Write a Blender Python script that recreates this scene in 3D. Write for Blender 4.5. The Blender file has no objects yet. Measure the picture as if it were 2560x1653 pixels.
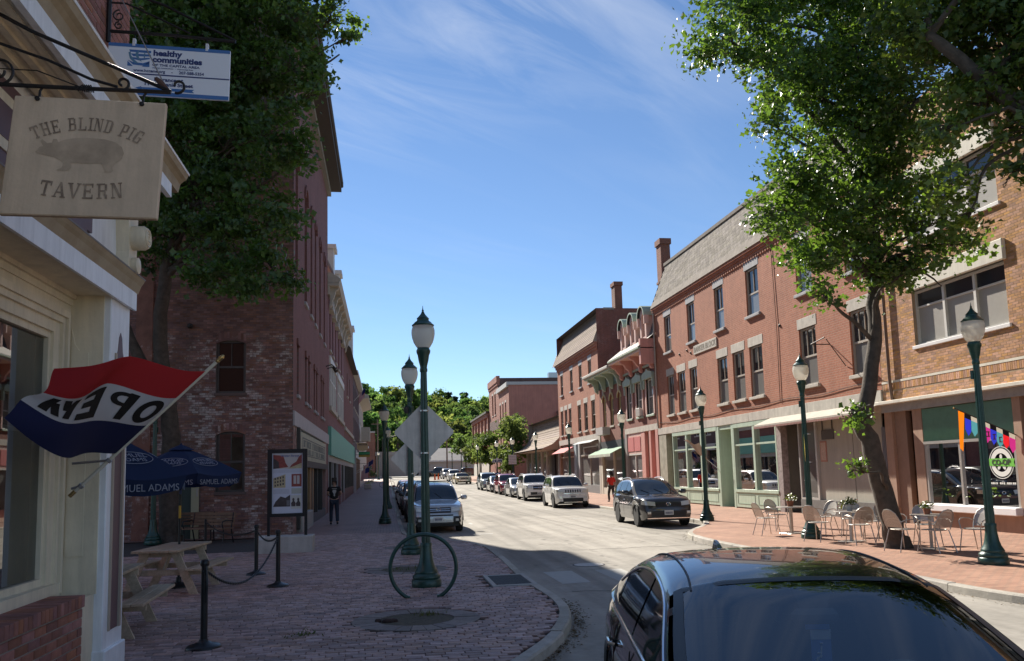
import bpy, math, random
import numpy as np
from mathutils import Vector, Matrix

RD = random.Random(11)
sc = bpy.context.scene
col = sc.collection
rad = math.radians

# ------------------------------------------------------------------ camera
EYE = 1.85
cam_d = bpy.data.cameras.new("camera")
cam = bpy.data.objects.new("camera", cam_d)
col.objects.link(cam)
cam_d.sensor_width = 36.0
cam_d.lens = 36.0 * 2014.0 / 2560.0
cam_d.shift_y = 133.5 / 2560.0
cam_d.clip_start = 0.05
cam_d.clip_end = 3000.0
_right = Vector((0.9877979, -0.1535522, -0.0260198))
_down = Vector((-0.0087456, 0.1121175, -0.9936565))
_fwd = Vector((0.1554954, 0.9817593, 0.1094065))
cam.matrix_world = Matrix((
	(_right.x, -_down.x, -_fwd.x, 0.0),
	(_right.y, -_down.y, -_fwd.y, 0.0),
	(_right.z, -_down.z, -_fwd.z, EYE),
	(0, 0, 0, 1)))
sc.camera = cam

# ------------------------------------------------------------------ sky and sun
SUN_TO = Vector((-0.366, 1.34, 1.0)).normalized()      # direction towards the sun
sun_el = math.asin(SUN_TO.z)
sun_az = math.atan2(SUN_TO.x, SUN_TO.y)
world = bpy.data.worlds.new("World")
sc.world = world
world.use_nodes = True
wn = world.node_tree
for n in list(wn.nodes):
	wn.nodes.remove(n)
w_out = wn.nodes.new("ShaderNodeOutputWorld")
w_bg = wn.nodes.new("ShaderNodeBackground")
w_sky = wn.nodes.new("ShaderNodeTexSky")
w_sky.sky_type = 'NISHITA'
w_sky.sun_disc = False
w_sky.sun_elevation = sun_el
w_sky.sun_rotation = sun_az
w_sky.air_density = 0.9
w_sky.dust_density = 0.0
w_sky.ozone_density = 4.6
w_bg.inputs[1].default_value = 0.06
# thin cirrus: stretched noise on the sky direction, projected on a high flat layer
tc = wn.nodes.new("ShaderNodeTexCoord")
sep = wn.nodes.new("ShaderNodeSeparateXYZ")
wn.links.new(tc.outputs["Generated"], sep.inputs[0])
mx = wn.nodes.new("ShaderNodeMath"); mx.operation = 'MAXIMUM'; mx.inputs[1].default_value = 0.05
wn.links.new(sep.outputs[2], mx.inputs[0])
dx = wn.nodes.new("ShaderNodeMath"); dx.operation = 'DIVIDE'
dy = wn.nodes.new("ShaderNodeMath"); dy.operation = 'DIVIDE'
wn.links.new(sep.outputs[0], dx.inputs[0]); wn.links.new(mx.outputs[0], dx.inputs[1])
wn.links.new(sep.outputs[1], dy.inputs[0]); wn.links.new(mx.outputs[0], dy.inputs[1])
cmb = wn.nodes.new("ShaderNodeCombineXYZ")
wn.links.new(dx.outputs[0], cmb.inputs[0]); wn.links.new(dy.outputs[0], cmb.inputs[1])
mp = wn.nodes.new("ShaderNodeMapping")
mp.vector_type = 'TEXTURE'
mp.inputs["Rotation"].default_value = (0, 0, rad(41))
mp.inputs["Scale"].default_value = (1.5, 0.3, 1)
wn.links.new(cmb.outputs[0], mp.inputs[0])
nz = wn.nodes.new("ShaderNodeTexNoise")
nz.inputs["Scale"].default_value = 1.1
nz.inputs["Detail"].default_value = 9
nz.inputs["Roughness"].default_value = 0.6
nz.inputs["Distortion"].default_value = 0.9
wn.links.new(mp.outputs[0], nz.inputs[0])
nz2 = wn.nodes.new("ShaderNodeTexNoise")
nz2.inputs["Scale"].default_value = 0.8
nz2.inputs["Detail"].default_value = 2
wn.links.new(cmb.outputs[0], nz2.inputs[0])
r1 = wn.nodes.new("ShaderNodeMapRange"); r1.inputs[1].default_value = 0.42; r1.inputs[2].default_value = 0.82
r2 = wn.nodes.new("ShaderNodeMapRange"); r2.inputs[1].default_value = 0.36; r2.inputs[2].default_value = 0.58
wn.links.new(nz.outputs[0], r1.inputs[0]); wn.links.new(nz2.outputs[0], r2.inputs[0])
ml = wn.nodes.new("ShaderNodeMath"); ml.operation = 'MULTIPLY'
wn.links.new(r1.outputs[0], ml.inputs[0]); wn.links.new(r2.outputs[0], ml.inputs[1])
r3 = wn.nodes.new("ShaderNodeMapRange"); r3.inputs[1].default_value = 2.7; r3.inputs[2].default_value = 1.6
r3.inputs[3].default_value = 0.12
wn.links.new(dy.outputs[0], r3.inputs[0])
ml3 = wn.nodes.new("ShaderNodeMath"); ml3.operation = 'MULTIPLY'
wn.links.new(ml.outputs[0], ml3.inputs[0]); wn.links.new(r3.outputs[0], ml3.inputs[1])
ml2 = wn.nodes.new("ShaderNodeMath"); ml2.operation = 'MULTIPLY'; ml2.inputs[1].default_value = 0.72
wn.links.new(ml3.outputs[0], ml2.inputs[0])
mixc = wn.nodes.new("ShaderNodeMixRGB")
mixc.inputs[2].default_value = (6.2, 6.7, 7.6, 1)
wn.links.new(ml2.outputs[0], mixc.inputs[0])
wn.links.new(w_sky.outputs[0], mixc.inputs[1])
wn.links.new(mixc.outputs[0], w_bg.inputs[0])
wn.links.new(w_bg.outputs[0], w_out.inputs[0])

sun_d = bpy.data.lights.new("sun", 'SUN')
sun_d.energy = 4.6
sun_d.angle = rad(0.53)
sun_d.color = (1.0, 0.93, 0.82)
sun = bpy.data.objects.new("sun", sun_d)
col.objects.link(sun)
sun.location = (-30, 60, 60)
sun.rotation_euler = (-SUN_TO).to_track_quat('-Z', 'Y').to_euler()

sc.view_settings.view_transform = 'Standard'
sc.view_settings.look = 'None'
sc.view_settings.exposure = 1.15
sc.view_settings.gamma = 1.0
sc.view_settings.use_curve_mapping = False
sc.render.engine = 'CYCLES'
sc.cycles.use_denoising = True
sc.cycles.max_bounces = 7
sc.cycles.diffuse_bounces = 4
sc.cycles.glossy_bounces = 3
sc.cycles.transmission_bounces = 4
sc.cycles.transparent_max_bounces = 10
sc.cycles.caustics_reflective = False
sc.cycles.caustics_refractive = False

# ------------------------------------------------------------------ materials
MATS = {}

def _new(name):
	m = bpy.data.materials.new(name)
	m.use_nodes = True
	nt = m.node_tree
	return m, nt, nt.nodes["Principled BSDF"]

def _coords(nt, kind='Object'):
	t = nt.nodes.new("ShaderNodeTexCoord")
	return t.outputs[kind]

def mat(name, c, rough=0.7, metal=0.0, var=0.0, vs=4.0, bump=0.0, bs=40.0, spec=0.5, rnd=0.0, coat=0.0, dirt=None, em=None):
	"""plain surface: base colour with soft blotches, fine relief, optional per-object and per-piece variation"""
	if name in MATS:
		return MATS[name]
	m, nt, b = _new(name)
	b.inputs["Roughness"].default_value = rough
	b.inputs["Metallic"].default_value = metal
	b.inputs["Specular IOR Level"].default_value = spec
	b.inputs["Coat Weight"].default_value = coat
	b.inputs["Coat Roughness"].default_value = 0.03
	c4 = (*c, 1)
	b.inputs["Base Color"].default_value = c4
	src = None
	if var > 0:
		n = nt.nodes.new("ShaderNodeTexNoise")
		n.inputs["Scale"].default_value = vs
		n.inputs["Detail"].default_value = 6
		n.inputs["Roughness"].default_value = 0.65
		nt.links.new(_coords(nt), n.inputs[0])
		rr = nt.nodes.new("ShaderNodeMapRange")
		rr.inputs[1].default_value = 0.3; rr.inputs[2].default_value = 0.7
		nt.links.new(n.outputs[0], rr.inputs[0])
		mxn = nt.nodes.new("ShaderNodeMixRGB")
		mxn.inputs[1].default_value = (*[max(0, x * (1 - var)) for x in c], 1)
		mxn.inputs[2].default_value = (*[min(1, x * (1 + var)) for x in c], 1) if dirt is None else (*dirt, 1)
		nt.links.new(rr.outputs[0], mxn.inputs[0])
		src = mxn.outputs[0]
	if rnd > 0:
		oi = nt.nodes.new("ShaderNodeObjectInfo")
		at = nt.nodes.new("ShaderNodeAttribute"); at.attribute_name = "rnd"
		ad = nt.nodes.new("ShaderNodeMath"); ad.operation = 'ADD'
		nt.links.new(oi.outputs["Random"], ad.inputs[0]); nt.links.new(at.outputs["Fac"], ad.inputs[1])
		fr = nt.nodes.new("ShaderNodeMath"); fr.operation = 'FRACT'
		nt.links.new(ad.outputs[0], fr.inputs[0])
		hs = nt.nodes.new("ShaderNodeHueSaturation")
		mr = nt.nodes.new("ShaderNodeMapRange"); mr.inputs[3].default_value = 1 - rnd; mr.inputs[4].default_value = 1 + rnd
		nt.links.new(fr.outputs[0], mr.inputs[0]); nt.links.new(mr.outputs[0], hs.inputs["Value"])
		# a second, decorrelated draw moves hue and saturation
		m7 = nt.nodes.new("ShaderNodeMath"); m7.operation = 'MULTIPLY'; m7.inputs[1].default_value = 7.31
		f7 = nt.nodes.new("ShaderNodeMath"); f7.operation = 'FRACT'
		nt.links.new(fr.outputs[0], m7.inputs[0]); nt.links.new(m7.outputs[0], f7.inputs[0])
		mh = nt.nodes.new("ShaderNodeMapRange"); mh.inputs[3].default_value = 0.488; mh.inputs[4].default_value = 0.512
		ms = nt.nodes.new("ShaderNodeMapRange"); ms.inputs[3].default_value = 1 - rnd * 0.8; ms.inputs[4].default_value = 1 + rnd * 0.3
		nt.links.new(f7.outputs[0], mh.inputs[0]); nt.links.new(f7.outputs[0], ms.inputs[0])
		nt.links.new(mh.outputs[0], hs.inputs["Hue"]); nt.links.new(ms.outputs[0], hs.inputs["Saturation"])
		if src is None:
			hs.inputs["Color"].default_value = c4
		else:
			nt.links.new(src, hs.inputs["Color"])
		src = hs.outputs[0]
	if src is not None:
		nt.links.new(src, b.inputs["Base Color"])
	if bump > 0:
		n2 = nt.nodes.new("ShaderNodeTexNoise")
		n2.inputs["Scale"].default_value = bs
		n2.inputs["Detail"].default_value = 4
		nt.links.new(_coords(nt), n2.inputs[0])
		bp = nt.nodes.new("ShaderNodeBump")
		bp.inputs["Strength"].default_value = bump
		bp.inputs["Distance"].default_value = 0.01
		nt.links.new(n2.outputs[0], bp.inputs["Height"])
		nt.links.new(bp.outputs[0], b.inputs["Normal"])
	if em:
		b.inputs["Emission Color"].default_value = (*em, 1); b.inputs["Emission Strength"].default_value = 1
	MATS[name] = m
	return m

def brickmat(name, c1, c2, mortar, axis='y', bw=0.21, rh=0.075, ms=0.012, var=0.25, white=0.0, soft=0.2, bumpd=0.006, rough=0.85, sub=(0, 0)):
	"""brickwork too far away to pick the bricks apart; axis = the horizontal run of the wall (x, y) or 'g' for the ground"""
	if name in MATS:
		return MATS[name]
	m, nt, b = _new(name)
	b.inputs["Roughness"].default_value = rough
	b.inputs["Specular IOR Level"].default_value = 0.3
	s = nt.nodes.new("ShaderNodeSeparateXYZ")
	nt.links.new(_coords(nt), s.inputs[0])
	cb = nt.nodes.new("ShaderNodeCombineXYZ")
	a0, a1 = {'x': (0, 2), 'y': (1, 2), 'g': (0, 1)}[axis]
	nt.links.new(s.outputs[a0], cb.inputs[0]); nt.links.new(s.outputs[a1], cb.inputs[1])
	bt = nt.nodes.new("ShaderNodeTexBrick")
	bt.inputs["Color1"].default_value = (*c1, 1)
	bt.inputs["Color2"].default_value = (*c2, 1)
	bt.inputs["Mortar"].default_value = (*mortar, 1)
	bt.inputs["Scale"].default_value = 1.0
	bt.inputs["Mortar Size"].default_value = ms
	bt.inputs["Mortar Smooth"].default_value = soft
	bt.inputs["Bias"].default_value = 0.0
	bt.inputs["Brick Width"].default_value = bw
	bt.inputs["Row Height"].default_value = rh
	nt.links.new(cb.outputs[0], bt.inputs[0])
	n = nt.nodes.new("ShaderNodeTexNoise")
	n.inputs["Scale"].default_value = 0.6; n.inputs["Detail"].default_value = 8; n.inputs["Roughness"].default_value = 0.7
	nt.links.new(_coords(nt), n.inputs[0])
	mr = nt.nodes.new("ShaderNodeMapRange")
	mr.inputs[1].default_value = 0.25; mr.inputs[2].default_value = 0.75
	mr.inputs[3].default_value = 1 - var; mr.inputs[4].default_value = 1 + var
	nt.links.new(n.outputs[0], mr.inputs[0])
	hs = nt.nodes.new("ShaderNodeHueSaturation")
	nt.links.new(bt.outputs[0], hs.inputs["Color"]); nt.links.new(mr.outputs[0], hs.inputs["Value"])
	src = hs.outputs[0]
	if white > 0:
		n3 = nt.nodes.new("ShaderNodeTexNoise")
		n3.inputs["Scale"].default_value = 1.3; n3.inputs["Detail"].default_value = 9; n3.inputs["Roughness"].default_value = 0.75
		nt.links.new(_coords(nt), n3.inputs[0])
		m3 = nt.nodes.new("ShaderNodeMapRange"); m3.inputs[1].default_value = 0.56; m3.inputs[2].default_value = 0.7
		m3.inputs[4].default_value = white
		nt.links.new(n3.outputs[0], m3.inputs[0])
		mw = nt.nodes.new("ShaderNodeMixRGB"); mw.inputs[2].default_value = (0.5, 0.46, 0.43, 1)
		nt.links.new(m3.outputs[0], mw.inputs[0]); nt.links.new(src, mw.inputs[1])
		src = mw.outputs[0]
	nt.links.new(src, b.inputs["Base Color"])
	bp = nt.nodes.new("ShaderNodeBump"); bp.invert = True
	bp.inputs["Strength"].default_value = 0.8; bp.inputs["Distance"].default_value = bumpd
	nt.links.new(bt.outputs["Fac"], bp.inputs["Height"])
	nt.links.new(bp.outputs[0], b.inputs["Normal"])
	MATS[name] = m
	return m

def glassmat(name, tint=(0.8, 0.85, 0.85), refl=0.06, clear=True, rough=0.0, dark=(0.02, 0.024, 0.03)):
	"""clear pane: fresnel mix of see-through and mirror; clear=False: dark reflecting pane"""
	if name in MATS:
		return MATS[name]
	m, nt, b = _new(name)
	if not clear:
		b.inputs["Base Color"].default_value = (*dark, 1)
		b.inputs["Roughness"].default_value = 0.03
		b.inputs["Specular IOR Level"].default_value = 0.6
		b.inputs["IOR"].default_value = 1.55
		n = nt.nodes.new("ShaderNodeTexNoise"); n.inputs["Scale"].default_value = 0.9
		nt.links.new(_coords(nt), n.inputs[0])
		bp = nt.nodes.new("ShaderNodeBump"); bp.inputs["Strength"].default_value = 0.05; bp.inputs["Distance"].default_value = 0.05
		nt.links.new(n.outputs[0], bp.inputs["Height"]); nt.links.new(bp.outputs[0], b.inputs["Normal"])
	else:
		nt.nodes.remove(b)
		out = nt.nodes["Material Output"]
		tr = nt.nodes.new("ShaderNodeBsdfTransparent"); tr.inputs[0].default_value = (*tint, 1)
		gl = nt.nodes.new("ShaderNodeBsdfGlossy"); gl.inputs["Roughness"].default_value = rough
		fr = nt.nodes.new("ShaderNodeFresnel"); fr.inputs[0].default_value = 1.55
		ad = nt.nodes.new("ShaderNodeMath"); ad.operation = 'ADD'; ad.inputs[1].default_value = refl; ad.use_clamp = True
		nt.links.new(fr.outputs[0], ad.inputs[0])
		mxs = nt.nodes.new("ShaderNodeMixShader")
		nt.links.new(ad.outputs[0], mxs.inputs[0]); nt.links.new(tr.outputs[0], mxs.inputs[1]); nt.links.new(gl.outputs[0], mxs.inputs[2])
		nt.links.new(mxs.outputs[0], out.inputs[0])
	MATS[name] = m
	return m

def leafmat(name, c, trans=(0.22, 0.34, 0.03), hue=0.04, tw=0.45, rough=0.42, spec=0.5):
	if name in MATS:
		return MATS[name]
	m, nt, b = _new(name)
	out = nt.nodes["Material Output"]
	at = nt.nodes.new("ShaderNodeAttribute"); at.attribute_name = "rnd"
	oi = nt.nodes.new("ShaderNodeObjectInfo")
	hs = nt.nodes.new("ShaderNodeHueSaturation"); hs.inputs["Color"].default_value = (*c, 1)
	mh = nt.nodes.new("ShaderNodeMapRange"); mh.inputs[3].default_value = 0.5 - hue; mh.inputs[4].default_value = 0.5 + hue * 0.5
	mv = nt.nodes.new("ShaderNodeMapRange"); mv.inputs[3].default_value = 0.6; mv.inputs[4].default_value = 1.45
	nt.links.new(oi.outputs["Random"], mh.inputs[0]); nt.links.new(at.outputs["Fac"], mv.inputs[0])
	nt.links.new(mh.outputs[0], hs.inputs["Hue"]); nt.links.new(mv.outputs[0], hs.inputs["Value"])
	nt.links.new(hs.outputs[0], b.inputs["Base Color"])
	b.inputs["Roughness"].default_value = rough
	b.inputs["Specular IOR Level"].default_value = spec
	t = nt.nodes.new("ShaderNodeBsdfTranslucent")
	h2 = nt.nodes.new("ShaderNodeHueSaturation"); h2.inputs["Color"].default_value = (*trans, 1)
	nt.links.new(mv.outputs[0], h2.inputs["Value"]); nt.links.new(mh.outputs[0], h2.inputs["Hue"])
	nt.links.new(h2.outputs[0], t.inputs[0])
	mxs = nt.nodes.new("ShaderNodeMixShader"); mxs.inputs[0].default_value = tw
	nt.links.new(b.outputs[0], mxs.inputs[1]); nt.links.new(t.outputs[0], mxs.inputs[2])
	nt.links.new(mxs.outputs[0], out.inputs[0])
	MATS[name] = m
	return m

def clothmat(name, c, tw=0.35, trans=None, rough=0.8):
	if name in MATS:
		return MATS[name]
	m, nt, b = _new(name)
	out = nt.nodes["Material Output"]
	b.inputs["Base Color"].default_value = (*c, 1); b.inputs["Roughness"].default_value = rough
	b.inputs["Specular IOR Level"].default_value = 0.2
	t = nt.nodes.new("ShaderNodeBsdfTranslucent"); t.inputs[0].default_value = (*(trans or c), 1)
	mxs = nt.nodes.new("ShaderNodeMixShader"); mxs.inputs[0].default_value = tw
	nt.links.new(b.outputs[0], mxs.inputs[1]); nt.links.new(t.outputs[0], mxs.inputs[2])
	nt.links.new(mxs.outputs[0], out.inputs[0])
	MATS[name] = m
	return m

def streaks(m, lo=.82, hi=1.06, sc=(5, 5, .35), a=.35, c=.7):
	"""rain streaks and grime running down a wall: multiplies the base colour"""
	nt = m.node_tree; b = nt.nodes["Principled BSDF"]
	mp_ = nt.nodes.new("ShaderNodeMapping"); mp_.inputs["Scale"].default_value = sc
	nt.links.new(_coords(nt), mp_.inputs[0])
	n = nt.nodes.new("ShaderNodeTexNoise"); n.inputs["Scale"].default_value = 1; n.inputs["Detail"].default_value = 7; n.inputs["Roughness"].default_value = .7
	nt.links.new(mp_.outputs[0], n.inputs[0])
	r = nt.nodes.new("ShaderNodeMapRange"); r.inputs[1].default_value = a; r.inputs[2].default_value = c; r.inputs[3].default_value = hi; r.inputs[4].default_value = lo
	nt.links.new(n.outputs[0], r.inputs[0])
	h = nt.nodes.new("ShaderNodeHueSaturation")
	k = b.inputs["Base Color"]
	if k.links:
		nt.links.new(k.links[0].from_socket, h.inputs["Color"])
	else:
		h.inputs["Color"].default_value = k.default_value
	nt.links.new(r.outputs[0], h.inputs["Value"]); nt.links.new(h.outputs[0], k)
	return m

# ------------------------------------------------------------------ mesh helpers
ORG = {}

class MB:
	def __init__(s):
		s.v = []; s.f = []

	def add(s, vs, fs):
		o = len(s.v)
		s.v.extend(tuple(p) for p in vs)
		s.f.extend(tuple(i + o for i in f) for f in fs)
		return s

	def box(s, x0, x1, y0, y1, z0, z1):
		return s.add([(x0, y0, z0), (x1, y0, z0), (x1, y1, z0), (x0, y1, z0), (x0, y0, z1), (x1, y0, z1), (x1, y1, z1), (x0, y1, z1)],
					[(0, 3, 2, 1), (4, 5, 6, 7), (0, 1, 5, 4), (1, 2, 6, 5), (2, 3, 7, 6), (3, 0, 4, 7)])

	def bbox(s, x0, x1, y0, y1, z0, z1, b=0.01):
		"""box with chamfered edges"""
		b = min(b, (x1 - x0) * .45, (y1 - y0) * .45, (z1 - z0) * .45)
		vs = []
		for sx in (0, 1):
			for sy in (0, 1):
				for sz in (0, 1):
					X, Y, Zc = (x0, x1)[sx], (y0, y1)[sy], (z0, z1)[sz]
					ix, iy, iz = (b, -b)[sx], (b, -b)[sy], (b, -b)[sz]
					vs += [(X, Y + iy, Zc + iz), (X + ix, Y, Zc + iz), (X + ix, Y + iy, Zc)]
		idx = lambda a, bb, c, k: (a * 4 + bb * 2 + c) * 3 + k
		fs = []
		for sx in (0, 1):
			fs.append([idx(sx, 0, 0, 0), idx(sx, 1, 0, 0), idx(sx, 1, 1, 0), idx(sx, 0, 1, 0)])
		for sy in (0, 1):
			fs.append([idx(0, sy, 0, 1), idx(1, sy, 0, 1), idx(1, sy, 1, 1), idx(0, sy, 1, 1)])
		for sz in (0, 1):
			fs.append([idx(0, 0, sz, 2), idx(1, 0, sz, 2), idx(1, 1, sz, 2), idx(0, 1, sz, 2)])
		for a in (0, 1):
			for c in (0, 1):
				fs.append([idx(a, c, 0, 0), idx(a, c, 1, 0), idx(a, c, 1, 1), idx(a, c, 0, 1)])
				fs.append([idx(a, 0, c, 0), idx(a, 1, c, 0), idx(a, 1, c, 2), idx(a, 0, c, 2)])
				fs.append([idx(0, a, c, 1), idx(1, a, c, 1), idx(1, a, c, 2), idx(0, a, c, 2)])
				for d in (0, 1):
					fs.append([idx(a, c, d, 0), idx(a, c, d, 1), idx(a, c, d, 2)])
		return s.add(vs, fs)

	def quad(s, a, b, c, d):
		return s.add([a, b, c, d], [(0, 1, 2, 3)])

	def prism(s, pts, h0, h1, f):
		"""polygon pts (2d) extruded between h0 and h1; f maps (a, b, h) to a point"""
		n = len(pts)
		return s.add([f(a, b, h0) for a, b in pts] + [f(a, b, h1) for a, b in pts],
					[tuple(range(n)), tuple(range(2 * n - 1, n - 1, -1))] + [(i, (i + 1) % n, n + (i + 1) % n, n + i) for i in range(n)])

	def tube(s, path, r, n=8, closed=False, cap=True):
		P = [Vector(p) for p in path]
		m = len(P)
		rs = r if isinstance(r, (list, tuple)) else [r] * m
		vs = []; up = None
		for i, p in enumerate(P):
			if closed:
				t = P[(i + 1) % m] - P[i - 1]
			else:
				t = P[min(i + 1, m - 1)] - P[max(i - 1, 0)]
			if t.length < 1e-9:
				t = Vector((0, 0, 1))
			t.normalize()
			if up is None:
				up = Vector((0, 0, 1)) if abs(t.z) < 0.9 else Vector((1, 0, 0))
			u = t.cross(up)
			if u.length < 1e-6:
				u = t.orthogonal()
			u.normalize(); w = u.cross(t); up = w
			for k in range(n):
				a = 2 * math.pi * k / n
				vs.append(p + (u * math.cos(a) + w * math.sin(a)) * rs[i])
		fs = []
		for i in range(m if closed else m - 1):
			j = (i + 1) % m
			for k in range(n):
				fs.append((i * n + k, i * n + (k + 1) % n, j * n + (k + 1) % n, j * n + k))
		if cap and not closed:
			fs.append(tuple(range(n - 1, -1, -1))); fs.append(tuple((m - 1) * n + k for k in range(n)))
		return s.add(vs, fs)

	def lathe(s, prof, n=16, c=(0, 0, 0), f=None, flute=None):
		"""profile of (radius, height); f maps local xyz to a point; flute(i, k) scales the radius"""
		vs = []
		for i, (r, z) in enumerate(prof):
			for k in range(n):
				a = 2 * math.pi * k / n
				q = r * (flute(i, k) if flute else 1)
				p = (q * math.cos(a), q * math.sin(a), z)
				if f:
					p = f(*p)
				vs.append((p[0] + c[0], p[1] + c[1], p[2] + c[2]))
		fs = []
		for i in range(len(prof) - 1):
			for k in range(n):
				fs.append((i * n + k, i * n + (k + 1) % n, (i + 1) * n + (k + 1) % n, (i + 1) * n + k))
		if prof[0][0] > 1e-4:
			fs.append(tuple(range(n - 1, -1, -1)))
		if prof[-1][0] > 1e-4:
			fs.append(tuple((len(prof) - 1) * n + k for k in range(n)))
		return s.add(vs, fs)

	def grid(s, nu, nv, f):
		vs = [f(i / nu, j / nv) for j in range(nv + 1) for i in range(nu + 1)]
		w = nu + 1
		return s.add(vs, [(j * w + i, j * w + i + 1, (j + 1) * w + i + 1, (j + 1) * w + i) for j in range(nv) for i in range(nu)])

	def xf(s, M):
		s.v = [tuple(M @ Vector(p)) for p in s.v]
		return s

	def mesh(s, name, off=(0, 0, 0), smooth=False, angle=40):
		me = bpy.data.meshes.new(name)
		me.from_pydata([(p[0] - off[0], p[1] - off[1], p[2] - off[2]) for p in s.v], [], s.f)
		me.update()
		if smooth:
			me.shade_smooth()
			me.set_sharp_from_angle(angle=rad(angle))
		return me

	def build(s, name, m=None, parent=None, smooth=False, angle=40, rnd=None, **tags):
		off = ORG.get(parent, (0, 0, 0)) if parent is not None else (0, 0, 0)
		me = s.mesh(name, off, smooth, angle)
		if rnd is not None:
			at = me.attributes.new("rnd", 'FLOAT', 'FACE')
			at.data.foreach_set("value", rnd)
		o = obj(name, me, m, parent)
		tag(o, **tags)
		return o

def obj(name, me, m=None, parent=None):
	o = bpy.data.objects.new(name, me)
	col.objects.link(o)
	if m is not None and len(me.materials) == 0:
		me.materials.append(m)
	if parent is not None:
		o.parent = parent
		if parent in ORG:
			ORG[o] = ORG[parent]
	return o

def tag(o, label=None, cat=None, group=None, kind=None):
	for k, v in (("label", label), ("category", cat), ("group", group), ("kind", kind)):
		if v:
			o[k] = v
	return o

def root(name, loc=(0, 0, 0), rz=0.0, world=False, **tags):
	"""Empty at a thing's base. world=True: its parts are given in world coordinates"""
	o = bpy.data.objects.new(name, None)
	col.objects.link(o)
	o.empty_display_size = 0.2
	o.location = loc; o.rotation_euler = (0, 0, rz)
	if world:
		ORG[o] = tuple(loc)
	tag(o, **tags)
	return o

def copy_tree(o, parent=None):
	c = o.copy(); col.objects.link(c)
	if parent is not None:
		c.parent = parent
	for ch in list(o.children):
		copy_tree(ch, c)
	return c

def raw_mesh(name, V, F, m, rnd=None, smooth=False):
	"""numpy verts (n,3) and faces (k, 3 or 4)"""
	me = bpy.data.meshes.new(name)
	n, k = len(V), F.shape[1]
	me.vertices.add(n); me.vertices.foreach_set("co", np.asarray(V, np.float32).ravel())
	me.loops.add(F.size); me.loops.foreach_set("vertex_index", F.astype(np.int32).ravel())
	me.polygons.add(len(F)); me.polygons.foreach_set("loop_start", np.arange(0, F.size, k, dtype=np.int32))
	me.update(calc_edges=True)
	me.validate()
	if rnd is not None:
		at = me.attributes.new("rnd", 'FLOAT', 'FACE'); at.data.foreach_set("value", np.asarray(rnd, np.float32))
	if smooth:
		me.shade_smooth()
	else:
		me.shade_flat()
	me.materials.append(m)
	return me

def text(name, s, m, parent, size, M, align='CENTER', off=0.0, extr=0.001, space=1.0, sx=1.0, shear=0.0, tags=None):
	"""lettering as a thin mesh; M places it (x right, y up, z out of the sign)"""
	cu = bpy.data.curves.new("lettering", 'FONT')
	cu.body = s; cu.size = size; cu.align_x = align; cu.align_y = 'CENTER'
	cu.offset = off; cu.extrude = extr; cu.space_character = space; cu.resolution_u = 3; cu.shear = shear
	t = bpy.data.objects.new("lettering", cu)
	col.objects.link(t)
	dg = bpy.context.evaluated_depsgraph_get()
	me = bpy.data.meshes.new_from_object(t.evaluated_get(dg))
	bpy.data.objects.remove(t)
	me.name = name
	me.transform(M @ Matrix.Diagonal((sx, 1, 1, 1)))
	if parent in ORG:
		me.transform(Matrix.Translation(-Vector(ORG[parent])))
	me.materials.clear(); me.materials.append(m)
	return obj(name, me, m, parent)

def frameM(o, xdir, ydir):
	x = Vector(xdir).normalized(); y = Vector(ydir); y = (y - x * y.dot(x)).normalized(); z = x.cross(y)
	return Matrix(((x.x, y.x, z.x, o[0]), (x.y, y.y, z.y, o[1]), (x.z, y.z, z.z, o[2]), (0, 0, 0, 1)))

# ground height along the street: level at first, then rising gently
_GP = [(-60, 0), (45, 0), (58, .12), (70, .25), (80, .4), (100, .7), (150, 1.5), (200, 2.0), (900, 3.0)]

def gz(y):
	for (a, za), (b, zb) in zip(_GP, _GP[1:]):
		if y <= b:
			return za + (zb - za) * (y - a) / (b - a)
	return _GP[-1][1]

ROAD = -0.12
# ------------------------------------------------------------------ ground, road, kerbs, pavements
m_asph = mat("asphalt_worn", (0.32, 0.297, 0.26), 0.92, var=0.12, vs=0.9, bump=0.35, bs=90, spec=0.2)
_nt = m_asph.node_tree
_b = _nt.nodes["Principled BSDF"]
_src = _b.inputs["Base Color"].links[0].from_socket
for _sc, _lo, _hi, _f0, _f1 in (((2.2, .035, 1), .35, .7, 1.1, .74), ((.35, .12, 1), .48, .54, 1.06, .85), ((2.5, 1.6, 1), .63, .72, 1.0, .6), ((9, 9, 1), .3, .75, 1.07, .9)):
	_mp = _nt.nodes.new("ShaderNodeMapping"); _mp.inputs["Scale"].default_value = _sc
	_nt.links.new(_coords(_nt), _mp.inputs[0])
	_n = _nt.nodes.new("ShaderNodeTexNoise"); _n.inputs["Scale"].default_value = 1; _n.inputs["Detail"].default_value = 5
	_nt.links.new(_mp.outputs[0], _n.inputs[0])
	_r = _nt.nodes.new("ShaderNodeMapRange"); _r.inputs[1].default_value = _lo; _r.inputs[2].default_value = _hi; _r.inputs[3].default_value = _f0; _r.inputs[4].default_value = _f1
	_nt.links.new(_n.outputs[0], _r.inputs[0])
	_h = _nt.nodes.new("ShaderNodeHueSaturation")
	_nt.links.new(_src, _h.inputs["Color"]); _nt.links.new(_r.outputs[0], _h.inputs["Value"])
	_src = _h.outputs[0]
_nt.links.new(_src, _b.inputs["Base Color"])
m_land = mat("earth_ground", (0.10, 0.11, 0.06), 0.95, var=0.3, vs=0.2)
m_kerb = mat("kerb_granite", (0.36, 0.33, 0.28), 0.85, var=0.2, vs=6, bump=0.5, bs=50, rnd=0.15)
m_paver = mat("clay_paver", (0.34, 0.215, 0.185), 0.62, var=0.28, vs=9, bump=0.5, bs=120, rnd=0.34, spec=0.42)
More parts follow.
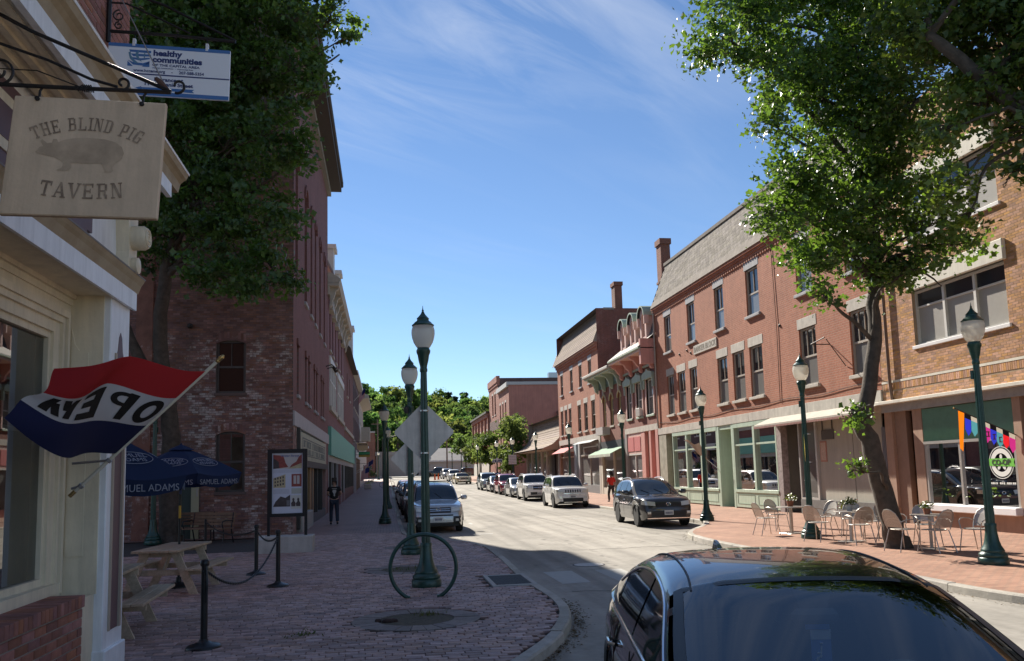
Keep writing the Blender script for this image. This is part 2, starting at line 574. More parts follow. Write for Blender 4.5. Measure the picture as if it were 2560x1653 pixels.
m_pave_far = brickmat("clay_paving", (0.36, 0.21, 0.175), (0.26, 0.16, 0.14), (0.05, 0.042, 0.04), 'g', bw=0.205, rh=0.105, ms=0.008, var=0.25, rough=0.65)
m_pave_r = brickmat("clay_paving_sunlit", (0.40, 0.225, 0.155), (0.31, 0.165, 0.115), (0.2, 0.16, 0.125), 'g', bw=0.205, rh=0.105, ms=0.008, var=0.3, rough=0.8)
m_sand = mat("joint_sand", (0.05, 0.042, 0.038), 0.95, var=0.3, vs=20)
m_soil = mat("tree_pit_soil", (0.085, 0.072, 0.05), 0.95, var=0.35, vs=14, bump=0.9, bs=60)
m_ring = mat("granite_sett", (0.2, 0.165, 0.15), 0.8, var=0.2, vs=12, bump=0.5, bs=70, rnd=0.18)
m_white = mat("road_paint", (0.62, 0.61, 0.57), 0.75, var=0.35, vs=9, dirt=(0.34, 0.33, 0.3), bump=0.3, bs=80)
m_iron = mat("cast_iron", (0.055, 0.05, 0.048), 0.6, 0.6, var=0.3, vs=20, bump=0.4, bs=80)
m_conc = mat("concrete", (0.42, 0.40, 0.37), 0.9, var=0.14, vs=3, bump=0.4, bs=70)
m_asph_dark = mat("asphalt_patch", (0.06, 0.058, 0.055), 0.9, var=0.2, vs=4, bump=0.4, bs=90)

KL = [(-12, .75), (5.4, .75), (6.6, .82), (7.4, 1.0), (8.11, 1.34), (8.71, 1.72), (9.54, 2.09), (10.42, 2.38), (11.34, 2.53), (12.25, 2.55), (13.14, 2.5),
	(14.64, 2.48), (16.6, 2.56), (18.3, 2.6), (20.5, 2.62), (21.9, 2.45), (22.9, 2.1), (23.7, 1.7), (24.7, 1.2), (25.7, .75), (26.6, .62), (32, .6), (45, .62), (70, .64), (100, .66), (141, .68)]
KR = [(-12, 11.1), (4, 11.1), (6.2, 10.6), (8.2, 9.4), (9.3, 8.75), (10.2, 8.5), (11.2, 8.4), (12.3, 8.45), (14, 8.35), (16.9, 8.24), (18, 8.16), (19.2, 8.14), (20.8, 8.2),
	(22.3, 8.47), (23.7, 9.1), (24.9, 9.9), (26.05, 10.6), (27.4, 10.98), (32, 11.0), (45, 11.0), (70, 11.0), (100, 11.0), (141, 11.0)]

def lerp_poly(P, y):
	if y <= P[0][0]:
		return P[0][1]
	for (a, xa), (b, xb) in zip(P, P[1:]):
		if y <= b:
			return xa + (xb - xa) * (y - a) / (b - a)
	return P[-1][1]

def smooth_poly(P, step=0.35):
	"""round the corners of the kerb line"""
	ys = []
	y = P[0][0]
	while y < P[-1][0]:
		ys.append(y); y += step if -2 < y < 30 else 4.0
	ys.append(P[-1][0])
	w = 0.5
	return [(y, (lerp_poly(P, y - w) + 2 * lerp_poly(P, y) + lerp_poly(P, y + w)) / 4) for y in ys]

KLs, KRs = smooth_poly(KL), smooth_poly(KR)
kxL = lambda y: lerp_poly(KLs, y)
kxR = lambda y: lerp_poly(KRs, y)

b = MB()
ys = [-60, -20, 0, 20, 45, 58, 70, 80, 100, 150, 200, 300, 500, 900, 1600]
for a, c in zip(ys, ys[1:]):
	b.quad((-900, a, gz(a) - .3), (900, a, gz(a) - .3), (900, c, gz(c) - .3), (-900, c, gz(c) - .3))
b.build("ground", m_land, kind="structure")

b = MB()
ysr = sorted(set([y for y, _ in KLs] + [y for y, _ in KRs] + [y for y, _ in _GP if -12 < y < 141]))
for a, c in zip(ysr, ysr[1:]):
	b.quad((kxL(a) - .08, a, gz(a) + ROAD), (kxR(a) + .08, a, gz(a) + ROAD), (kxR(c) + .08, c, gz(c) + ROAD), (kxL(c) - .08, c, gz(c) + ROAD))
# cross street at the far end
for x0, x1 in ((-90, .6), (.6, 11.08), (11.08, 120)):
	b.quad((x0, 141, gz(141) + ROAD), (x1, 141, gz(141) + ROAD), (x1, 156, gz(156) + ROAD), (x0, 156, gz(156) + ROAD))
b.build("road", m_asph, kind="structure")

def pavement(name, K, side, xfar, m, zoff=0.0):
	b = MB()
	for (a, xa), (c, xc) in zip(K, K[1:]):
		b.quad((xfar, a, gz(a) + zoff), (xa - .15 * side, a, gz(a) + zoff), (xc - .15 * side, c, gz(c) + zoff), (xfar, c, gz(c) + zoff))
	return b.build(name, m, kind="structure")

# left pavement: base sheet lies lower where the pavers are laid one by one
PAV_Y0, PAV_Y1 = 5.0, 27.0
b = MB()
for (a, xa), (c, xc) in zip(KLs, KLs[1:]):
	lo = -.03 if (a >= PAV_Y0 and c <= PAV_Y1) else -.004
	b.quad((-9.5, a, gz(a) + lo), (xa - .15, a, gz(a) + lo), (xc - .15, c, gz(c) + lo), (-9.5, c, gz(c) + lo))
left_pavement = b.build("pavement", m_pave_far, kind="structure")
left_pavement.data.materials.append(m_sand)
for p in left_pavement.data.polygons:
	if p.center.z < -.02:
		p.material_index = 1
b = MB()
b.quad((-40, -12, -.06), (-9.5, -12, -.06), (-9.5, 27.5, -.06), (-40, 27.5, -.06))
b.build("courtyard_ground", m_asph_dark, kind="structure")
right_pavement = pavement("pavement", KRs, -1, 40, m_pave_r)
b = MB()
for xa, xb_ in ((-90, .6), (11.1, 120)):
	b.quad((xa, 156, gz(156)), (xb_, 156, gz(156)), (xb_, 175, gz(175)), (xa, 175, gz(175)))
b.quad((.6, 156, gz(156)), (11.1, 156, gz(156)), (11.1, 175, gz(175)), (.6, 175, gz(175)))
b.build("pavement", mat("concrete_far", (0.4, 0.38, 0.34), .9), kind="structure")

def kerb(name, K, side):
	"""granite kerb, one stone after another along the line"""
	r = root(name, (0, 0, 0), kind="structure")
	# arclength walk
	pts = [Vector((x, y, 0)) for y, x in K]
	seg = []
	acc = [0]
	for p, q in zip(pts, pts[1:]):
		acc.append(acc[-1] + (q - p).length)

	def at(s):
		for i in range(len(pts) - 1):
			if s <= acc[i + 1]:
				t = (s - acc[i]) / max(1e-6, acc[i + 1] - acc[i])
				return pts[i].lerp(pts[i + 1], t)
		return pts[-1].copy()
	s = 0; rr = random.Random(5 + side)
	while s < acc[-1] - .3:
		y = at(s).y
		L = rr.uniform(1.1, 1.9) if y < 40 else (4.0 if y < 70 else 8.0)
		e = min(s + L, acc[-1])
		b = MB()
		n = 4
		dz = rr.uniform(-.008, .008); dj = rr.uniform(-.012, .012)
		top = []; rows = []
		for i in range(n + 1):
			ss = s + .008 + (e - s - .016) * i / n
			p = at(ss); q = at(min(ss + .05, acc[-1])); q0 = at(max(ss - .05, 0))
			t = (q - q0).normalized(); nrm = Vector((t.y, -t.x, 0)) * side
			zt = gz(p.y) + .004 + dz
			o = p + nrm * dj
			rows.append([o - nrm * .15 + Vector((0, 0, gz(p.y) - .2)), o - nrm * .15 + Vector((0, 0, zt)), o - nrm * .02 + Vector((0, 0, zt)), o + Vector((0, 0, zt - .02)), o + nrm * .012 + Vector((0, 0, gz(p.y) - .2))])
		vs = [v for r_ in rows for v in r_]
		fs = [(i * 5 + k, i * 5 + k + 1, i * 5 + 5 + k + 1, i * 5 + 5 + k) for i in range(n) for k in range(4)]
		fs += [(0, 1, 2, 3, 4), tuple(n * 5 + k for k in (4, 3, 2, 1, 0))]
		b.add(vs, fs)
		b.build("kerb_stone", m_kerb, r)
		s = e
	return r

kerb("kerb", KLs, 1)
kerb("kerb", KRs, -1)

# ---- pavers of the left pavement, one by one near the camera
GRATES = [(.37, 10.75, .84), (.38, 16.4, .84), (.5, 21.3, .6)]
DRAIN = (1.72, 2.5, 13.4, 14.9)
PANELBASE = (-3.25, -1.78, 21.0, 21.8)

def blocked(x, y):
	for gx_, gy_, gr in GRATES:
		if (x - gx_) ** 2 + (y - gy_) ** 2 < gr * gr:
			return True
	if DRAIN[0] - .1 < x < DRAIN[1] + .1 and DRAIN[2] - .08 < y < DRAIN[3] + .08:
		return True
	return False

pr = random.Random(3)
paver_me = MB().bbox(-.0985, .0985, -.0475, .0475, -.03, 0, .006).mesh("paver")
paver_me.materials.append(m_paver)
cand = []
y = PAV_Y0
row = 0
while y < PAV_Y1 - .05:
	x0 = -2.45 if y < 8.6 else (-7.2 if y < 21.8 else -3.0)
	x1 = kxL(y) - .16
	wob = .01 * math.sin(y * 2.3)
	x = x0 + (.1 if row % 2 else 0) + .03 * math.sin(row * 1.7)
	while x < x1 - .05:
		if not blocked(x, y):
			cand.append((x, y + wob + .012 * math.sin(x * 1.9 + row * .02), min(.0985, (x1 - x) - .002)))
		x += .205
	row += 1
	y += .1035
# depth-dependent: the 300 that show largest are objects of their own
vis = [c for c in cand if c[1] > 7.3 and c[0] > -.33 * c[1] + .35 and c[2] > .09]
vis.sort(key=lambda c: c[1] + .25 * abs(c[0]))
single = set(vis[:300])
for c in single:
	o = obj("paver", paver_me, None, left_pavement)
	o.location = (c[0], c[1], gz(c[1]) + .004 + pr.uniform(-.004, .004))
	o.rotation_euler = (pr.gauss(0, .014), pr.gauss(0, .012), pr.gauss(0, .015))
Vs = []; Fs = []; Rn = []
for (x, y, hw) in cand:
	if (x, y, hw) in single:
		continue
	z = gz(y) + .004 + pr.uniform(-.004, .004)
	tx, ty, a = pr.gauss(0, .014), pr.gauss(0, .012), pr.gauss(0, .012)
	hx, hy = min(.0985, hw) - .004, .0445
	o = len(Vs)
	for gx_, gy_, dz in ((1.04, 1.08, -.03), (1.04, 1.08, -.008), (.95, .9, 0)):
		for sx, sy in ((-1, -1), (1, -1), (1, 1), (-1, 1)):
			px, py_ = sx * hx * gx_, sy * hy * gy_
			Vs.append((x + px - py_ * a, y + py_ + px * a, z + dz + px * ty + py_ * tx))
	q = pr.random()
	for k in range(4):
		k2 = (k + 1) % 4
		Fs.append((o + k, o + k2, o + 4 + k2, o + 4 + k)); Fs.append((o + 4 + k, o + 4 + k2, o + 8 + k2, o + 8 + k))
	Fs.append((o + 8, o + 9, o + 10, o + 11))
	Rn += [q] * 9
me = raw_mesh("pavers", np.array(Vs), np.array(Fs), m_paver, Rn)
o = obj("pavers", me, None, left_pavement)
o["kind"] = "stuff"

# ---- tree pits: soil disc ringed by radial setts
for i, (gx_, gy_, gr) in enumerate(GRATES):
	r = root("tree_pit", (gx_, gy_, 0), label=["empty round tree pit with radial stone ring nearest the camera", "second empty round tree pit, behind the ring bike rack", "small far round tree pit beside the second lamp post"][i], cat="tree pit")
	b = MB(); n = 30
	rs = gr * .6
	b.add([(0, 0, -.012)] + [(rs * math.cos(2 * math.pi * k / n), rs * .92 * math.sin(2 * math.pi * k / n), -.006) for k in range(n)], [(0, k + 1, (k + 1) % n + 1) for k in range(n)])
	b.build("soil", m_soil, r)
	n = 26 if gr > .8 else 18
	rg = random.Random(i)
	for k in range(n):
		a0 = 2 * math.pi * (k + .03) / n; a1 = 2 * math.pi * (k + .97) / n
		dz = rg.uniform(-.004, .004)
		pts = [(rr * math.cos(a), rr * .95 * math.sin(a)) for rr, a in ((rs * .98, a0), (gr * .98, a0), (gr * .98, (a0 + a1) / 2), (gr * .98, a1), (rs * .98, a1))]
		MB().prism(pts, -.04, .003 + dz, lambda p, q, h: (p, q, h)).build("sett", m_ring, r)
	# tufts of grass in the pit
	if i < 2:
		b = MB()
		for k in range(46):
			x, y = (.18 + rg.gauss(0, .1), .3 + rg.gauss(0, .05)) if i == 0 else (rg.gauss(0, .3), rg.gauss(0, .2))
			h = rg.uniform(.03, .1); a = rg.uniform(0, 6.28); lx, ly = math.cos(a), math.sin(a)
			b.add([(x - ly * .006, y + lx * .006, -.005), (x + ly * .006, y - lx * .006, -.005), (x + lx * h * .6, y + ly * h * .6, h)], [(0, 1, 2)])
		b.build("grass_tuft", leafmat("grass_blade", (0.09, 0.15, 0.03)), r, kind="stuff")
	if i == 0:
		b = MB()
		for k in range(9):
			x, y, s = -.38 + rg.gauss(0, .06), -.05 + rg.gauss(0, .05), rg.uniform(.02, .045)
			b.bbox(x - s, x + s, y - s, y + s, -.02, s * .8, s * .4)
		b.build("soil_clod", mat("dark_clod", (0.05, 0.03, 0.025), .95), r, kind="stuff")

# weeds growing through the pavers
b = MB(); rg = random.Random(9)
for k in range(60):
	x, y = -.98 + rg.gauss(0, .09), 10.1 + rg.gauss(0, .1)
	h = rg.uniform(.02, .055); a = rg.uniform(0, 6.28); lx, ly = math.cos(a), math.sin(a)
	b.add([(x - ly * .01, y + lx * .01, 0), (x + ly * .01, y - lx * .01, 0), (x + lx * h, y + ly * h, h)], [(0, 1, 2)])
b.build("weeds", leafmat("grass_blade", (0.09, 0.15, 0.03)), kind="stuff", label="small green weeds growing between the pavers", cat="weeds")

# leaf litter along the near kerb
b = MB()
for k in range(700):
	y = rg.uniform(7.3, 12.4); x = kxL(y) + .02 + abs(rg.gauss(0, .1))
	s = rg.uniform(.008, .028); a = rg.uniform(0, 6.28)
	z = ROAD + .005 + rg.uniform(0, .02)
	b.add([(x + s * math.cos(a), y + s * math.sin(a), z), (x - s * .4 * math.sin(a), y + s * .4 * math.cos(a), z + s * .5), (x - s * math.cos(a), y - s * math.sin(a), z + .003), (x + s * .4 * math.sin(a), y - s * .4 * math.cos(a), z + s * .2)], [(0, 1, 2, 3)])
b.build("leaf_litter", mat("dry_litter", (0.13, 0.09, 0.045), .9, var=.5, vs=30), kind="stuff", label="dry leaf litter lying in the gutter by the kerb", cat="leaf litter")

b = MB()
for k in range(420):
	y = rg.uniform(9.5, 26); x = kxR(y) - .03 - abs(rg.gauss(0, .12))
	s = rg.uniform(.008, .03); a = rg.uniform(0, 6.28); z = ROAD + .005 + rg.uniform(0, .012)
	b.add([(x + s * math.cos(a), y + s * math.sin(a), z), (x - s * .4 * math.sin(a), y + s * .4 * math.cos(a), z + s * .4), (x - s * math.cos(a), y - s * math.sin(a), z)], [(0, 1, 2)])
b.build("leaf_litter", mat("dry_litter", (0.13, 0.09, 0.045), .9), kind="stuff", label="dry leaf litter along the bulging sunny kerb", cat="leaf litter")

# ---- drain grating by the kerb
r = root("drain_grating", (2.1, 14.15, 0), label="rusty rectangular storm drain grating set in the brick pavement", cat="drain")
b = MB()
b.bbox(-.38, -.3, -.72, .72, -.03, .008, .006).bbox(.3, .38, -.72, .72, -.03, .008, .006).bbox(-.3, .3, -.72, -.64, -.03, .008, .006).bbox(-.3, .3, .64, .72, -.03, .008, .006)
b.build("frame", m_conc, r)
for k in range(13):
	y = -.6 + k * .1
	MB().bbox(-.298, .298, y - .028, y + .028, -.025, .004, .006).build("bar", m_iron, r)
MB().quad((-.29, -.63, -.028), (.29, -.63, -.028), (.29, .63, -.028), (-.29, .63, -.028)).build("sump", m_sand, r)

# manhole cover and painted marks on the road
r = root("manhole_cover", (4.2, 16.83, ROAD), label="round pale manhole cover in the road by the crossing", cat="manhole")
MB().lathe([(.31, -.01), (.31, .006), (.3, .008), (.0, .008)], 28).build("cover", mat("manhole_steel", (0.42, 0.40, 0.37), .6, .3, var=.2, vs=10, bump=.6, bs=60), r)
MB().lathe([(.345, -.01), (.345, .004), (.315, .004), (.315, -.01)], 28).build("rim", m_iron, r)
zr = ROAD + .004

def mark(name, pts, label, group=None):
	b = MB(); b.add([(x, y, gz(y) + zr) for x, y in pts], [tuple(range(len(pts)))])
	b.build(name, m_white, label=label, cat="road marking", kind=None, group=group)

mark("crossing_block", [(3.05, 14.15), (3.58, 14.22), (3.62, 15.95), (3.04, 15.9)], "worn white crossing block painted in the shade near the kerb")
mark("crossing_block", [(4.08, 14.05), (4.62, 14.05), (4.62, 15.9), (4.08, 15.9)], "very faded white crossing block in the sun next to the shadow edge")
for i, (x, y, w, h, t) in enumerate([(3.34, 32.2, .1, .5, "short white bay mark beside the front wheel of the silver wagon"), (3.33, 26.5, .55, .1, "white parking bay line in front of the silver wagon"),
									(8.12, 33.2, .45, .1, "white bay tick in the road behind the dark grey crossover"), (7.92, 26.6, .4, .1, "white bay tick in the road beside the dark grey crossover"),
									(8.99, 50.3, .4, .12, "white bay tick beside the second white crossover"), (8.62, 41.9, .4, .12, "white bay tick in front of the white off-road wagon"),
									(3.4, 75, .7, .16, "left of two far white dashes in the road"), (5.2, 76, .7, .16, "right of two far white dashes in the road")]):
	mark("bay_mark", [(x - w, y - h), (x + w * .2, y - h), (x + w * .2, y + h), (x - w, y + h)], t)
# hairline cracks, sealed dark
b = MB()
for pts in ([(2.9, 20.3), (5, 20.0), (8.2, 20.1)], [(4.5, 60), (6.6, 33), (7.1, 24)], [(3, 13.2), (5.5, 13.0), (8.3, 12.6)]):
	for (xa, ya), (xb_, yb) in zip(pts, pts[1:]):
		n = 14
		for k in range(n):
			p = [xa + (xb_ - xa) * k / n + .03 * math.sin(k * 2.1), ya + (yb - ya) * k / n + .05 * math.sin(k * 1.3)]
			q = [xa + (xb_ - xa) * (k + 1) / n + .03 * math.sin((k + 1) * 2.1), ya + (yb - ya) * (k + 1) / n + .05 * math.sin((k + 1) * 1.3)]
			if abs(q[0] - p[0]) > abs(q[1] - p[1]):
				b.quad((p[0], p[1] - .018, gz(p[1]) + zr), (q[0], q[1] - .018, gz(q[1]) + zr), (q[0], q[1] + .018, gz(q[1]) + zr), (p[0], p[1] + .018, gz(p[1]) + zr))
			else:
				b.quad((p[0] - .012, p[1], gz(p[1]) + zr), (p[0] + .012, p[1], gz(p[1]) + zr), (q[0] + .012, q[1], gz(q[1]) + zr), (q[0] - .012, q[1], gz(q[1]) + zr))
b.build("road_crack", mat("crack_seal", (0.07, 0.066, 0.06), .9), kind="structure")
# ------------------------------------------------------------------ facade tools
class Fac:
	"""wall plane: 'R' faces -X (u = y), 'L' faces +X (u = y), 'S' faces -Y (u = x); p(u, v, d): d is outward"""
	def __init__(s, kind, c):
		s.k = kind; s.c = c

	def p(s, u, v, d=0.0):
		if s.k == 'R':
			return (s.c - d, u, v)
		if s.k == 'L':
			return (s.c + d, u, v)
		if s.k == 'N':
			return (u, s.c + d, v)
		return (u, s.c - d, v)

	def box(s, b, u0, u1, v0, v1, d0, d1, bev=0):
		P, Q = s.p(u0, v0, d0), s.p(u1, v1, d1)
		lo = [min(a, c) for a, c in zip(P, Q)]; hi = [max(a, c) for a, c in zip(P, Q)]
		if bev:
			b.bbox(lo[0], hi[0], lo[1], hi[1], lo[2], hi[2], bev)
		else:
			b.box(lo[0], hi[0], lo[1], hi[1], lo[2], hi[2])
		return b

	def prism(s, b, pts, d0, d1):
		return b.prism(pts, d0, d1, lambda u, v, d: s.p(u, v, d))

def wall(fac, name, rt, u0, u1, v0, v1, ops, m, depth=.2, d=0.0):
	"""wall skin with real openings and jambs"""
	us = sorted(set([u0, u1] + [x for o in ops for x in (o[0], o[1]) if u0 < x < u1]))
	vs = sorted(set([v0, v1] + [x for o in ops for x in (o[2], o[3]) if v0 < x < v1]))
	b = MB()
	for a, c in zip(us, us[1:]):
		for e, g in zip(vs, vs[1:]):
			mu, mv = (a + c) / 2, (e + g) / 2
			if any(o[0] < mu < o[1] and o[2] < mv < o[3] for o in ops):
				continue
			b.quad(fac.p(a, e, d), fac.p(c, e, d), fac.p(c, g, d), fac.p(a, g, d))
	for o in ops:
		a, c, e, g = o[:4]
		for (p, q) in (((a, e), (c, e)), ((c, e), (c, g)), ((c, g), (a, g)), ((a, g), (a, e))):
			b.quad(fac.p(*p, d), fac.p(*q, d), fac.p(*q, d - depth), fac.p(*p, d - depth))
	return b.build(name, m, rt)

m_glass_up = glassmat("window_glass_dark", clear=False, dark=(0.03, 0.033, 0.038))
m_glass_sh = glassmat("window_screen_glass", clear=False, dark=(0.2, 0.195, 0.185))
m_glass_blk = glassmat("window_glass_unlit", clear=False, dark=(0.008, 0.008, 0.009))
m_glass_blk.node_tree.nodes["Principled BSDF"].inputs["Specular IOR Level"].default_value = .12
m_glass_shop = glassmat("shop_glass", (0.86, 0.9, 0.88), 0.05)
m_stone = mat("granite_trim", (0.50, 0.46, 0.40), .85, var=.12, vs=4, bump=.3, bs=60)
m_frame_w = mat("white_sash", (0.6, 0.58, 0.54), .55, var=.06)
m_frame_k = mat("dark_sash", (0.05, 0.045, 0.04), .5)
m_frame_d = mat("bronze_sash", (0.42, 0.37, 0.31), .5)
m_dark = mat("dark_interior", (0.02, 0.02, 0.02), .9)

def window(fac, rt, u0, u1, v0, v1, mf=None, gl=None, rev=.2, fw=.06, bars=(), split=.5, cols=1, sill=None, lintel=None, arch=0.0, shade=None, lint_h=.28, sill_h=.12, over=.12, mtrim=None):
	"""double-hung window set back in its opening: frame, panes, sill, lintel"""
	mf = mf or m_frame_w; gl = gl or m_glass_up; mtrim = mtrim or m_stone
	b = MB()
	d0, d1 = -rev, -rev + .07
	fac.box(b, u0, u0 + fw, v0, v1, d0, d1); fac.box(b, u1 - fw, u1, v0, v1, d0, d1)
	fac.box(b, u0 + fw, u1 - fw, v0, v0 + fw, d0, d1); fac.box(b, u0 + fw, u1 - fw, v1 - fw, v1, d0, d1)
	vm = v0 + (v1 - v0) * split
	if split > 0:
		fac.box(b, u0 + fw, u1 - fw, vm - fw * .5, vm + fw * .5, d0 + .003, d1 - .01)
	for t in bars:                      # muntins of the upper sash
		uu = u0 + (u1 - u0) * t
		fac.box(b, uu - .012, uu + .012, (vm if split > 0 else v0) + fw * .5, v1 - fw, d0 + .006, d1 - .02)
	if arch > 0:                        # wooden segment filling the curved head
		n = 10; pts = [(u0, v1), (u1, v1)]
		um, hw = (u0 + u1) / 2, (u1 - u0) / 2
		pts = [(u0, v1 + .002)] + [(u0 + (u1 - u0) * k / n, v1 + .002 - arch * ((k / n - .5) * 2) ** 2) for k in range(n + 1)] + [(u1, v1 + .002)]
	w = b.build("window", mf, rt)
	if split > 0:
		panes = [(v0 + fw, vm - fw * .5), (vm + fw * .5, v1 - fw)]
	else:
		panes = [(v0 + fw, v1 - fw)]
	for i, (a, c) in enumerate(panes):
		for k in range(cols):
			ua = u0 + fw + (u1 - u0 - 2 * fw) * k / cols; ub = u0 + fw + (u1 - u0 - 2 * fw) * (k + 1) / cols
			dd = -rev + .022 - .012 * i
			g = shade if (shade is not None and i == 0) else gl
			MB().quad(fac.p(ua, a, dd), fac.p(ub, a, dd), fac.p(ub, c, dd), fac.p(ua, c, dd)).build("pane", g, w)
	if sill is not None:
		fac.box(MB(), u0 - over, u1 + over, v0 - sill_h, v0, -rev + .05, sill, .01).build("sill", mtrim, w)
	if lintel is not None:
		fac.box(MB(), u0 - over, u1 + over, v1, v1 + lint_h, -rev + .05, lintel, .008).build("lintel", mtrim, w)
	return w

def bricks(fac, rt, u0, u1, v0, v1, ops, m, bl=.2, bh=.065, j=.011, proud=.002, limit=300, pick=None, seed=1, d=0.0, back=.01, bev=0):
	"""bricks laid in running bond: the `limit` best seen are objects of their own, the rest one joined piece"""
	rg = random.Random(seed)
	full = MB(); fac2 = fac
	lst = []
	v = v0; row = 0
	while v + bh <= v1 + .02:
		u = u0 - (bl + j) * (.5 if row % 2 else 0)
		while u < u1:
			a, c = max(u, u0), min(u + bl, u1)
			segs = [(a, c)] if c - a > .03 else []
			for o in ops:
				if v + bh * .6 > o[2] and v + bh * .4 < o[3]:
					ns = []
					for (p, q) in segs:
						if q <= o[0] or p >= o[1]:
							ns.append((p, q))
						else:
							if o[0] - p > .03: ns.append((p, o[0]))
							if q - o[1] > .03: ns.append((o[1], q))
					segs = ns
			for (p, q) in segs:
				lst.append((p, q, v, min(v + bh, v1)))
			u += bl + j
		v += bh + j; row += 1
	whole = [t for t in lst if abs(t[1] - t[0] - bl) < 1e-6]
	if pick:
		whole = [t for t in whole if pick[0] < t[0] < pick[1] and pick[2] < t[2] < pick[3]]
	rg.shuffle(whole) if len(whole) > limit * 3 else None
	cx, cy = cam.location.x, cam.location.y
	whole.sort(key=lambda t: (Vector(fac.p(t[0], t[2])) - cam.location).length)
	single = set(whole[:limit])
	proto = MB()
	P = fac.p(0, 0, -back), fac.p(bl, bh, proud)
	o0 = Vector(fac.p(0, 0, 0))
	lo = [min(a, c) - o for a, c, o in zip(*P, o0)]; hi = [max(a, c) - o for a, c, o in zip(*P, o0)]
	proto.bbox(lo[0], hi[0], lo[1], hi[1], lo[2], hi[2], bev) if bev else proto.box(lo[0], hi[0], lo[1], hi[1], lo[2], hi[2])
	pm = proto.mesh("brick"); pm.materials.append(m)
	org = Vector(ORG.get(rt, (0, 0, 0)))
	V = []; F = []; Rn = []
	for t in lst:
		dj = rg.uniform(-.0008, .0008)
		if t in single:
			o = obj("brick", pm, None, rt)
			o.location = Vector(fac.p(t[0], t[2], d + dj)) - org
		else:
			k = len(V)
			for dd in (-back, proud):
				for (uu, vv) in ((t[0], t[2]), (t[1], t[2]), (t[1], t[3]), (t[0], t[3])):
					V.append(Vector(fac.p(uu, vv, d + dj + dd)) - org)
			F += [(k + 4, k + 5, k + 6, k + 7)] + [(k + a, k + (a + 1) % 4, k + 4 + (a + 1) % 4, k + 4 + a) for a in range(4)]
			Rn += [rg.random()] * 5
	if F:
		o = obj("brickwork", raw_mesh("brickwork", np.array([tuple(v) for v in V]), np.array(F), m, Rn), None, rt)
		o["kind"] = "stuff"

def room(rt, x0, x1, y0, y1, z0, z1, mw, mfl, name="shop_interior"):
	"""inside of a shop: floor, walls and ceiling seen through the glass"""
	b = MB()
	b.quad((x0, y0, z0), (x1, y0, z0), (x1, y1, z0), (x0, y1, z0)); b.quad((x0, y0, z1), (x1, y0, z1), (x1, y1, z1), (x0, y1, z1))
	b.quad((x0, y0, z0), (x1, y0, z0), (x1, y0, z1), (x0, y0, z1)); b.quad((x0, y1, z0), (x1, y1, z0), (x1, y1, z1), (x0, y1, z1))
	far = x1 if abs(x1) > abs(x0) else x0
	b.quad((far, y0, z0), (far, y1, z0), (far, y1, z1), (far, y0, z1))
	o = b.build(name, mw, rt)
	return o

def mass(rt, x0, x1, y0, y1, z0, z1, m, roofm=None):
	"""the building's body behind its street front: side and rear walls and flat roof"""
	b = MB()
	b.quad((x0, y0, z0), (x1, y0, z0), (x1, y0, z1), (x0, y0, z1)); b.quad((x0, y1, z0), (x1, y1, z0), (x1, y1, z1), (x0, y1, z1))
	far = x1 if abs(x1) > abs(x0) else x0
	b.quad((far, y0, z0), (far, y1, z0), (far, y1, z1), (far, y0, z1))
	o = b.build("side_wall", m, rt)
	MB().quad((x0, y0, z1), (x1, y0, z1), (x1, y1, z1), (x0, y1, z1)).build("roof", roofm or m_tar, rt)
	return o

m_tar = mat("tar_roof", (0.06, 0.055, 0.05), .9)
m_mortar_o = mat("orange_mortar", (0.34, 0.25, 0.17), .95, var=.2, vs=5)
m_mortar_d = mat("grey_mortar", (0.12, 0.09, 0.08), .95, var=.3, vs=3)

RX = 15.7
FR = Fac('R', RX)

# ================================================================== right: orange brick building with the co-op shop
m_obrick = mat("orange_brick", (0.47, 0.235, 0.105), .88, var=.2, vs=3, bump=.4, bs=90, rnd=.3)
m_tan = mat("tan_stone", (0.37, 0.235, 0.165), .8, var=.1, vs=3)
m_cream = mat("cream_lintel", (0.66, 0.62, 0.53), .7, var=.05)
m_green_corr = mat("green_corrugated", (0.13, 0.26, 0.19), .55, var=.1)
m_wsill = mat("white_sill", (0.74, 0.72, 0.72), .45, var=.05)
OB = root("brick_building", (RX, 18, 0), world=True, label="orange brick building with green corrugated shopfront panel behind the cafe tables", cat="building")
ow = [(18.0, 21.7, 5.3, 6.95), (18.0, 21.7, 8.5, 10.1), (10.5, 14.5, 5.3, 6.95), (10.5, 14.5, 8.5, 10.1)]
wall(FR, "wall", OB, 9, 23.48, 3.72, 12.6, ow, m_mortar_o, .25)
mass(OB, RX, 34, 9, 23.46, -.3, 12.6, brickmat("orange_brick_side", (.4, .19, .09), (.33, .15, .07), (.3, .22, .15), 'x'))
bricks(FR, OB, 9, 23.47, 4.42, 12.58, [(o[0], o[1], o[2] - .1, o[3] + (.62 if o[0] > 15 else .62)) for o in ow], m_obrick, bl=.195, bh=.062, limit=300, pick=(17.2, 23, 4.4, 8.6), seed=2)
bricks(FR, OB, 9, 23.47, 3.78, 4.1, [], m_obrick, bl=.195, bh=.062, limit=0, seed=3)
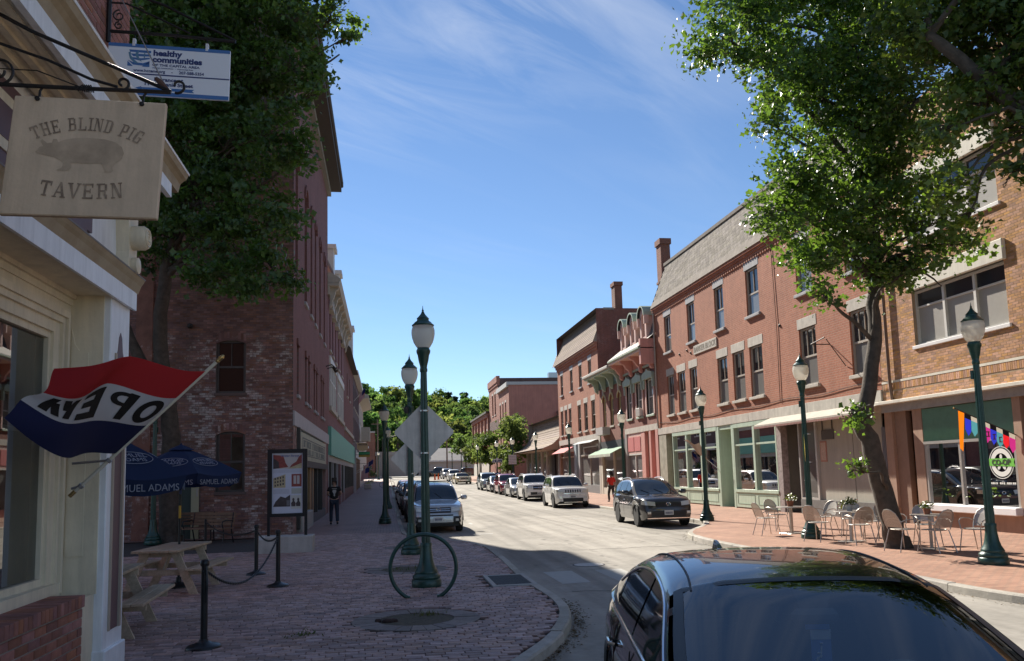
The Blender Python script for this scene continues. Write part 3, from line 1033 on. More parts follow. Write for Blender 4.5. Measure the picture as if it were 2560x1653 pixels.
# soldier course
V = MB(); u = 9.0; rn = []; rg = random.Random(4)
while u < 23.4:
	FR.box(V, u, u + .062, 4.12, 4.33, -.02, .012); rn += [rg.random()] * 6; u += .074
V.build("soldier_course", m_obrick, OB, rnd=rn, kind="stuff")
FR.box(MB(), 9, 23.47, 4.335, 4.4, -.02, .02).build("string_course", m_cream, OB)
for (a, c, e, g) in ow:
	b = MB()
	for k in range(4):
		uu = a + (c - a) * k / 3
		FR.box(b, uu - .045 if k else a, (uu + .045) if k < 3 else c, e, g, -.2, -.1)
	FR.box(b, a, c, e, e + .07, -.2, -.097); FR.box(b, a, c, g - .07, g, -.2, -.097)
	w = b.build("window", m_frame_w, OB)
	for k in range(3):
		ua, ub = a + (c - a) * k / 3 + .045, a + (c - a) * (k + 1) / 3 - .045
		MB().quad(FR.p(ua, e + .07, -.18), FR.p(ub, e + .07, -.18), FR.p(ub, g - .5, -.18), FR.p(ua, g - .5, -.18)).build("blind", mat("grey_blind", (0.36, 0.34, 0.31), .35, var=.05, spec=.6), w)
		MB().quad(FR.p(ua, g - .48, -.17), FR.p(ub, g - .48, -.17), FR.p(ub, g - .07, -.17), FR.p(ua, g - .07, -.17)).build("pane", m_glass_up, w)
		FR.box(MB(), ua, ub, g - .52, g - .47, -.2, -.13).build("rail", m_frame_w, w)
	FR.box(MB(), a - .1, c + .1, g, g + .55, -.15, .1, .02).build("lintel", m_cream, w)
	FR.box(MB(), a - .08, c + .08, e - .1, e, -.15, .06, .01).build("sill", m_wsill, w)
FR.box(MB(), 9, 23.47, 3.66, 3.76, -.1, .34, .01).build("canopy_edge", m_cream, OB)
FR.box(MB(), 9, 23.47, 3.42, 3.66, -.2, .12).build("fascia", mat("grey_fascia", (0.3, 0.29, 0.28), .7, var=.15), OB)
MB().tube([FR.p(22.95, 12.5, .09), FR.p(22.95, 4.5, .09), FR.p(22.95, 3.8, .05)], .05, 8).build("downpipe", mat("brown_pipe", (.16, .1, .07), .6), OB)
# pillars and door recess
for (a, c, m_) in ((23.1, 23.47, m_tan), (21.68, 22.1, m_tan), (17.9, 18.16, m_tan), (22.55, 23.1, mat("brown_panel", (0.27, 0.17, 0.12), .7, var=.1))):
	FR.box(MB(), a, c, -.1, 3.42, -.25, .02 if m_ is m_tan else -.08).build("pillar", m_, OB)
b = MB(); FR.box(b, 22.1, 22.55, -.05, 2.6, -.7, -.66); b.build("door", mat("brown_door", (0.16, 0.08, 0.055), .6), OB)
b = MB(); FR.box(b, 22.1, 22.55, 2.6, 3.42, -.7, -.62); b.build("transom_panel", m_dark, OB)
# corrugated panel as real ribs
b = MB(); u = 18.18
while u < 21.66:
	b.quad(FR.p(u, 2.44, -.02), FR.p(u + .035, 2.44, .02), FR.p(u + .035, 3.4, .02), FR.p(u, 3.4, -.02))
	b.quad(FR.p(u + .035, 2.44, .02), FR.p(u + .07, 2.44, -.02), FR.p(u + .07, 3.4, -.02), FR.p(u + .035, 3.4, .02)); u += .07
b.build("corrugated_panel", m_green_corr, OB)
b = MB()
FR.box(b, 18.16, 21.68, 2.36, 2.44, -.1, .03);
for uu in (18.2, 20.2, 21.62):
	FR.box(b, uu - .04, uu + .04, .64, 2.36, -.1, .01)
shopw = b.build("shop_window", mat("aluminium", (0.5, 0.48, 0.45), .4, .6), OB)
for a, c in ((18.24, 20.16), (20.24, 21.58)):
	MB().quad(FR.p(a, .64, -.04), FR.p(c, .64, -.04), FR.p(c, 2.36, -.04), FR.p(a, 2.36, -.04)).build("pane", m_glass_shop, shopw)
FR.box(MB(), 18.1, 21.7, .44, .64, -.12, .22, .02).build("sill", m_wsill, shopw)
FR.box(MB(), 9, 21.72, -.1, .44, -.2, .05).build("base", m_tan, OB)
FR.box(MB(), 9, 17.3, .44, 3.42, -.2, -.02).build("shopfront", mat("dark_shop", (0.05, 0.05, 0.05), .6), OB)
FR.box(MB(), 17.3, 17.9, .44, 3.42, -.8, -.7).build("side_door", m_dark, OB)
room(OB, RX + .3, RX + 6, 17.95, 22.0, .3, 3.4, mat("shop_wall_tan", (0.32, 0.27, 0.19), .8, var=.1), None)
FR.box(MB(), 18.0, 21.9, .3, 1.55, -2.6, -2.5).build("counter", mat("dark_counter", (0.03, 0.03, 0.035), .5), OB)
# window sign: CO-OP roundel
m_logo_w = mat("vinyl_white", (0.75, 0.77, 0.73), .6)
cu, cv = 18.75, 1.78
for r0, r1_, m_ in ((.40, .42, m_logo_w), (.24, .365, m_logo_w)):
	b = MB(); n = 40
	b.add([FR.p(cu + rr * math.cos(2 * math.pi * k / n), cv + rr * math.sin(2 * math.pi * k / n), -.03) for k in range(n) for rr in (r0, r1_)],
		[(2 * k, 2 * k + 1, (2 * k + 3) % (2 * n), (2 * k + 2) % (2 * n)) for k in range(n)])
	b.build("roundel_ring", m_, shopw)
for k in range(5):
	a = math.pi / 2 + k * 2 * math.pi / 5
	b = MB(); n = 14
	ux, vx = math.cos(a), math.sin(a)
	b.add([FR.p(cu + ux * (.15 + .07 * math.cos(t)) - vx * .045 * math.sin(t), cv + vx * (.15 + .07 * math.cos(t)) + ux * .045 * math.sin(t), -.03) for t in [2 * math.pi * i / n for i in range(n)]], [tuple(range(n))])
	b.build("roundel_petal", m_logo_w, shopw)
b = MB(); b.add([FR.p(u_, v_, -.024) for u_, v_ in ((cu + .42, cv - .08), (cu - .47, cv - .11), (cu - .43, cv + .0), (cu - .47, cv + .1), (cu + .42, cv + .11))], [(0, 1, 2, 3, 4)])
b.build("roundel_banner", mat("vinyl_green", (0.15, 0.52, 0.05), .6), shopw)
text("lettering", "CO-OP", mat("vinyl_black", (0.02, 0.03, 0.02), .6), shopw, .2, frameM(FR.p(cu, cv, -.018), (0, -1, 0), (0, 0, 1)), off=.006)
b = MB(); u_ = cu + .42
for wlen in (.05, .05, .03, .05, .0, .05, .04, .05, .0, .05, .05, .03, .05, .05):
	if wlen:
		FR.box(b, u_ - wlen, u_, cv - .56, cv - .51, -.032, -.029)
	u_ -= .062
b.build("small_print", m_logo_w, shopw)

# ================================================================== right: Barker block
m_bar = brickmat("barker_brick", (0.43, 0.165, 0.098), (0.36, 0.132, 0.08), (0.38, 0.235, 0.165), 'y', bw=.22, rh=.085, ms=.009, var=.14)
BB = root("brick_block", (RX, 34, 0), world=True, label="long red brick three-storey block with slate mansard roof and stone name plaque", cat="building")
w3 = [(42.25, 43.3), (38.75, 39.8), (35.15, 36.2), (31.55, 32.75), (27.25, 28.4), (24.0, 25.1)]
w2 = [(42.2, 43.2), (40.45, 41.55), (38.8, 39.8), (35.1, 36.2), (33.3, 34.5), (31.55, 32.75), (27.25, 28.45), (23.95, 25.05)]
ops = [(a, c, 8.35, 10.4) for a, c in w3] + [(a, c, 4.82, 7.0) for a, c in w2]
wall(FR, "wall", BB, 23.5, 45, 4.17, 11.3, ops, m_bar, .28)
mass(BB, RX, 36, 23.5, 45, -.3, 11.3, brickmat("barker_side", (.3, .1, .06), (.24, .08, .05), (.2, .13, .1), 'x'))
m_gl_trim = mat("granite_grey_lintel", (0.36, 0.36, 0.37), .8, var=.1)
for i, (a, c) in enumerate(w3):
	window(FR, BB, a, c, 8.35, 10.4, m_frame_d, m_glass_up, .14, .07, (.5,), .46, sill=.1, lintel=.012, lint_h=.42, shade=m_glass_sh, over=.1, mtrim=m_gl_trim)
for i, (a, c) in enumerate(w2):
	window(FR, BB, a, c, 4.82, 7.0, m_frame_d, m_glass_up, .14, .07, (.5,) if i < 6 else (.33, .66), .5, sill=.1, lintel=.012, lint_h=.4, shade=m_glass_sh, over=.1)
# name plaque
pq = FR.box(MB(), 36.1, 39.0, 7.6, 8.05, -.05, .05, .01).build("plaque", m_stone, BB)
text("lettering", "BARKER BLOCK", mat("carved_letter", (0.2, 0.17, 0.13), .9), pq, .38, frameM(FR.p(37.55, 7.82, .055), (0, -1, 0), (0, 0, 1)), off=.004, sx=1.02)
# iron tie anchors and hook
for u_, v_ in ((41.1, 7.95), (40.0, 8.0), (39.5, 7.8), (29.9, 7.45)):
	MB().lathe([(.06, 0), (.07, .02), (.03, .05), (0, .06)], 8, f=lambda x, y, z: (-z, x, y), c=FR.p(u_, v_, .002)).build("tie_anchor", m_iron, BB)
b = MB().tube([FR.p(26.3, 6.1, .02), FR.p(26.3, 6.1, .75), FR.p(25.4, 6.2, .75)], .02, 6).tube([FR.p(25.4, 5.2, .02), FR.p(25.4, 6.15, .7)], .015, 6)
b.build("sign_arm", m_iron, BB)
# corbelled brick cornice
for k, (z0, z1_, dd) in enumerate([(10.86, 10.98, .05), (10.98, 11.1, .1), (11.1, 11.22, .16)]):
	FR.box(MB(), 23.5, 45, z0, z1_, -.05, dd).build("cornice_course", m_bar, BB)
b = MB(); u_ = 23.55
while u_ < 44.9:
	FR.box(b, u_, u_ + .11, 10.74, 10.86, -.02, .05); u_ += .22
b.build("dentil_course", m_bar, BB, kind="stuff")
m_flash = mat("roof_flashing", (0.26, 0.23, 0.2), .9, .0, var=.2, spec=.1)
MB().quad(FR.p(23.5, 11.22, .2), FR.p(45, 11.22, .2), FR.p(45, 11.62, .05), FR.p(23.5, 11.62, .05)).quad(FR.p(23.5, 11.22, .2), FR.p(45, 11.22, .2), FR.p(45, 11.22, 0), FR.p(23.5, 11.22, 0)).build("flashing", m_flash, BB)
# mansard slope with slates laid one by one
m_slate = mat("roof_slate", (0.25, 0.225, 0.195), .95, var=.2, vs=3, rnd=.2, spec=.05)
z0r, z1r, d0r, d1r = 11.55, 13.85, .06, -.85
MB().quad(FR.p(23.5, z0r, d0r - .03), FR.p(45, z0r, d0r - .03), FR.p(45, z1r, d1r - .03), FR.p(23.5, z1r, d1r - .03)).build("mansard_slope", m_tar, BB)
MB().add([FR.p(45, 11.3, 0), FR.p(45, z0r, d0r), FR.p(45, z1r, d1r), FR.p(45, z1r, -6), FR.p(45, 11.3, -6)], [(0, 1, 2, 3, 4)]).add([FR.p(23.5, 11.3, 0), FR.p(23.5, z0r, d0r), FR.p(23.5, z1r, d1r), FR.p(23.5, z1r, -6), FR.p(23.5, 11.3, -6)], [(0, 1, 2, 3, 4)]).build("mansard_end", m_tar, BB)
NR = 12; SW = .36
rows = [(z0r + (z1r - z0r) * k / NR, d0r + (d1r - d0r) * k / NR) for k in range(NR + 1)]
org = Vector(ORG[BB])
dz_, dd_ = rows[1][0] - rows[0][0], rows[1][1] - rows[0][1]
sl = MB(); sl.add([(0, .006, 0), (0, SW - .006, 0), (-dd_ * 1.0, SW - .006, dz_ * 1.0), (-dd_ * 1.0, .006, dz_ * 1.0), (-.005, .006, -.002), (-.005, SW - .006, -.002), (-dd_ - .002, SW - .006, dz_), (-dd_ - .002, .006, dz_)],
				[(0, 1, 2, 3), (4, 5, 6, 7), (0, 1, 5, 4), (1, 2, 6, 5), (2, 3, 7, 6), (3, 0, 4, 7)])
slm = sl.mesh("slate"); slm.materials.append(m_slate)
cnt = 0; V = []; F = []; Rn = []; rg = random.Random(8)
todo = []
for k in range(NR):
	u_ = 23.5 + (SW / 2 if k % 2 else 0)
	while u_ + SW <= 45.01:
		todo.append((u_, k)); u_ += SW
todo.sort(key=lambda t: 0 if 30.5 < t[0] < 40 else 1)
for i, (u_, k) in enumerate(todo):
	p = Vector(FR.p(u_, rows[k][0], rows[k][1] + .006 + rg.uniform(0, .002))) - org
	if i < 300:
		o = obj("slate", slm, None, BB); o.location = p
	else:
		n0 = len(V)
		V += [tuple(p + Vector(q)) for q in sl.v]
		F += [tuple(n0 + q for q in f) for f in sl.f]; Rn += [rg.random()] * 6
o = obj("slates", raw_mesh("slates", np.array(V), np.array(F), m_slate, Rn), None, BB); o["kind"] = "stuff"
FR.box(MB(), 23.5, 45, 13.83, 14.0, -1.3, -.75).build("roof_kerb", m_flash, BB)
MB().quad((RX + .9, 23.5, 13.9), (36, 23.5, 13.9), (36, 45, 13.9), (RX + .9, 45, 13.9)).build("roof_deck", m_tar, BB)
ch = MB(); ch.box(16.8, 17.4, 46.3, 47.1, 11.2, 15.6).box(16.73, 17.47, 46.22, 47.18, 15.6, 15.95).box(16.74, 17.46, 46.24, 47.16, 13.2, 13.35)
ch.build("chimney", brickmat("chimney_brick", (.27, .095, .06), (.22, .08, .05), (.2, .13, .1), 'x'), BB)
# stone band of separate blocks over the shops
rg = random.Random(2); u_ = 23.5
while u_ < 44.99:
	L_ = min(rg.uniform(1.9, 2.7), 45 - u_)
	if 45 - u_ - L_ < .6: L_ = 45 - u_
	FR.box(MB(), u_ + .004, u_ + L_ - .004, 3.8, 4.17, -.3, .05 + rg.uniform(0, .006), .006).build("band_stone", m_stone, BB); u_ += L_
MB().tube([FR.p(44.85, 11.1, .08), FR.p(44.85, 4.3, .08)], .05, 8).build("downpipe", m_frame_d, BB)
MB().tube([FR.p(23.6 + 21.2 * k / 30, 4.42 + .05 * math.sin(k * .9), .03) for k in range(31)], .012, 5).tube([FR.p(30.2, 4.4, .03), FR.p(30.1, 7.6, .03), FR.p(30.2, 10.7, .03)], .012, 5).build("cable", m_iron, BB)
# mint green shopfront
m_mint = mat("mint_paint", (0.48, 0.59, 0.47), .5, var=.04)
m_mint_d = mat("mint_paint_dark", (0.26, 0.36, 0.28), .5)

def mint_front(u0, u1, n):
	b = MB()
	FR.box(b, u0, u1, 3.6, 3.8, -.25, .04); FR.box(b, u0, u1, .72, .84, -.25, .06); FR.box(b, u0, u1, 2.78, 2.86, -.2, .0)
	ws = (u1 - u0) / n
	for k in range(n + 1):
		uu = u0 + ws * k
		FR.box(b, max(u0, uu - .09), min(u1, uu + .09), .84, 3.6, -.22, .03)
	w = b.build("shop_window", m_mint, BB)
	for k in range(n):
		a, c = u0 + ws * k + .09, u0 + ws * (k + 1) - .09
		for e, g in ((.84, 2.78), (2.86, 3.6)):
			MB().quad(FR.p(a, e, -.1), FR.p(c, e, -.1), FR.p(c, g, -.1), FR.p(a, g, -.1)).build("pane", m_glass_shop, w)
	FR.box(MB(), u0, u1, .06, .72, -.2, .02).build("stall_riser", m_mint, BB)
	for k in range(n):
		a, c = u0 + ws * k + .16, u0 + ws * (k + 1) - .16
		b = MB()
		for (p, q, r_, s_) in ((a, c, .2, .225), (a, c, .6, .625), (a, a + .025, .225, .6), (c - .025, c, .225, .6)):
			FR.box(b, p, q, r_, s_, -.05, .032)
		b.build("panel_mould", m_mint_d, BB)
	FR.box(MB(), u0, u1, -.1, .06, -.2, .0).build("plinth", mat("brown_plinth", (.2, .12, .08), .9), BB)

mint_front(36.7, 42.75, 3)
mint_front(30.75, 34.85, 2)
# recessed entrance between the two windows
FR.box(MB(), 36.45, 36.68, -.05, 3.8, -1.4, .03).build("entrance_side", m_mint, BB)
FR.box(MB(), 34.87, 35.05, -.05, 3.8, -1.4, .03).build("entrance_side", m_mint, BB)
FR.box(MB(), 35.05, 36.45, 3.6, 3.8, -1.4, .0).build("entrance_head", m_mint, BB)
b = MB(); FR.box(b, 35.05, 35.4, 0, 3.6, -1.4, -1.34); FR.box(b, 36.1, 36.45, 0, 3.6, -1.4, -1.34); FR.box(b, 35.4, 36.1, 0, .3, -1.4, -1.34); FR.box(b, 35.4, 36.1, 2.3, 2.45, -1.4, -1.34)
b.build("shop_door", m_mint, BB)
MB().quad(FR.p(35.4, .3, -1.37), FR.p(36.1, .3, -1.37), FR.p(36.1, 3.6, -1.37), FR.p(35.4, 3.6, -1.37)).build("pane", m_glass_up, BB)
FR.box(MB(), 43.75, 44.95, -.1, 3.8, -.3, .03).build("granite_pier", mat("mossy_granite", (0.33, 0.31, 0.24), .9, var=.3, vs=2), BB)
FR.box(MB(), 42.75, 43.75, -.1, 3.8, -1.0, -.9).build("recess", m_bar, BB)
m_intf = mat("shop_interior_grey", (0.26, 0.25, 0.22), .8, var=.15, vs=1)
room(BB, RX + .35, RX + 8, 30.6, 43.0, 0, 3.8, m_intf, None)
# awning box and boarded shop next to it
m_aw = mat("awning_cream", (0.45, 0.41, 0.35), .95, var=.15)
b = MB(); b.quad(FR.p(23.4, 3.8, .05), FR.p(31.1, 3.8, .05), FR.p(31.2, 3.5, .75), FR.p(23.3, 3.5, .75)).quad(FR.p(23.3, 3.5, .75), FR.p(31.2, 3.5, .75), FR.p(31.2, 3.44, .75), FR.p(23.3, 3.44, .75))
b.build("awning", m_aw, BB)
V = MB(); u_ = 23.3
while u_ < 31.15:
	V.quad(FR.p(u_, 3.44, .752), FR.p(u_ + .1, 3.44, .752), FR.p(u_ + .09, 3.36, .752), FR.p(u_ + .01, 3.36, .752)); u_ += .11
V.build("valance", mat("faded_maroon", (0.30, 0.14, 0.12), .8, var=.3), BB)
FR.box(MB(), 23.5, 30.7, 3.5, 3.8, -.25, .0).build("shop_fascia", m_aw, BB)
FR.box(MB(), 30.35, 30.72, -.05, 3.5, -.25, .03).build("timber_post", mat("peeling_timber", (0.30, 0.25, 0.24), .85, var=.35, vs=8), BB)
FR.box(MB(), 29.3, 30.35, -.05, 3.5, -.95, -.9).build("dark_doorway", m_dark, BB)
for a, c in ((29.2, 29.32),):
	FR.box(MB(), a, c, -.05, 3.5, -.9, -.2).build("reveal", m_aw, BB)
b = MB(); FR.box(b, 27.85, 27.97, .5, 3.5, -.2, -.08); FR.box(b, 29.12, 29.2, .5, 3.5, -.2, -.08); FR.box(b, 27.97, 29.12, .5, .62, -.2, -.08)
w = b.build("shop_window", mat("bare_aluminium", (0.55, 0.53, 0.5), .45, .5), BB)
MB().quad(FR.p(27.97, .62, -.14), FR.p(29.12, .62, -.14), FR.p(29.12, 3.5, -.14), FR.p(27.97, 3.5, -.14)).build("pane", glassmat("window_milky", clear=False, dark=(0.16, 0.15, 0.14)), w)
b = MB(); FR.box(b, 23.9, 27.85, .55, 3.5, -.2, -.16); b.build("board", mat("painted_board", (0.40, 0.38, 0.32), .8, var=.07, vs=1), BB)
for uu in (25.6,):
	FR.box(MB(), uu - .012, uu + .012, .55, 3.5, -.2, -.155).build("board_joint", mat("board_shadow_gap", (.12, .12, .1), .9), BB)
FR.box(MB(), 27.3, 27.72, 1.95, 2.7, -.18, -.14).build("poster", mat("poster_red_edge", (.42, .2, .15), .7), BB)
FR.box(MB(), 27.35, 27.67, 2.0, 2.65, -.18, -.135).build("poster_sheet", mat("poster_sheet", (.5, .36, .28), .7, var=.3, vs=25), BB)
b = MB(); FR.box(b, 26.75, 27.55, 2.75, 3.1, -.15, -.12); FR.box(b, 26.8, 26.84, 3.1, 3.44, -.15, -.12); FR.box(b, 27.46, 27.5, 3.1, 3.44, -.15, -.12); b.build("notice", mat("dark_notice", (.09, .085, .08), .7), BB)
FR.box(MB(), 23.9, 29.2, -.05, .55, -.25, -.05).build("stall_riser", mat("dark_riser", (0.15, 0.14, 0.13), .8, var=.2), BB)
for k in range(5):
	FR.box(MB(), 23.55 + k * .07, 23.59 + k * .07, 0, 3.0, -.2, -.1).build("slat", mat("slat_grey", (.2, .2, .22), .7), BB)
# ================================================================== right: pink fronted house with dormers
m_pink = mat("pink_paint", (0.60, 0.30, 0.255), .6, var=.06)
m_pinkl = mat("pale_pink_paint", (0.64, 0.43, 0.37), .6, var=.08)
m_sage = mat("sage_trim", (0.36, 0.44, 0.35), .6, var=.08)
m_dred = brickmat("dark_red_brick", (0.30, 0.10, 0.07), (0.25, 0.085, 0.06), (0.2, 0.13, 0.11), 'y', var=.2)
PK = root("pink_house", (RX, 48, 0), world=True, label="narrow pink fronted brick house with three arched roof dormers", cat="building")
pw = [(49.85, 50.95), (47.7, 48.9), (45.6, 46.9)]
wall(FR, "wall", PK, 45.02, 51.6, 4.5, 8.6, [(a, c, 5.1, 7.25) for a, c in pw], m_dred, .18)
mass(PK, RX + .4, 32, 45.05, 51.58, -.3, 11.6, m_dred)
for a, c in pw:
	w = window(FR, PK, a, c, 5.1, 7.25, m_frame_w, m_glass_sh, .16, .07, (), .5, sill=.08, mtrim=m_sage, over=.06)
	b = MB()
	FR.box(b, a - .16, a, 5.1, 7.3, -.1, .05); FR.box(b, c, c + .16, 5.1, 7.3, -.1, .05)
	b.build("jamb_casing", m_pinkl, w)
	pts = [(a - .28, 7.25), (c + .28, 7.25), (c + .28, 7.55), (c + .12, 7.62), ((a + c) / 2 + .2, 7.72), ((a + c) / 2, 7.86), ((a + c) / 2 - .2, 7.72), (a - .12, 7.62), (a - .28, 7.55)]
	FR.prism(MB(), pts, -.1, .2).build("window_hood", m_sage, w)
	FR.box(MB(), a - .26, a - .08, 6.7, 7.25, .0, .14).build("hood_bracket", m_sage, w)
	FR.box(MB(), c + .08, c + .26, 6.7, 7.25, .0, .14).build("hood_bracket", m_sage, w)
FR.box(MB(), 47.8, 48.55, 5.14, 5.62, -.2, .22, .01).build("air_conditioner", mat("ac_white", (0.6, 0.58, 0.54), .5), PK)
for k in range(5):
	FR.box(MB(), 47.86, 48.5, 5.2 + k * .08, 5.24 + k * .08, .2, .226).build("louvre", m_frame_d, PK)
FR.box(MB(), 45.02, 51.6, 4.15, 4.5, -.2, .05).build("stone_band", m_stone, PK)
FR.box(MB(), 45.02, 51.6, 8.0, 8.12, -.05, .1).build("frieze_mould", m_sage, PK)
FR.box(MB(), 45.02, 51.6, 8.12, 8.75, -.2, .04).build("frieze", m_pink, PK)
FR.box(MB(), 45.02, 51.65, 8.75, 8.88, -.2, .95, .02).build("soffit", m_pinkl, PK)
FR.box(MB(), 45.0, 51.7, 8.88, 9.02, -.3, 1.05, .04).build("gutter", m_sage, PK)
for k in range(4):
	uu = 45.2 + k * 2.05
	pts = [(.04, 8.75), (.85, 8.75), (.85, 8.6), (.62, 8.5), (.45, 8.25), (.3, 8.1), (.26, 7.85), (.14, 7.75), (.04, 7.75)]
	MB().prism(pts, uu, uu + .26, lambda d, v, u: FR.p(u, v, d)).build("cornice_bracket", m_pink, PK)
# sloped apron roof below the dormers and mansard face
m_apron = mat("apron_shingle", (0.4, 0.37, 0.33), .8, var=.15)
MB().quad(FR.p(45.0, 9.02, 1.05), FR.p(51.7, 9.02, 1.05), FR.p(51.7, 9.75, .1), FR.p(45.0, 9.75, .1)).build("apron_roof", m_apron, PK)
MB().quad(FR.p(45.0, 9.75, .1), FR.p(51.7, 9.75, .1), FR.p(51.7, 11.6, -.5), FR.p(45.0, 11.6, -.5)).build("mansard_slope", mat("dark_slate", (.11, .1, .1), .9, var=.2), PK)
FR.box(MB(), 45.0, 45.3, 8.0, 9.5, 0, .9).build("parapet_end", m_pink, PK)
for k in range(3):
	uc = 46.3 + k * 2.1
	D = root  # dormers are parts with their own window
	b = MB(); n = 10
	FR.box(b, uc - .58, uc - .32, 9.6, 11.0, -.9, .25); FR.box(b, uc + .32, uc + .58, 9.6, 11.0, -.9, .25)
	FR.box(b, uc - .32, uc + .32, 9.55, 9.8, -.9, .22)
	arc = lambda R_, vb: [(uc + R_ * math.cos(math.pi * t / n), vb + R_ * math.sin(math.pi * t / n)) for t in range(n + 1)]
	FR.prism(b, arc(.58, 11.0) + arc(.32, 10.9)[::-1], -.9, .25)
	dm = b.build("dormer", m_pinkl, PK)
	FR.prism(MB(), arc(.68, 11.02) + arc(.59, 11.02)[::-1], -.9, .42).build("dormer_hood", m_sage, dm)
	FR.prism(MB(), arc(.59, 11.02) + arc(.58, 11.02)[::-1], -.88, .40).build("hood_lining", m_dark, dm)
	FR.box(MB(), uc - .7, uc - .58, 10.5, 11.03, .1, .4).build("hood_bracket", m_pinkl, dm)
	FR.box(MB(), uc + .58, uc + .7, 10.5, 11.03, .1, .4).build("hood_bracket", m_pinkl, dm)
	b = MB(); pts = [(uc - .32, 9.8), (uc + .32, 9.8)] + arc(.32, 10.9)
	b.add([FR.p(u_, v_, -.1) for u_, v_ in pts], [tuple(range(len(pts)))])
	b.build("pane", m_glass_up, dm)
	FR.box(MB(), uc - .32, uc + .32, 10.4, 10.46, -.12, -.04).build("sash_rail", m_frame_w, dm)
	FR.box(MB(), uc - .02, uc + .02, 9.8, 11.2, -.12, -.05).build("sash_bar", m_frame_w, dm)
# ground floor
FR.box(MB(), 45.05, 45.5, -.05, 4.15, -.2, .06).build("pier", m_pink, PK)
FR.box(MB(), 46.4, 46.75, -.05, 4.15, -.2, .04).build("pier", m_pink, PK)
FR.box(MB(), 47.6, 48.3, -.05, 4.15, -.2, .02).build("pier", m_pink, PK)
FR.box(MB(), 51.2, 51.6, -.05, 4.15, -.2, .06).build("pier", mat("grey_pipe", (.3, .28, .26), .6), PK)
FR.box(MB(), 48.3, 51.2, 2.85, 4.15, -.2, .0).build("shop_fascia", m_pinkl, PK)
for a, c in ((48.5, 49.7), (49.85, 51.05)):
	FR.box(MB(), a, c, 3.0, 3.9, -.02, .03).build("fascia_panel", mat("rose_panel", (.56, .18, .17), .6), PK)
FR.box(MB(), 48.3, 51.2, -.05, .5, -.2, .0).build("stall_riser", m_pink, PK)
w = FR.box(FR.box(MB(), 48.3, 51.2, 2.75, 2.85, -.15, .0), 49.7, 49.8, .5, 2.75, -.15, -.03).build("shop_window", m_frame_w, PK)
MB().quad(FR.p(48.3, .5, -.1), FR.p(51.2, .5, -.1), FR.p(51.2, 2.75, -.1), FR.p(48.3, 2.75, -.1)).build("pane", m_glass_sh, w)
b = MB(); FR.box(b, 46.75, 47.6, 2.4, 4.15, -.6, -.55); b.build("transom", m_pinkl, PK)
b = MB(); FR.box(b, 46.75, 47.6, 0, 2.4, -.6, -.55); b.build("shop_door", mat("dark_door", (.06, .05, .05), .3), PK)
FR.box(MB(), 45.5, 46.4, 0, 4.15, -.3, -.2).build("side_panel", m_pink, PK)

# ================================================================== right: dark red house with arched windows
BR = root("arched_window_house", (RX, 55, 0), world=True, label="narrow dark red house with yellow arched windows and green bracketed cornice", cat="building")
aw = [(52.3, 53.1), (54.2, 55.1), (56.1, 57.0)]
wall(FR, "wall", BR, 51.62, 57.9, 3.9, 8.2, [(a, c, 4.95, 7.15) for a, c in aw], m_dred, .2)
mass(BR, RX + .3, 30, 51.62, 57.9, -.3, 9.2, m_dred)
m_ochre = mat("ochre_casing", (.5, .40, .2), .6)
for a, c in aw:
	w = window(FR, BR, a, c, 4.95, 7.15, m_ochre, m_glass_sh, .18, .1, (), .5, sill=.06, over=.05)
	n = 10; um, R_ = (a + c) / 2, (c - a) / 2
	arc = [(um + R_ * math.cos(math.pi * t / n), 6.75 + R_ * math.sin(math.pi * t / n)) for t in range(n + 1)]
	FR.prism(MB(), [(c, 7.2), (c, 6.75)] + arc[1:-1] + [(a, 6.75), (a, 7.2)], -.16, .004).build("arch_spandrel", m_dred, w)
	arc2 = [(um + (R_ + .13) * math.cos(math.pi * t / n), 6.75 + (R_ + .13) * math.sin(math.pi * t / n)) for t in range(n + 1)]
	FR.prism(MB(), arc + arc2[::-1], -.05, .06).build("arch_mould", m_ochre, w)
	FR.box(MB(), um - .1, um + .1, 7.22, 7.7, .0, .1).build("keystone", m_stone, w)
FR.box(MB(), 51.62, 57.9, 7.75, 8.5, -.1, .06).build("frieze", mat("dark_green_paint", (.1, .16, .13), .6), BR)
for k in range(3):
	FR.box(MB(), 52.2 + k * 1.9, 53.6 + k * 1.9, 7.95, 8.3, .05, .08).build("frieze_panel", mat("blue_grey_panel", (.13, .2, .24), .6), BR)
FR.box(MB(), 51.65, 58.5, 8.5, 8.62, -.1, .95, .02).build("soffit", m_sage, BR)
FR.box(MB(), 51.65, 58.6, 8.62, 8.82, -.2, 1.1, .03).build("cornice", mat("grey_cornice", (.42, .4, .36), .7), BR)
for k in range(4):
	uu = 51.9 + k * 1.95
	pts = [(.06, 8.5), (.85, 8.5), (.85, 8.36), (.55, 8.25), (.4, 8.0), (.3, 7.6), (.1, 7.45), (.06, 7.45)]
	MB().prism(pts, uu, uu + .22, lambda d, v, u: FR.p(u, v, d)).build("cornice_bracket", m_sage, BR)
FR.box(MB(), 55.3, 57.2, 4.35, 4.9, .0, .55).build("blank_signboard", mat("faded_signboard", (.42, .38, .36), .8), BR)
FR.box(MB(), 51.62, 57.9, 3.4, 3.9, -.2, .03).build("fascia", mat("black_fascia", (.04, .04, .045), .6), BR)
b = MB().quad(FR.p(52.0, 3.4, .05), FR.p(57.9, 3.4, .05), FR.p(57.9, 2.95, 1.0), FR.p(52.0, 2.95, 1.0)); b.build("awning", mat("mint_awning", (.3, .42, .31), .95), BR)
b = MB(); u_ = 52.0
while u_ < 57.8:
	b.quad(FR.p(u_, 2.95, 1.002), FR.p(u_ + .3, 2.95, 1.002), FR.p(u_ + .26, 2.75, 1.002), FR.p(u_ + .04, 2.75, 1.002)); u_ += .31
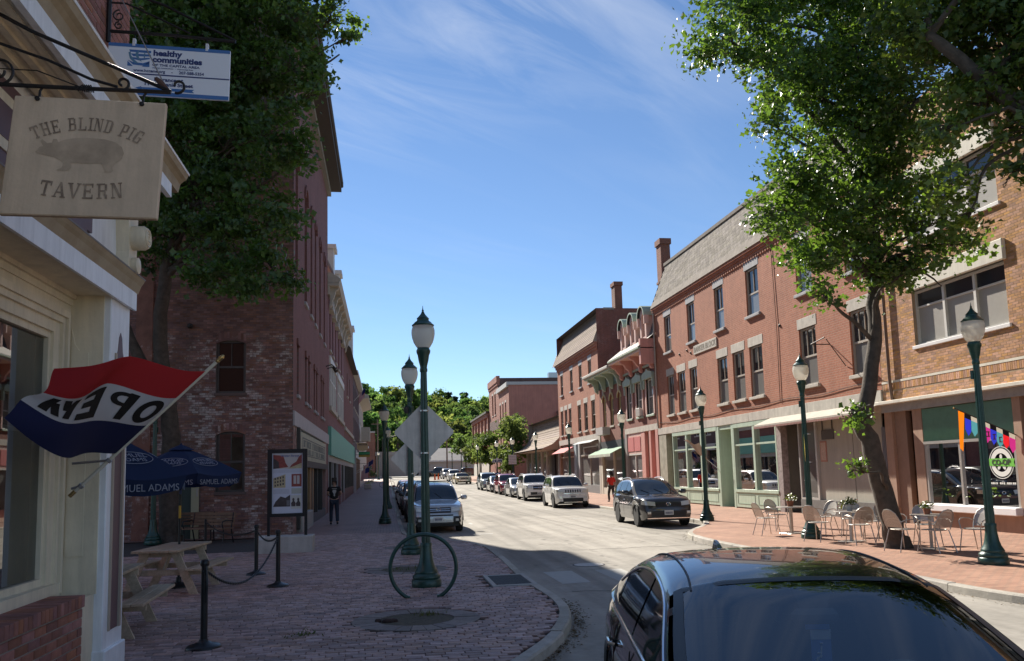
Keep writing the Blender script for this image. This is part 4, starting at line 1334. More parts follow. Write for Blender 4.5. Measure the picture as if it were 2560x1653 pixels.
b.build("valance", mat("pale_valance", (.55, .58, .48), .8, var=.2, vs=3), BR)
FR.box(MB(), 51.62, 57.9, -.1, .6, -.2, .03).build("stall_riser", m_cream, BR)
FR.box(MB(), 57.5, 57.9, -.1, 3.4, -.2, .05).build("pier", m_cream, BR)
FR.box(MB(), 51.62, 52.0, -.1, 3.4, -.2, .05).build("pier", m_dark, BR)
w = FR.box(FR.box(MB(), 52.0, 57.5, 3.3, 3.4, -.15, 0), 54.6, 54.75, .6, 3.3, -.15, 0).build("shop_window", m_cream, BR)
MB().quad(FR.p(52.0, .6, -.1), FR.p(57.5, .6, -.1), FR.p(57.5, 3.3, -.1), FR.p(52.0, 3.3, -.1)).build("pane", m_glass_sh, w)

# ================================================================== right: brick block with brown shingle mansard
BK = root("mansard_block", (RX, 65, 0), world=True, label="red brick block with brown shingled mansard and tall brick chimney", cat="building")
k3 = [(59.9, 60.9), (63.0, 64.0), (66.2, 67.2), (70.0, 71.0)]
k2 = [(59.2, 60.3), (61.5, 62.6), (63.7, 64.8), (67.1, 68.1), (68.7, 69.7), (70.3, 71.3)]
ops = [(a, c, 8.6, 10.4) for a, c in k3] + [(a, c, 5.0, 7.2) for a, c in k2]
wall(FR, "wall", BK, 57.92, 72.2, 4.6, 11.4, ops, m_bar, .25)
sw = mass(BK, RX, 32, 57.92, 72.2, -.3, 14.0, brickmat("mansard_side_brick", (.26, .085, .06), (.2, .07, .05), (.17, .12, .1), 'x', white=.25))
for a, c in k3:
	window(FR, BK, a, c, 8.6, 10.4, m_frame_d, m_glass_up, .14, .07, (.5,), .46, sill=.1, lintel=.012, lint_h=.4, over=.1, mtrim=m_gl_trim)
for a, c in k2:
	window(FR, BK, a, c, 5.0, 7.2, m_frame_d, m_glass_up, .14, .07, (.5,), .5, sill=.1, lintel=.012, lint_h=.4, over=.1)
for z0_, z1_, dd in ((10.9, 11.1, .08), (11.1, 11.3, .18), (11.3, 11.45, .28)):
	FR.box(MB(), 57.92, 72.2, z0_, z1_, -.05, dd).build("cornice_course", m_bar, BK)
m_shing = mat("brown_shingle", (0.255, 0.19, 0.145), .9, var=.18, vs=2, rnd=.14)
NRW = 14
for k in range(NRW):
	t0, t1 = k / NRW, (k + 1) / NRW
	za, zb_ = 11.45 + 2.45 * t0, 11.45 + 2.45 * t1
	da, db = .3 - .95 * t0, .3 - .95 * t1
	b = MB(); b.quad(FR.p(57.95, za, da + .03), FR.p(73.0, za, da + .03), FR.p(73.0, zb_, db), FR.p(57.95, zb_, db)).quad(FR.p(57.95, za, da + .03), FR.p(73.0, za, da + .03), FR.p(73.0, za, da - .02), FR.p(57.95, za, da - .02))
	b.build("shingle_course", m_shing, BK)
MB().add([FR.p(57.93, 11.4, .3), FR.p(57.93, 13.9, -.65), FR.p(57.93, 13.9, -3), FR.p(57.93, 11.4, -3)], [(0, 1, 2, 3)]).build("mansard_end", m_shing, BK)
FR.box(MB(), 57.9, 73.0, 13.88, 14.05, -1.4, -.6).build("roof_kerb", m_flash, BK)
MB().box(17.9, 18.5, 60.2, 61.1, 13.5, 16.3).box(17.83, 18.57, 60.12, 61.18, 16.3, 16.6).build("chimney", brickmat("chimney_brick", (.27, .095, .06), (.22, .08, .05), (.2, .13, .1), 'x'), BK)
FR.box(MB(), 57.92, 72.2, 4.15, 4.6, -.2, .05).build("stone_band", m_stone, BK)
for a, c, m_ in ((57.92, 58.4, m_stone), (64.4, 64.9, mat("grey_pier", (.4, .4, .4), .7)), (65.6, 66.4, mat("blue_grey_pier", (.33, .4, .44), .7)), (71.7, 72.2, m_tan)):
	FR.box(MB(), a, c, -.1, 4.15, -.2, .06).build("pier", m_, BK)
for a, c in ((58.4, 64.4), (66.4, 71.7)):
	FR.box(MB(), a, c, -.1, .75, -.2, .02).build("stall_riser", mat("grey_riser", (.2, .2, .2), .7), BK)
	w = FR.box(FR.box(MB(), a, c, 3.0, 3.12, -.15, 0), (a + c) / 2 - .06, (a + c) / 2 + .06, .75, 3.0, -.15, -.02).build("shop_window", m_frame_d, BK)
	MB().quad(FR.p(a, .75, -.1), FR.p(c, .75, -.1), FR.p(c, 4.1, -.1), FR.p(a, 4.1, -.1)).build("pane", m_glass_sh, w)
MB().quad(FR.p(66.6, 3.9, .05), FR.p(71.6, 3.9, .05), FR.p(71.6, 3.4, .9), FR.p(66.6, 3.4, .9)).build("awning", mat("red_awning", (.5, .06, .07), .8), BK)
MB().quad(FR.p(58.4, 4.2, .1), FR.p(64.4, 4.2, .1), FR.p(64.4, 3.95, .7), FR.p(58.4, 3.95, .7)).build("awning", mat("grey_awning", (.3, .3, .3), .8), BK)

# ================================================================== right: low shop with flared shingle roof
CS = root("flared_roof_shop", (RX, 81, gz(81)), world=True, label="low shop under a flared brown shingle roof", cat="building")
prof = [(-.9, 7.2), (-.75, 6.4), (-.5, 5.6), (-.05, 4.9), (.6, 4.35), (1.5, 4.0)]
for i, ((da, za), (db, zb_)) in enumerate(zip(prof, prof[1:])):
	for k in range(3):
		t0, t1 = k / 3, (k + 1) / 3
		d0_, d1_, v0_, v1_ = da + (db - da) * t0, da + (db - da) * t1, za + (zb_ - za) * t0, za + (zb_ - za) * t1
		b = MB().quad(FR.p(72.7, v1_, d1_ + .03), FR.p(90, v1_, d1_ + .03), FR.p(90, v0_, d0_), FR.p(72.7, v0_, d0_)).quad(FR.p(72.7, v1_, d1_ + .03), FR.p(90, v1_, d1_ + .03), FR.p(90, v1_, d1_ - .01), FR.p(72.7, v1_, d1_ - .01))
		b.build("shingle_course", m_shing, CS)
pts = prof + [(1.5, 3.85), (-3, 3.85), (-3, 7.2)]
FR_ = lambda d, v, u: FR.p(u, v, d)
MB().prism(pts, 72.66, 72.74, FR_).build("gable_end", mat("tan_gable", (.42, .32, .22), .8), CS)
MB().prism(pts, 89.96, 90.0, FR_).build("gable_end", mat("tan_gable", (.42, .32, .22), .8), CS)
MB().quad(FR.p(72.7, 3.9, 1.45), FR.p(90, 3.9, 1.45), FR.p(90, 3.9, -.3), FR.p(72.7, 3.9, -.3)).build("soffit", m_aw, CS)
mass(CS, RX + .3, 32, 72.7, 90, -.3, 7.1, mat("plain_grey_wall", (.3, .28, .25), .9))
FR.box(MB(), 72.7, 90, -.1, 1.0, -.3, .0).build("stall_riser", m_aw, CS)
b = MB()
for k in range(7):
	FR.box(b, 72.8 + k * 2.85, 73.0 + k * 2.85, 1.0, 3.88, -.25, .0)
w = b.build("shop_window", mat("pale_frame", (.5, .5, .48), .6), CS)
MB().quad(FR.p(72.7, 1.0, -.15), FR.p(90, 1.0, -.15), FR.p(90, 3.88, -.15), FR.p(72.7, 3.88, -.15)).build("pane", m_glass_sh, w)
FR.box(MB(), 74.6, 76.0, .3, 3.88, -.3, .02).build("shop_door", m_dark, CS)
FR.box(MB(), 73.2, 75.8, 3.35, 3.8, .3, .36).build("signboard", mat("brown_signboard", (.2, .12, .08), .7), CS)
text("lettering", "ATIONE", m_logo_w, CS, .36, frameM(FR.p(78.5, 3.4, .06), (0, -1, 0), (0, 0, 1)), off=.01)

# ================================================================== right, far: salmon brick blocks
m_salm = mat("salmon_render", (0.50, 0.22, 0.165), .85, var=.1, vs=1)
m_salmb = brickmat("salmon_brick", (.40, .16, .11), (.34, .13, .09), (.28, .17, .13), 'y')
DD = root("salmon_block", (RX, 104, gz(104)), world=True, label="salmon painted three-storey brick block with blank side wall", cat="building")
dw = [(104.5, 105.5), (107, 108), (109.5, 110.5)]
ops = [(a, c, v, v + 2.1) for a, c in dw for v in (5.2, 9.0)]
wall(FR, "wall", DD, 102, 112, 4.2, 13.1, ops, m_salmb, .25)
for o_ in ops:
	window(FR, DD, *o_, m_frame_d, m_glass_up, .25, .07, (), .5, sill=.08, lintel=.02, lint_h=.3)
mass(DD, RX, 52, 102, 112, -.3, 13.1, m_salm)
MB().box(RX - .25, 52, 101.85, 102.1, 13.1, 13.5).box(RX - .3, RX, 102.1, 112, 12.9, 13.5).build("coping", mat("grey_coping", (.5, .49, .47), .7), DD)
MB().box(21.9, 23.8, 101.4, 102.0, 3, 9.6).build("chimney_breast", brickmat("chimney_brick", (.27, .095, .06), (.22, .08, .05), (.2, .13, .1), 'x'), DD)
b = MB();
for k in range(4):
	FR.box(b, 102.2 + k * 2.6, 102.5 + k * 2.6, gz(104) - .1, 4.2, -.2, .05)
b.build("shop_pier", m_cream, DD)
FR.box(MB(), 102, 112, 3.6, 4.3, -.2, .08).build("fascia", m_cream, DD)
FR.box(MB(), 102, 112, gz(104) - .1, 3.6, -.25, -.2).build("shop_window", m_glass_sh, DD)
D2 = root("tall_salmon_block", (RX, 118, gz(118)), world=True, label="tallest far brick block with stepped corner parapet", cat="building")
dw = [(114.5, 115.8), (117.2, 118.5)]
ops = [(a, c, v, v + 3.0) for a, c in dw for v in (5.6, 10.2)]
wall(FR, "wall", D2, 112.05, 122, 1.0, 15.2, ops, m_salmb, .25)
for o_ in ops:
	window(FR, D2, *o_, m_frame_d, m_glass_up, .25, .07, (), .5, sill=.08, lintel=.02, lint_h=.3)
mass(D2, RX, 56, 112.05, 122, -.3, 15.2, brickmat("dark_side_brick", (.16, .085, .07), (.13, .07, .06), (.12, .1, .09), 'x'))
FR.box(MB(), 112.0, 122.1, 14.6, 15.5, -.3, .2).build("cornice", m_salmb, D2)
FR.box(MB(), 112.0, 122.1, 14.2, 14.6, -.3, .1).build("cornice", m_salmb, D2)
MB().box(23.5, 25.5, 114, 115, 14.8, 16.2).build("roof_vent", mat("galvanised", (.45, .5, .52), .4, .7), D2)
FR.box(MB(), 112.05, 122, 8.0, 9.4, .0, .03).build("recessed_band", brickmat("dark_side_brick", (.16, .085, .07), (.13, .07, .06), (.12, .1, .09), 'x'), D2)
D3 = root("pilastered_block", (RX, 132, gz(132)), world=True, label="lowest far brick block with pilasters and dark eave", cat="building")
ops = []
for k in range(5):
	for q in (0, 1):
		a = 123.2 + k * 4.4 + q * 1.5
		ops.append((a, a + .9, 5.0, 8.4))
wall(FR, "wall", D3, 122.1, 145, 1.0, 11.0, ops, m_salmb, .25)
for o_ in ops:
	window(FR, D3, *o_, m_frame_d, m_glass_up, .25, .07, (), .5, lintel=.04, lint_h=.3)
for k in range(6):
	FR.box(MB(), 122.2 + k * 4.5, 122.7 + k * 4.5, 3.5, 10.4, -.1, .25).build("pilaster", m_salmb, D3)
mass(D3, RX, 50, 122.1, 145, -.3, 11.0, m_salmb)
FR.box(MB(), 122.1, 145.2, 10.4, 11.0, -.2, .3).build("frieze", m_salmb, D3)
FR.box(MB(), 122.0, 145.4, 11.0, 11.3, -.4, .55).build("eave", m_tar, D3)
FR.box(MB(), 122.1, 145, 1.0, 3.5, .0, .06).build("shopfront", m_cream, D3)

# ================================================================== left: brick building with side wall on the courtyard
LX = -3.04
FL = Fac('L', LX); FS = Fac('S', 27.55)
m_wallb = mat("old_brick", (0.2, 0.09, 0.07), .9, var=.35, vs=1.6, bump=.4, bs=90, rnd=.3)
# old whitewash left in patches on the lower side wall
_nt = m_wallb.node_tree
_b = _nt.nodes["Principled BSDF"]
_src = _b.inputs["Base Color"].links[0].from_socket
_geo = _nt.nodes.new("ShaderNodeNewGeometry")
_n = _nt.nodes.new("ShaderNodeTexNoise"); _n.inputs["Scale"].default_value = 1.3; _n.inputs["Detail"].default_value = 12; _n.inputs["Roughness"].default_value = .82
_nt.links.new(_geo.outputs["Position"], _n.inputs[0])
_sx = _nt.nodes.new("ShaderNodeSeparateXYZ"); _nt.links.new(_geo.outputs["Position"], _sx.inputs[0])
_h = _nt.nodes.new("ShaderNodeMapRange"); _h.inputs[1].default_value = 6.75; _h.inputs[2].default_value = 6.5; _h.inputs[3].default_value = 0; _h.inputs[4].default_value = 1
_nt.links.new(_sx.outputs[2], _h.inputs[0])
_r = _nt.nodes.new("ShaderNodeMapRange"); _r.inputs[1].default_value = .49; _r.inputs[2].default_value = .6; _r.inputs[4].default_value = .6
_oi = _nt.nodes.new("ShaderNodeObjectInfo"); _at = _nt.nodes.new("ShaderNodeAttribute"); _at.attribute_name = "rnd"
_ad = _nt.nodes.new("ShaderNodeMath"); _ad.operation = 'ADD'
_nt.links.new(_oi.outputs["Random"], _ad.inputs[0]); _nt.links.new(_at.outputs["Fac"], _ad.inputs[1])
_m3 = _nt.nodes.new("ShaderNodeMath"); _m3.operation = 'MULTIPLY'; _m3.inputs[1].default_value = 3.7
_fr = _nt.nodes.new("ShaderNodeMath"); _fr.operation = 'FRACT'
_nt.links.new(_ad.outputs[0], _m3.inputs[0]); _nt.links.new(_m3.outputs[0], _fr.inputs[0])
_jr = _nt.nodes.new("ShaderNodeMapRange"); _jr.inputs[3].default_value = -.1; _jr.inputs[4].default_value = .05
_nt.links.new(_fr.outputs[0], _jr.inputs[0])
_sm = _nt.nodes.new("ShaderNodeMath"); _sm.operation = 'ADD'
_nt.links.new(_n.outputs[0], _sm.inputs[0]); _nt.links.new(_jr.outputs[0], _sm.inputs[1])
_nt.links.new(_sm.outputs[0], _r.inputs[0])
_m = _nt.nodes.new("ShaderNodeMath"); _m.operation = 'MULTIPLY'
_nt.links.new(_r.outputs[0], _m.inputs[0]); _nt.links.new(_h.outputs[0], _m.inputs[1])
_mw = _nt.nodes.new("ShaderNodeMixRGB"); _mw.inputs[2].default_value = (.62, .57, .54, 1)
_nt.links.new(_m.outputs[0], _mw.inputs[0]); _nt.links.new(_src, _mw.inputs[1]); _nt.links.new(_mw.outputs[0], _b.inputs["Base Color"])

m_frontb = brickmat("front_brick", (0.235, 0.105, 0.092), (0.2, 0.088, 0.078), (0.18, 0.115, 0.105), 'y', bw=.215, rh=.078, ms=.008, var=.15)
LB = root("corner_brick_building", (LX, 35, 0), world=True, label="tall old brick building at the courtyard corner with long arched upper windows", cat="building")
sops = [(-5.5, -4.58, 4.7, 6.45), (-5.47, -4.58, 1.46, 3.42), (-6.95, -5.98, -.1, 2.25)]
wall(FS, "side_wall", LB, -19, LX, -.3, 17.6, sops, m_mortar_d, .3)
bricks(FS, LB, -12.5, LX, -.02, 14.5, [(a - .02, c + .02, e - .02, g + .05) for a, c, e, g in sops], m_wallb, bl=.2, bh=.062, j=.012, limit=300, pick=(-6, -3.2, .2, 6.9), seed=6)
for (a, c, e, g), gl_ in zip(sops[:2], (m_glass_blk, m_glass_shop)):
	w = window(FS, LB, a, c, e, g, m_frame_k, gl_, .16, .07, (.5,), .5, sill=.04, sill_h=.1, over=.06, mtrim=mat("dark_sill", (.12, .08, .07), .8))
	n = 10; um, hw = (a + c) / 2, (c - a) / 2
	seg = [(um + hw * 1.05 * x, g - .1 + .12 * (1 - x * x)) for x in [1 - 2 * k / n for k in range(n + 1)]]
	FS.prism(MB(), [(c + .05, g + .06)] + seg + [(a - .05, g + .06)], -.12, .006).build("arch_head", m_wallb, w)
	for k in range(11):
		x0_, x1_ = a - .03 + (c - a + .06) * k / 11, a - .03 + (c - a + .06) * (k + .86) / 11
		xm = (x0_ + x1_) / 2; lift = .1 * (1 - ((xm - um) / hw) ** 2)
		FS.box(MB(), x0_, x1_, g - .02 + lift, g + .2 + lift, -.02, .012).build("voussoir", m_wallb, w)
FS.box(MB(), -5.4, -4.66, 1.5, 3.35, -2.2, -2.15).build("interior_wall", mat("interior_dim", (.30, .28, .22), .8, var=.4, vs=2), LB)
MB().box(-5.6, -4.4, 27.9, 30, 1.3, 1.4).build("interior_floor", m_dark, LB)
# cream door casing and door
b = MB(); FS.box(b, -6.95, -6.72, -.05, 2.25, -.2, .03); FS.box(b, -6.22, -5.98, -.05, 2.25, -.2, .03); FS.box(b, -6.72, -6.22, 2.05, 2.25, -.2, .03)
b.build("door_casing", mat("ochre_cream", (.42, .37, .24), .7), LB)
FS.box(MB(), -6.72, -6.22, -.05, 2.05, -.2, -.15).build("door", mat("dark_green_door", (.05, .06, .05), .5), LB)
FS.box(MB(), -6.06, -6.0, 1.35, 1.6, .03, .06).build("meter_box", m_frame_d, LB)
MB().lathe([(.09, 0), (.09, .06), (.05, .09), (.05, .2), (0, .2)], 12, f=lambda x, y, z: (x, -z, y), c=(-6.34, 27.53, 6.93)).build("vent_pipe", m_iron, LB)
FS.box(MB(), -8.0, -7.5, 0, 16, -.05, .1).build("pilaster", m_wallb, LB)
# street front
tops = [(28.1, 28.9), (31.3, 32.3), (33.8, 34.6), (35.8, 36.6), (38.3, 39.2), (41.0, 41.9)]
smal = [(28.7, 29.3), (31.6, 32.2), (32.9, 33.5), (35.4, 36.0), (36.6, 37.2), (39.2, 39.8), (40.4, 41.0)]
fops = [(a, c, 8.6, 13.2) for a, c in tops] + [(a, c, 4.75, 6.5) for a, c in smal]
wall(FL, "front_wall", LB, 27.55, 43.9, 4.1, 17.6, fops, m_frontb, .3)
for a, c in tops:
	w = window(FL, LB, a, c, 8.6, 13.2, m_frame_k, m_glass_up, .22, .07, (.5,), .45, sill=.08, over=.08, mtrim=m_gl_trim)
	n = 8; um, R_ = (a + c) / 2, (c - a) / 2
	arc = [(um + R_ * math.cos(math.pi * t / n), 13.2 - R_ + R_ * math.sin(math.pi * t / n)) for t in range(n + 1)]
	FL.prism(MB(), [(c + .02, 13.25), (c + .02, 13.2 - R_)] + arc[1:-1] + [(a - .02, 13.2 - R_), (a - .02, 13.25)], -.2, .004).build("arch_spandrel", m_frontb, w)
	arc2 = [(um + (R_ + .16) * math.cos(math.pi * t / n), 13.2 - R_ + (R_ + .16) * math.sin(math.pi * t / n)) for t in range(n + 1)]
	FL.prism(MB(), arc + arc2[::-1], -.02, .07).build("arch_mould", m_frontb, w)
for a, c in smal:
	w = window(FL, LB, a, c, 4.75, 6.5, m_frame_k, m_glass_up, .2, .06, (), .5, sill=.08, over=.06, mtrim=m_gl_trim)
	FL.box(MB(), a - .08, c + .08, 6.5, 6.72, -.05, .06).build("hood_mould", m_frontb, w)
FL.box(MB(), 27.6, 43.9, 3.6, 4.1, -.3, .06, .01).build("stone_band", mat("grey_band", (.44, .42, .43), .8, var=.1), LB)
# deep eave on the front, with soffit, gutter and dark roof
FL.box(MB(), 27.2, 43.9, 17.2, 17.5, -.1, .2).build("eave_mould", mat("grey_green_trim", (.25, .26, .24), .7), LB)
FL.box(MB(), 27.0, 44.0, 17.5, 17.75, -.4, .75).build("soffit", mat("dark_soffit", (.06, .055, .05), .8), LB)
FL.box(MB(), 27.0, 44.05, 17.75, 18.1, .5, .85, .05).build("gutter", m_tar, LB)
MB().quad((LX + .8, 27.0, 18.0), (LX + .8, 44.05, 18.0), (-9, 44.05, 20.5), (-9, 27.0, 20.5)).quad((-15.2, 27.0, 18.0), (-15.2, 44.05, 18.0), (-9, 44.05, 20.5), (-9, 27.0, 20.5)).build("roof", m_tar, LB)
MB().add([(LX, 43.9, 4), (-15, 43.9, 4), (-15, 43.9, 17.8), (-9, 43.9, 20.4), (LX, 43.9, 17.8)], [(0, 1, 2, 3, 4)]).build("rear_gable", m_frontb, LB)
MB().add([(LX, 27.56, 17.5), (-15, 27.56, 17.5), (-9, 27.56, 20.4)], [(0, 1, 2)]).build("front_gable", m_wallb, LB)
# museum shopfront: cream signboard in a frame, windows, boarded door
m_sgn = mat("cream_signboard", (.42, .42, .31), .7, var=.12, vs=2)
FL.box(MB(), 28.7, 28.95, .1, 3.6, -.3, .12).build("sign_post", m_frame_k, LB)
sg = FL.box(MB(), 29.0, 41.3, 2.5, 3.5, -.1, .08, .01).build("signboard", m_sgn, LB)
b = MB()
for (p, q, r_, s_) in ((29.9, 40.6, 3.28, 3.32), (29.9, 40.6, 2.66, 2.7), (29.9, 29.98, 2.7, 3.28), (40.52, 40.6, 2.7, 3.28)):
	FL.box(b, p, q, r_, s_, .078, .09)
b.build("sign_border", mat("grey_sign_ink", (.13, .15, .15), .7), sg)
rg = random.Random(21)
for v0_, v1_ in ((2.98, 3.24), (2.72, 2.94)):     # two lines of lettering, unreadable at this distance
	b = MB(); u_ = 30.3
	while u_ < 40.2:
		wl = rg.uniform(.3, .5)
		FL.box(b, u_, u_ + .1, v0_, v1_, .078, .088)
		if rg.random() < .7:
			FL.box(b, u_ + wl - .1, u_ + wl, v0_, v1_, .078, .088)
		if rg.random() < .6:
			FL.box(b, u_ + .1, u_ + wl - .1, v1_ - .05, v1_, .078, .088)
		if rg.random() < .5:
			FL.box(b, u_ + .1, u_ + wl - .1, v0_, v0_ + .05, .078, .088)
		u_ += wl + (.16 if rg.random() < .8 else .5)
	b.build("lettering", mat("grey_sign_ink", (.13, .15, .15), .7), sg)
FL.box(MB(), 28.95, 42.2, 2.25, 2.5, -.2, .12).build("shop_cornice", mat("dark_brown_trim", (.07, .055, .05), .7), LB)
FL.box(MB(), 41.6, 41.95, 0, 3.6, -.1, .06).build("pink_post", mat("pinkish_post", (.35, .22, .2), .7), LB)
FL.box(MB(), 42.2, 43.85, 0, 3.6, -.2, .02).build("brick_pier", m_frontb, LB)
FL.box(MB(), 27.6, 28.7, -.1, 3.6, -.3, .0).build("corner_pier", m_wallb, LB)
FL.box(MB(), 28.95, 33.0, -.1, .6, -.3, .2, .02).build("granite_step", m_conc, LB)
FL.box(MB(), 33.0, 42.0, -.1, .35, -.3, .04).build("stall_riser", mat("dark_riser2", (.1, .09, .09), .8), LB)
b = MB()
for k in range(5):
	FL.box(b, 29.0 + k * 2.6, 29.14 + k * 2.6, .35, 2.25, -.15, .05)
w = b.build("shop_window", m_frame_k, LB)
MB().quad(FL.p(29, .35, -.08), FL.p(41.6, .35, -.08), FL.p(41.6, 2.25, -.08), FL.p(29, 2.25, -.08)).build("pane", m_glass_up, w)
FL.box(MB(), 33.4, 35.2, .1, 2.25, -.1, .02).build("plywood_panel", mat("plywood", (.32, .2, .1), .8, var=.2), LB)
# small floodlights on the front
for uu in (42.6, 43.5):
	MB().tube([FL.p(uu, 7.6, 0), FL.p(uu, 7.7, .3), FL.p(uu, 7.55, .45)], .03, 6).lathe([(.04, 0), (.13, .12), (.13, .16)], 10, c=FL.p(uu, 7.38, .45)).build("floodlight", m_iron, LB)

# ================================================================== left: second building with bracketed cornice and green board
m_b2 = brickmat("maroon_brick", (0.27, 0.12, 0.12), (0.23, 0.1, 0.1), (0.2, 0.13, 0.13), 'y', var=.12)
m_ivory = mat("ivory_trim", (.42, .38, .31), .7, var=.1)
L2 = root("bracketed_building", (LX, 52, 0), world=True, label="maroon brick building with big ivory bracketed cornice beyond the corner building", cat="building")
t2 = [(45.2, 46.2), (47.6, 48.6), (50.4, 51.4), (53.6, 54.8), (57, 58.2)]
ops = [(a, c, 8.9, 11.2) for a, c in t2] + [(45.0, 50.6, 5.75, 8.1), (52.3, 59.3, 5.75, 8.1)]
wall(FL, "wall", L2, 43.95, 61, 4.6, 12.2, ops, m_b2, .25)
mass(L2, LX, -18, 43.95, 61, -.3, 12.2, m_b2)
for a, c in t2:
	w = window(FL, L2, a, c, 8.9, 11.2, m_ivory, m_glass_up, .2, .07, (), .5, sill=.1, over=.08, mtrim=m_ivory)
	n = 8; um = (a + c) / 2
	FL.prism(MB(), [(a - .2, 11.1), (c + .2, 11.1), (c + .2, 11.35), (um + .3, 11.6), (um, 11.75), (um - .3, 11.6), (a - .2, 11.35)], -.1, .22).build("window_hood", m_ivory, w)
for a, c in ((45.0, 50.6), (52.3, 59.3)):
	b = MB(); n = 4
	for k in range(n + 1):
		uu = a + (c - a) * k / n
		FL.box(b, max(a, uu - .12), min(c, uu + .12), 5.75, 8.1, -.15, .05)
	FL.box(b, a, c, 7.2, 7.3, -.15, .03)
	w = b.build("triple_window", m_frame_w, L2)
	MB().quad(FL.p(a, 5.75, -.1), FL.p(c, 5.75, -.1), FL.p(c, 8.1, -.1), FL.p(a, 8.1, -.1)).build("pane", m_glass_sh, w)
	FL.box(MB(), a - .2, c + .2, 8.1, 8.5, -.1, .1).build("lintel", m_frame_w, w)
	FL.box(MB(), a - .2, c + .2, 5.5, 5.75, -.1, .14).build("sill", m_ivory, w)
FL.box(MB(), 43.95, 61, 11.75, 12.2, -.1, .1).build("frieze", m_ivory, L2)
FL.box(MB(), 43.95, 60.6, 12.2, 12.4, -.3, .62, .03).build("cornice_soffit", m_ivory, L2)
MB().prism([(.62, 12.4), (.7, 12.6), (.2, 12.95), (-.3, 12.95), (-.3, 12.4)], 43.95, 60.7, lambda d, v, u: FL.p(u, v, d)).build("cornice", m_ivory, L2)
for k in range(9):
	uu = 44.3 + k * 2.05
	pts = [(.1, 12.2), (.56, 12.2), (.56, 12.08), (.4, 12.0), (.33, 11.7), (.24, 11.5), (.2, 11.2), (.1, 11.1)]
	MB().prism(pts, uu, uu + .32, lambda d, v, u: FL.p(u, v, d)).build("cornice_bracket", m_ivory, L2)
MB().quad(FL.p(43.9, 13.0, .3), FL.p(61, 13.0, .3), FL.p(61, 15.4, -.8), FL.p(43.9, 15.4, -.8)).build("mansard_slope", mat("grey_mansard", (.18, .17, .17), .8), L2)
for uu in (46.5, 52.5):
	FL.box(FL.box(MB(), uu, uu + 1.2, 13.1, 15.0, -.8, .15), uu - .12, uu + 1.32, 15.0, 15.25, -.8, .3).build("dormer", m_frame_w, L2)
MB().box(LX - 1.8, LX - .6, 57.5, 59.5, 13, 15.6).build("chimney", m_frontb, L2)
FL.box(MB(), 44.6, 77.5, 3.05, 4.6, -.1, .14).build("green_signboard", mat("sea_green_board", (.16, .42, .33), .6, var=.03), L2)
FL.box(MB(), 43.95, 61, 2.7, 3.05, -.1, .02).build("concrete_lintel", m_conc, L2)
for k in range(9):
	FL.box(MB(), 44.0 + k * 2.1, 44.25 + k * 2.1, 0, 2.7, -.2, .03).build("mullion", m_frame_k if k % 2 else mat("steel_grey", (.3, .3, .32), .5), L2)
FL.box(MB(), 43.95, 61, -.1, .75, -.2, .02).build("brick_riser", m_b2, L2)
MB().quad(FL.p(43.95, .75, -.1), FL.p(61, .75, -.1), FL.p(61, 2.7, -.1), FL.p(43.95, 2.7, -.1)).build("shop_pane", m_glass_up, L2)
FL.box(MB(), 54.2, 55.4, -.1, 2.7, -.1, .06).build("brick_pier", m_b2, L2)

# third: plain brick with a gabled dormer
L3 = root("gabled_brick_house", (LX, 69, gz(69)), world=True, label="red brick house with steep dark roof and white dormer beyond the bracketed building", cat="building")
m_b3 = brickmat("plain_red_brick", (0.23, 0.085, 0.065), (0.19, 0.07, 0.055), (0.15, 0.1, 0.09), 'y', var=.15)
ops = [(65.5, 66.6, 8.3, 10.2), (70, 71.1, 8.3, 10.2)]
wall(FL, "wall", L3, 61.05, 77.6, 4.6, 11.6, ops, m_b3, .2)
for o_ in ops:
	window(FL, L3, *o_, m_frame_k, m_glass_up, .2, .07, (), .5, sill=.08)
mass(L3, LX, -16, 61.05, 77.6, -.3, 11.6, m_b3)
MB().prism([(LX + .5, 11.5), (LX - 3.2, 15.5), (-13, 15.5), (-16.4, 11.5)], 61.05, 77.8, lambda a, c, h: (a, h, c)).build("roof", m_tar, L3)
FL.box(FL.box(MB(), 68.0, 69.6, 12.0, 14.2, -2, .35), 67.8, 69.8, 14.2, 14.45, -2, .5).build("dormer", m_frame_w, L3)
FL.box(MB(), 61.3, 77.5, 5.35, 5.62, -.1, .1).build("stone_string", m_ivory, L3)
FL.box(MB(), 61.05, 77.6, 2.7, 3.05, -.1, .02).build("concrete_lintel", m_conc, L3)
FL.box(MB(), 61.05, 77.6, gz(65) - .1, 1.0, -.2, .02).build("brick_riser", m_b3, L3)
for k in range(8):
	FL.box(MB(), 61.1 + k * 2.3, 61.3 + k * 2.3, 0, 2.7, -.2, .03).build("mullion", m_frame_k, L3)
MB().quad(FL.p(61.05, .9, -.1), FL.p(77.6, .9, -.1), FL.p(77.6, 2.7, -.1), FL.p(61.05, 2.7, -.1)).build("shop_pane", m_glass_up, L3)
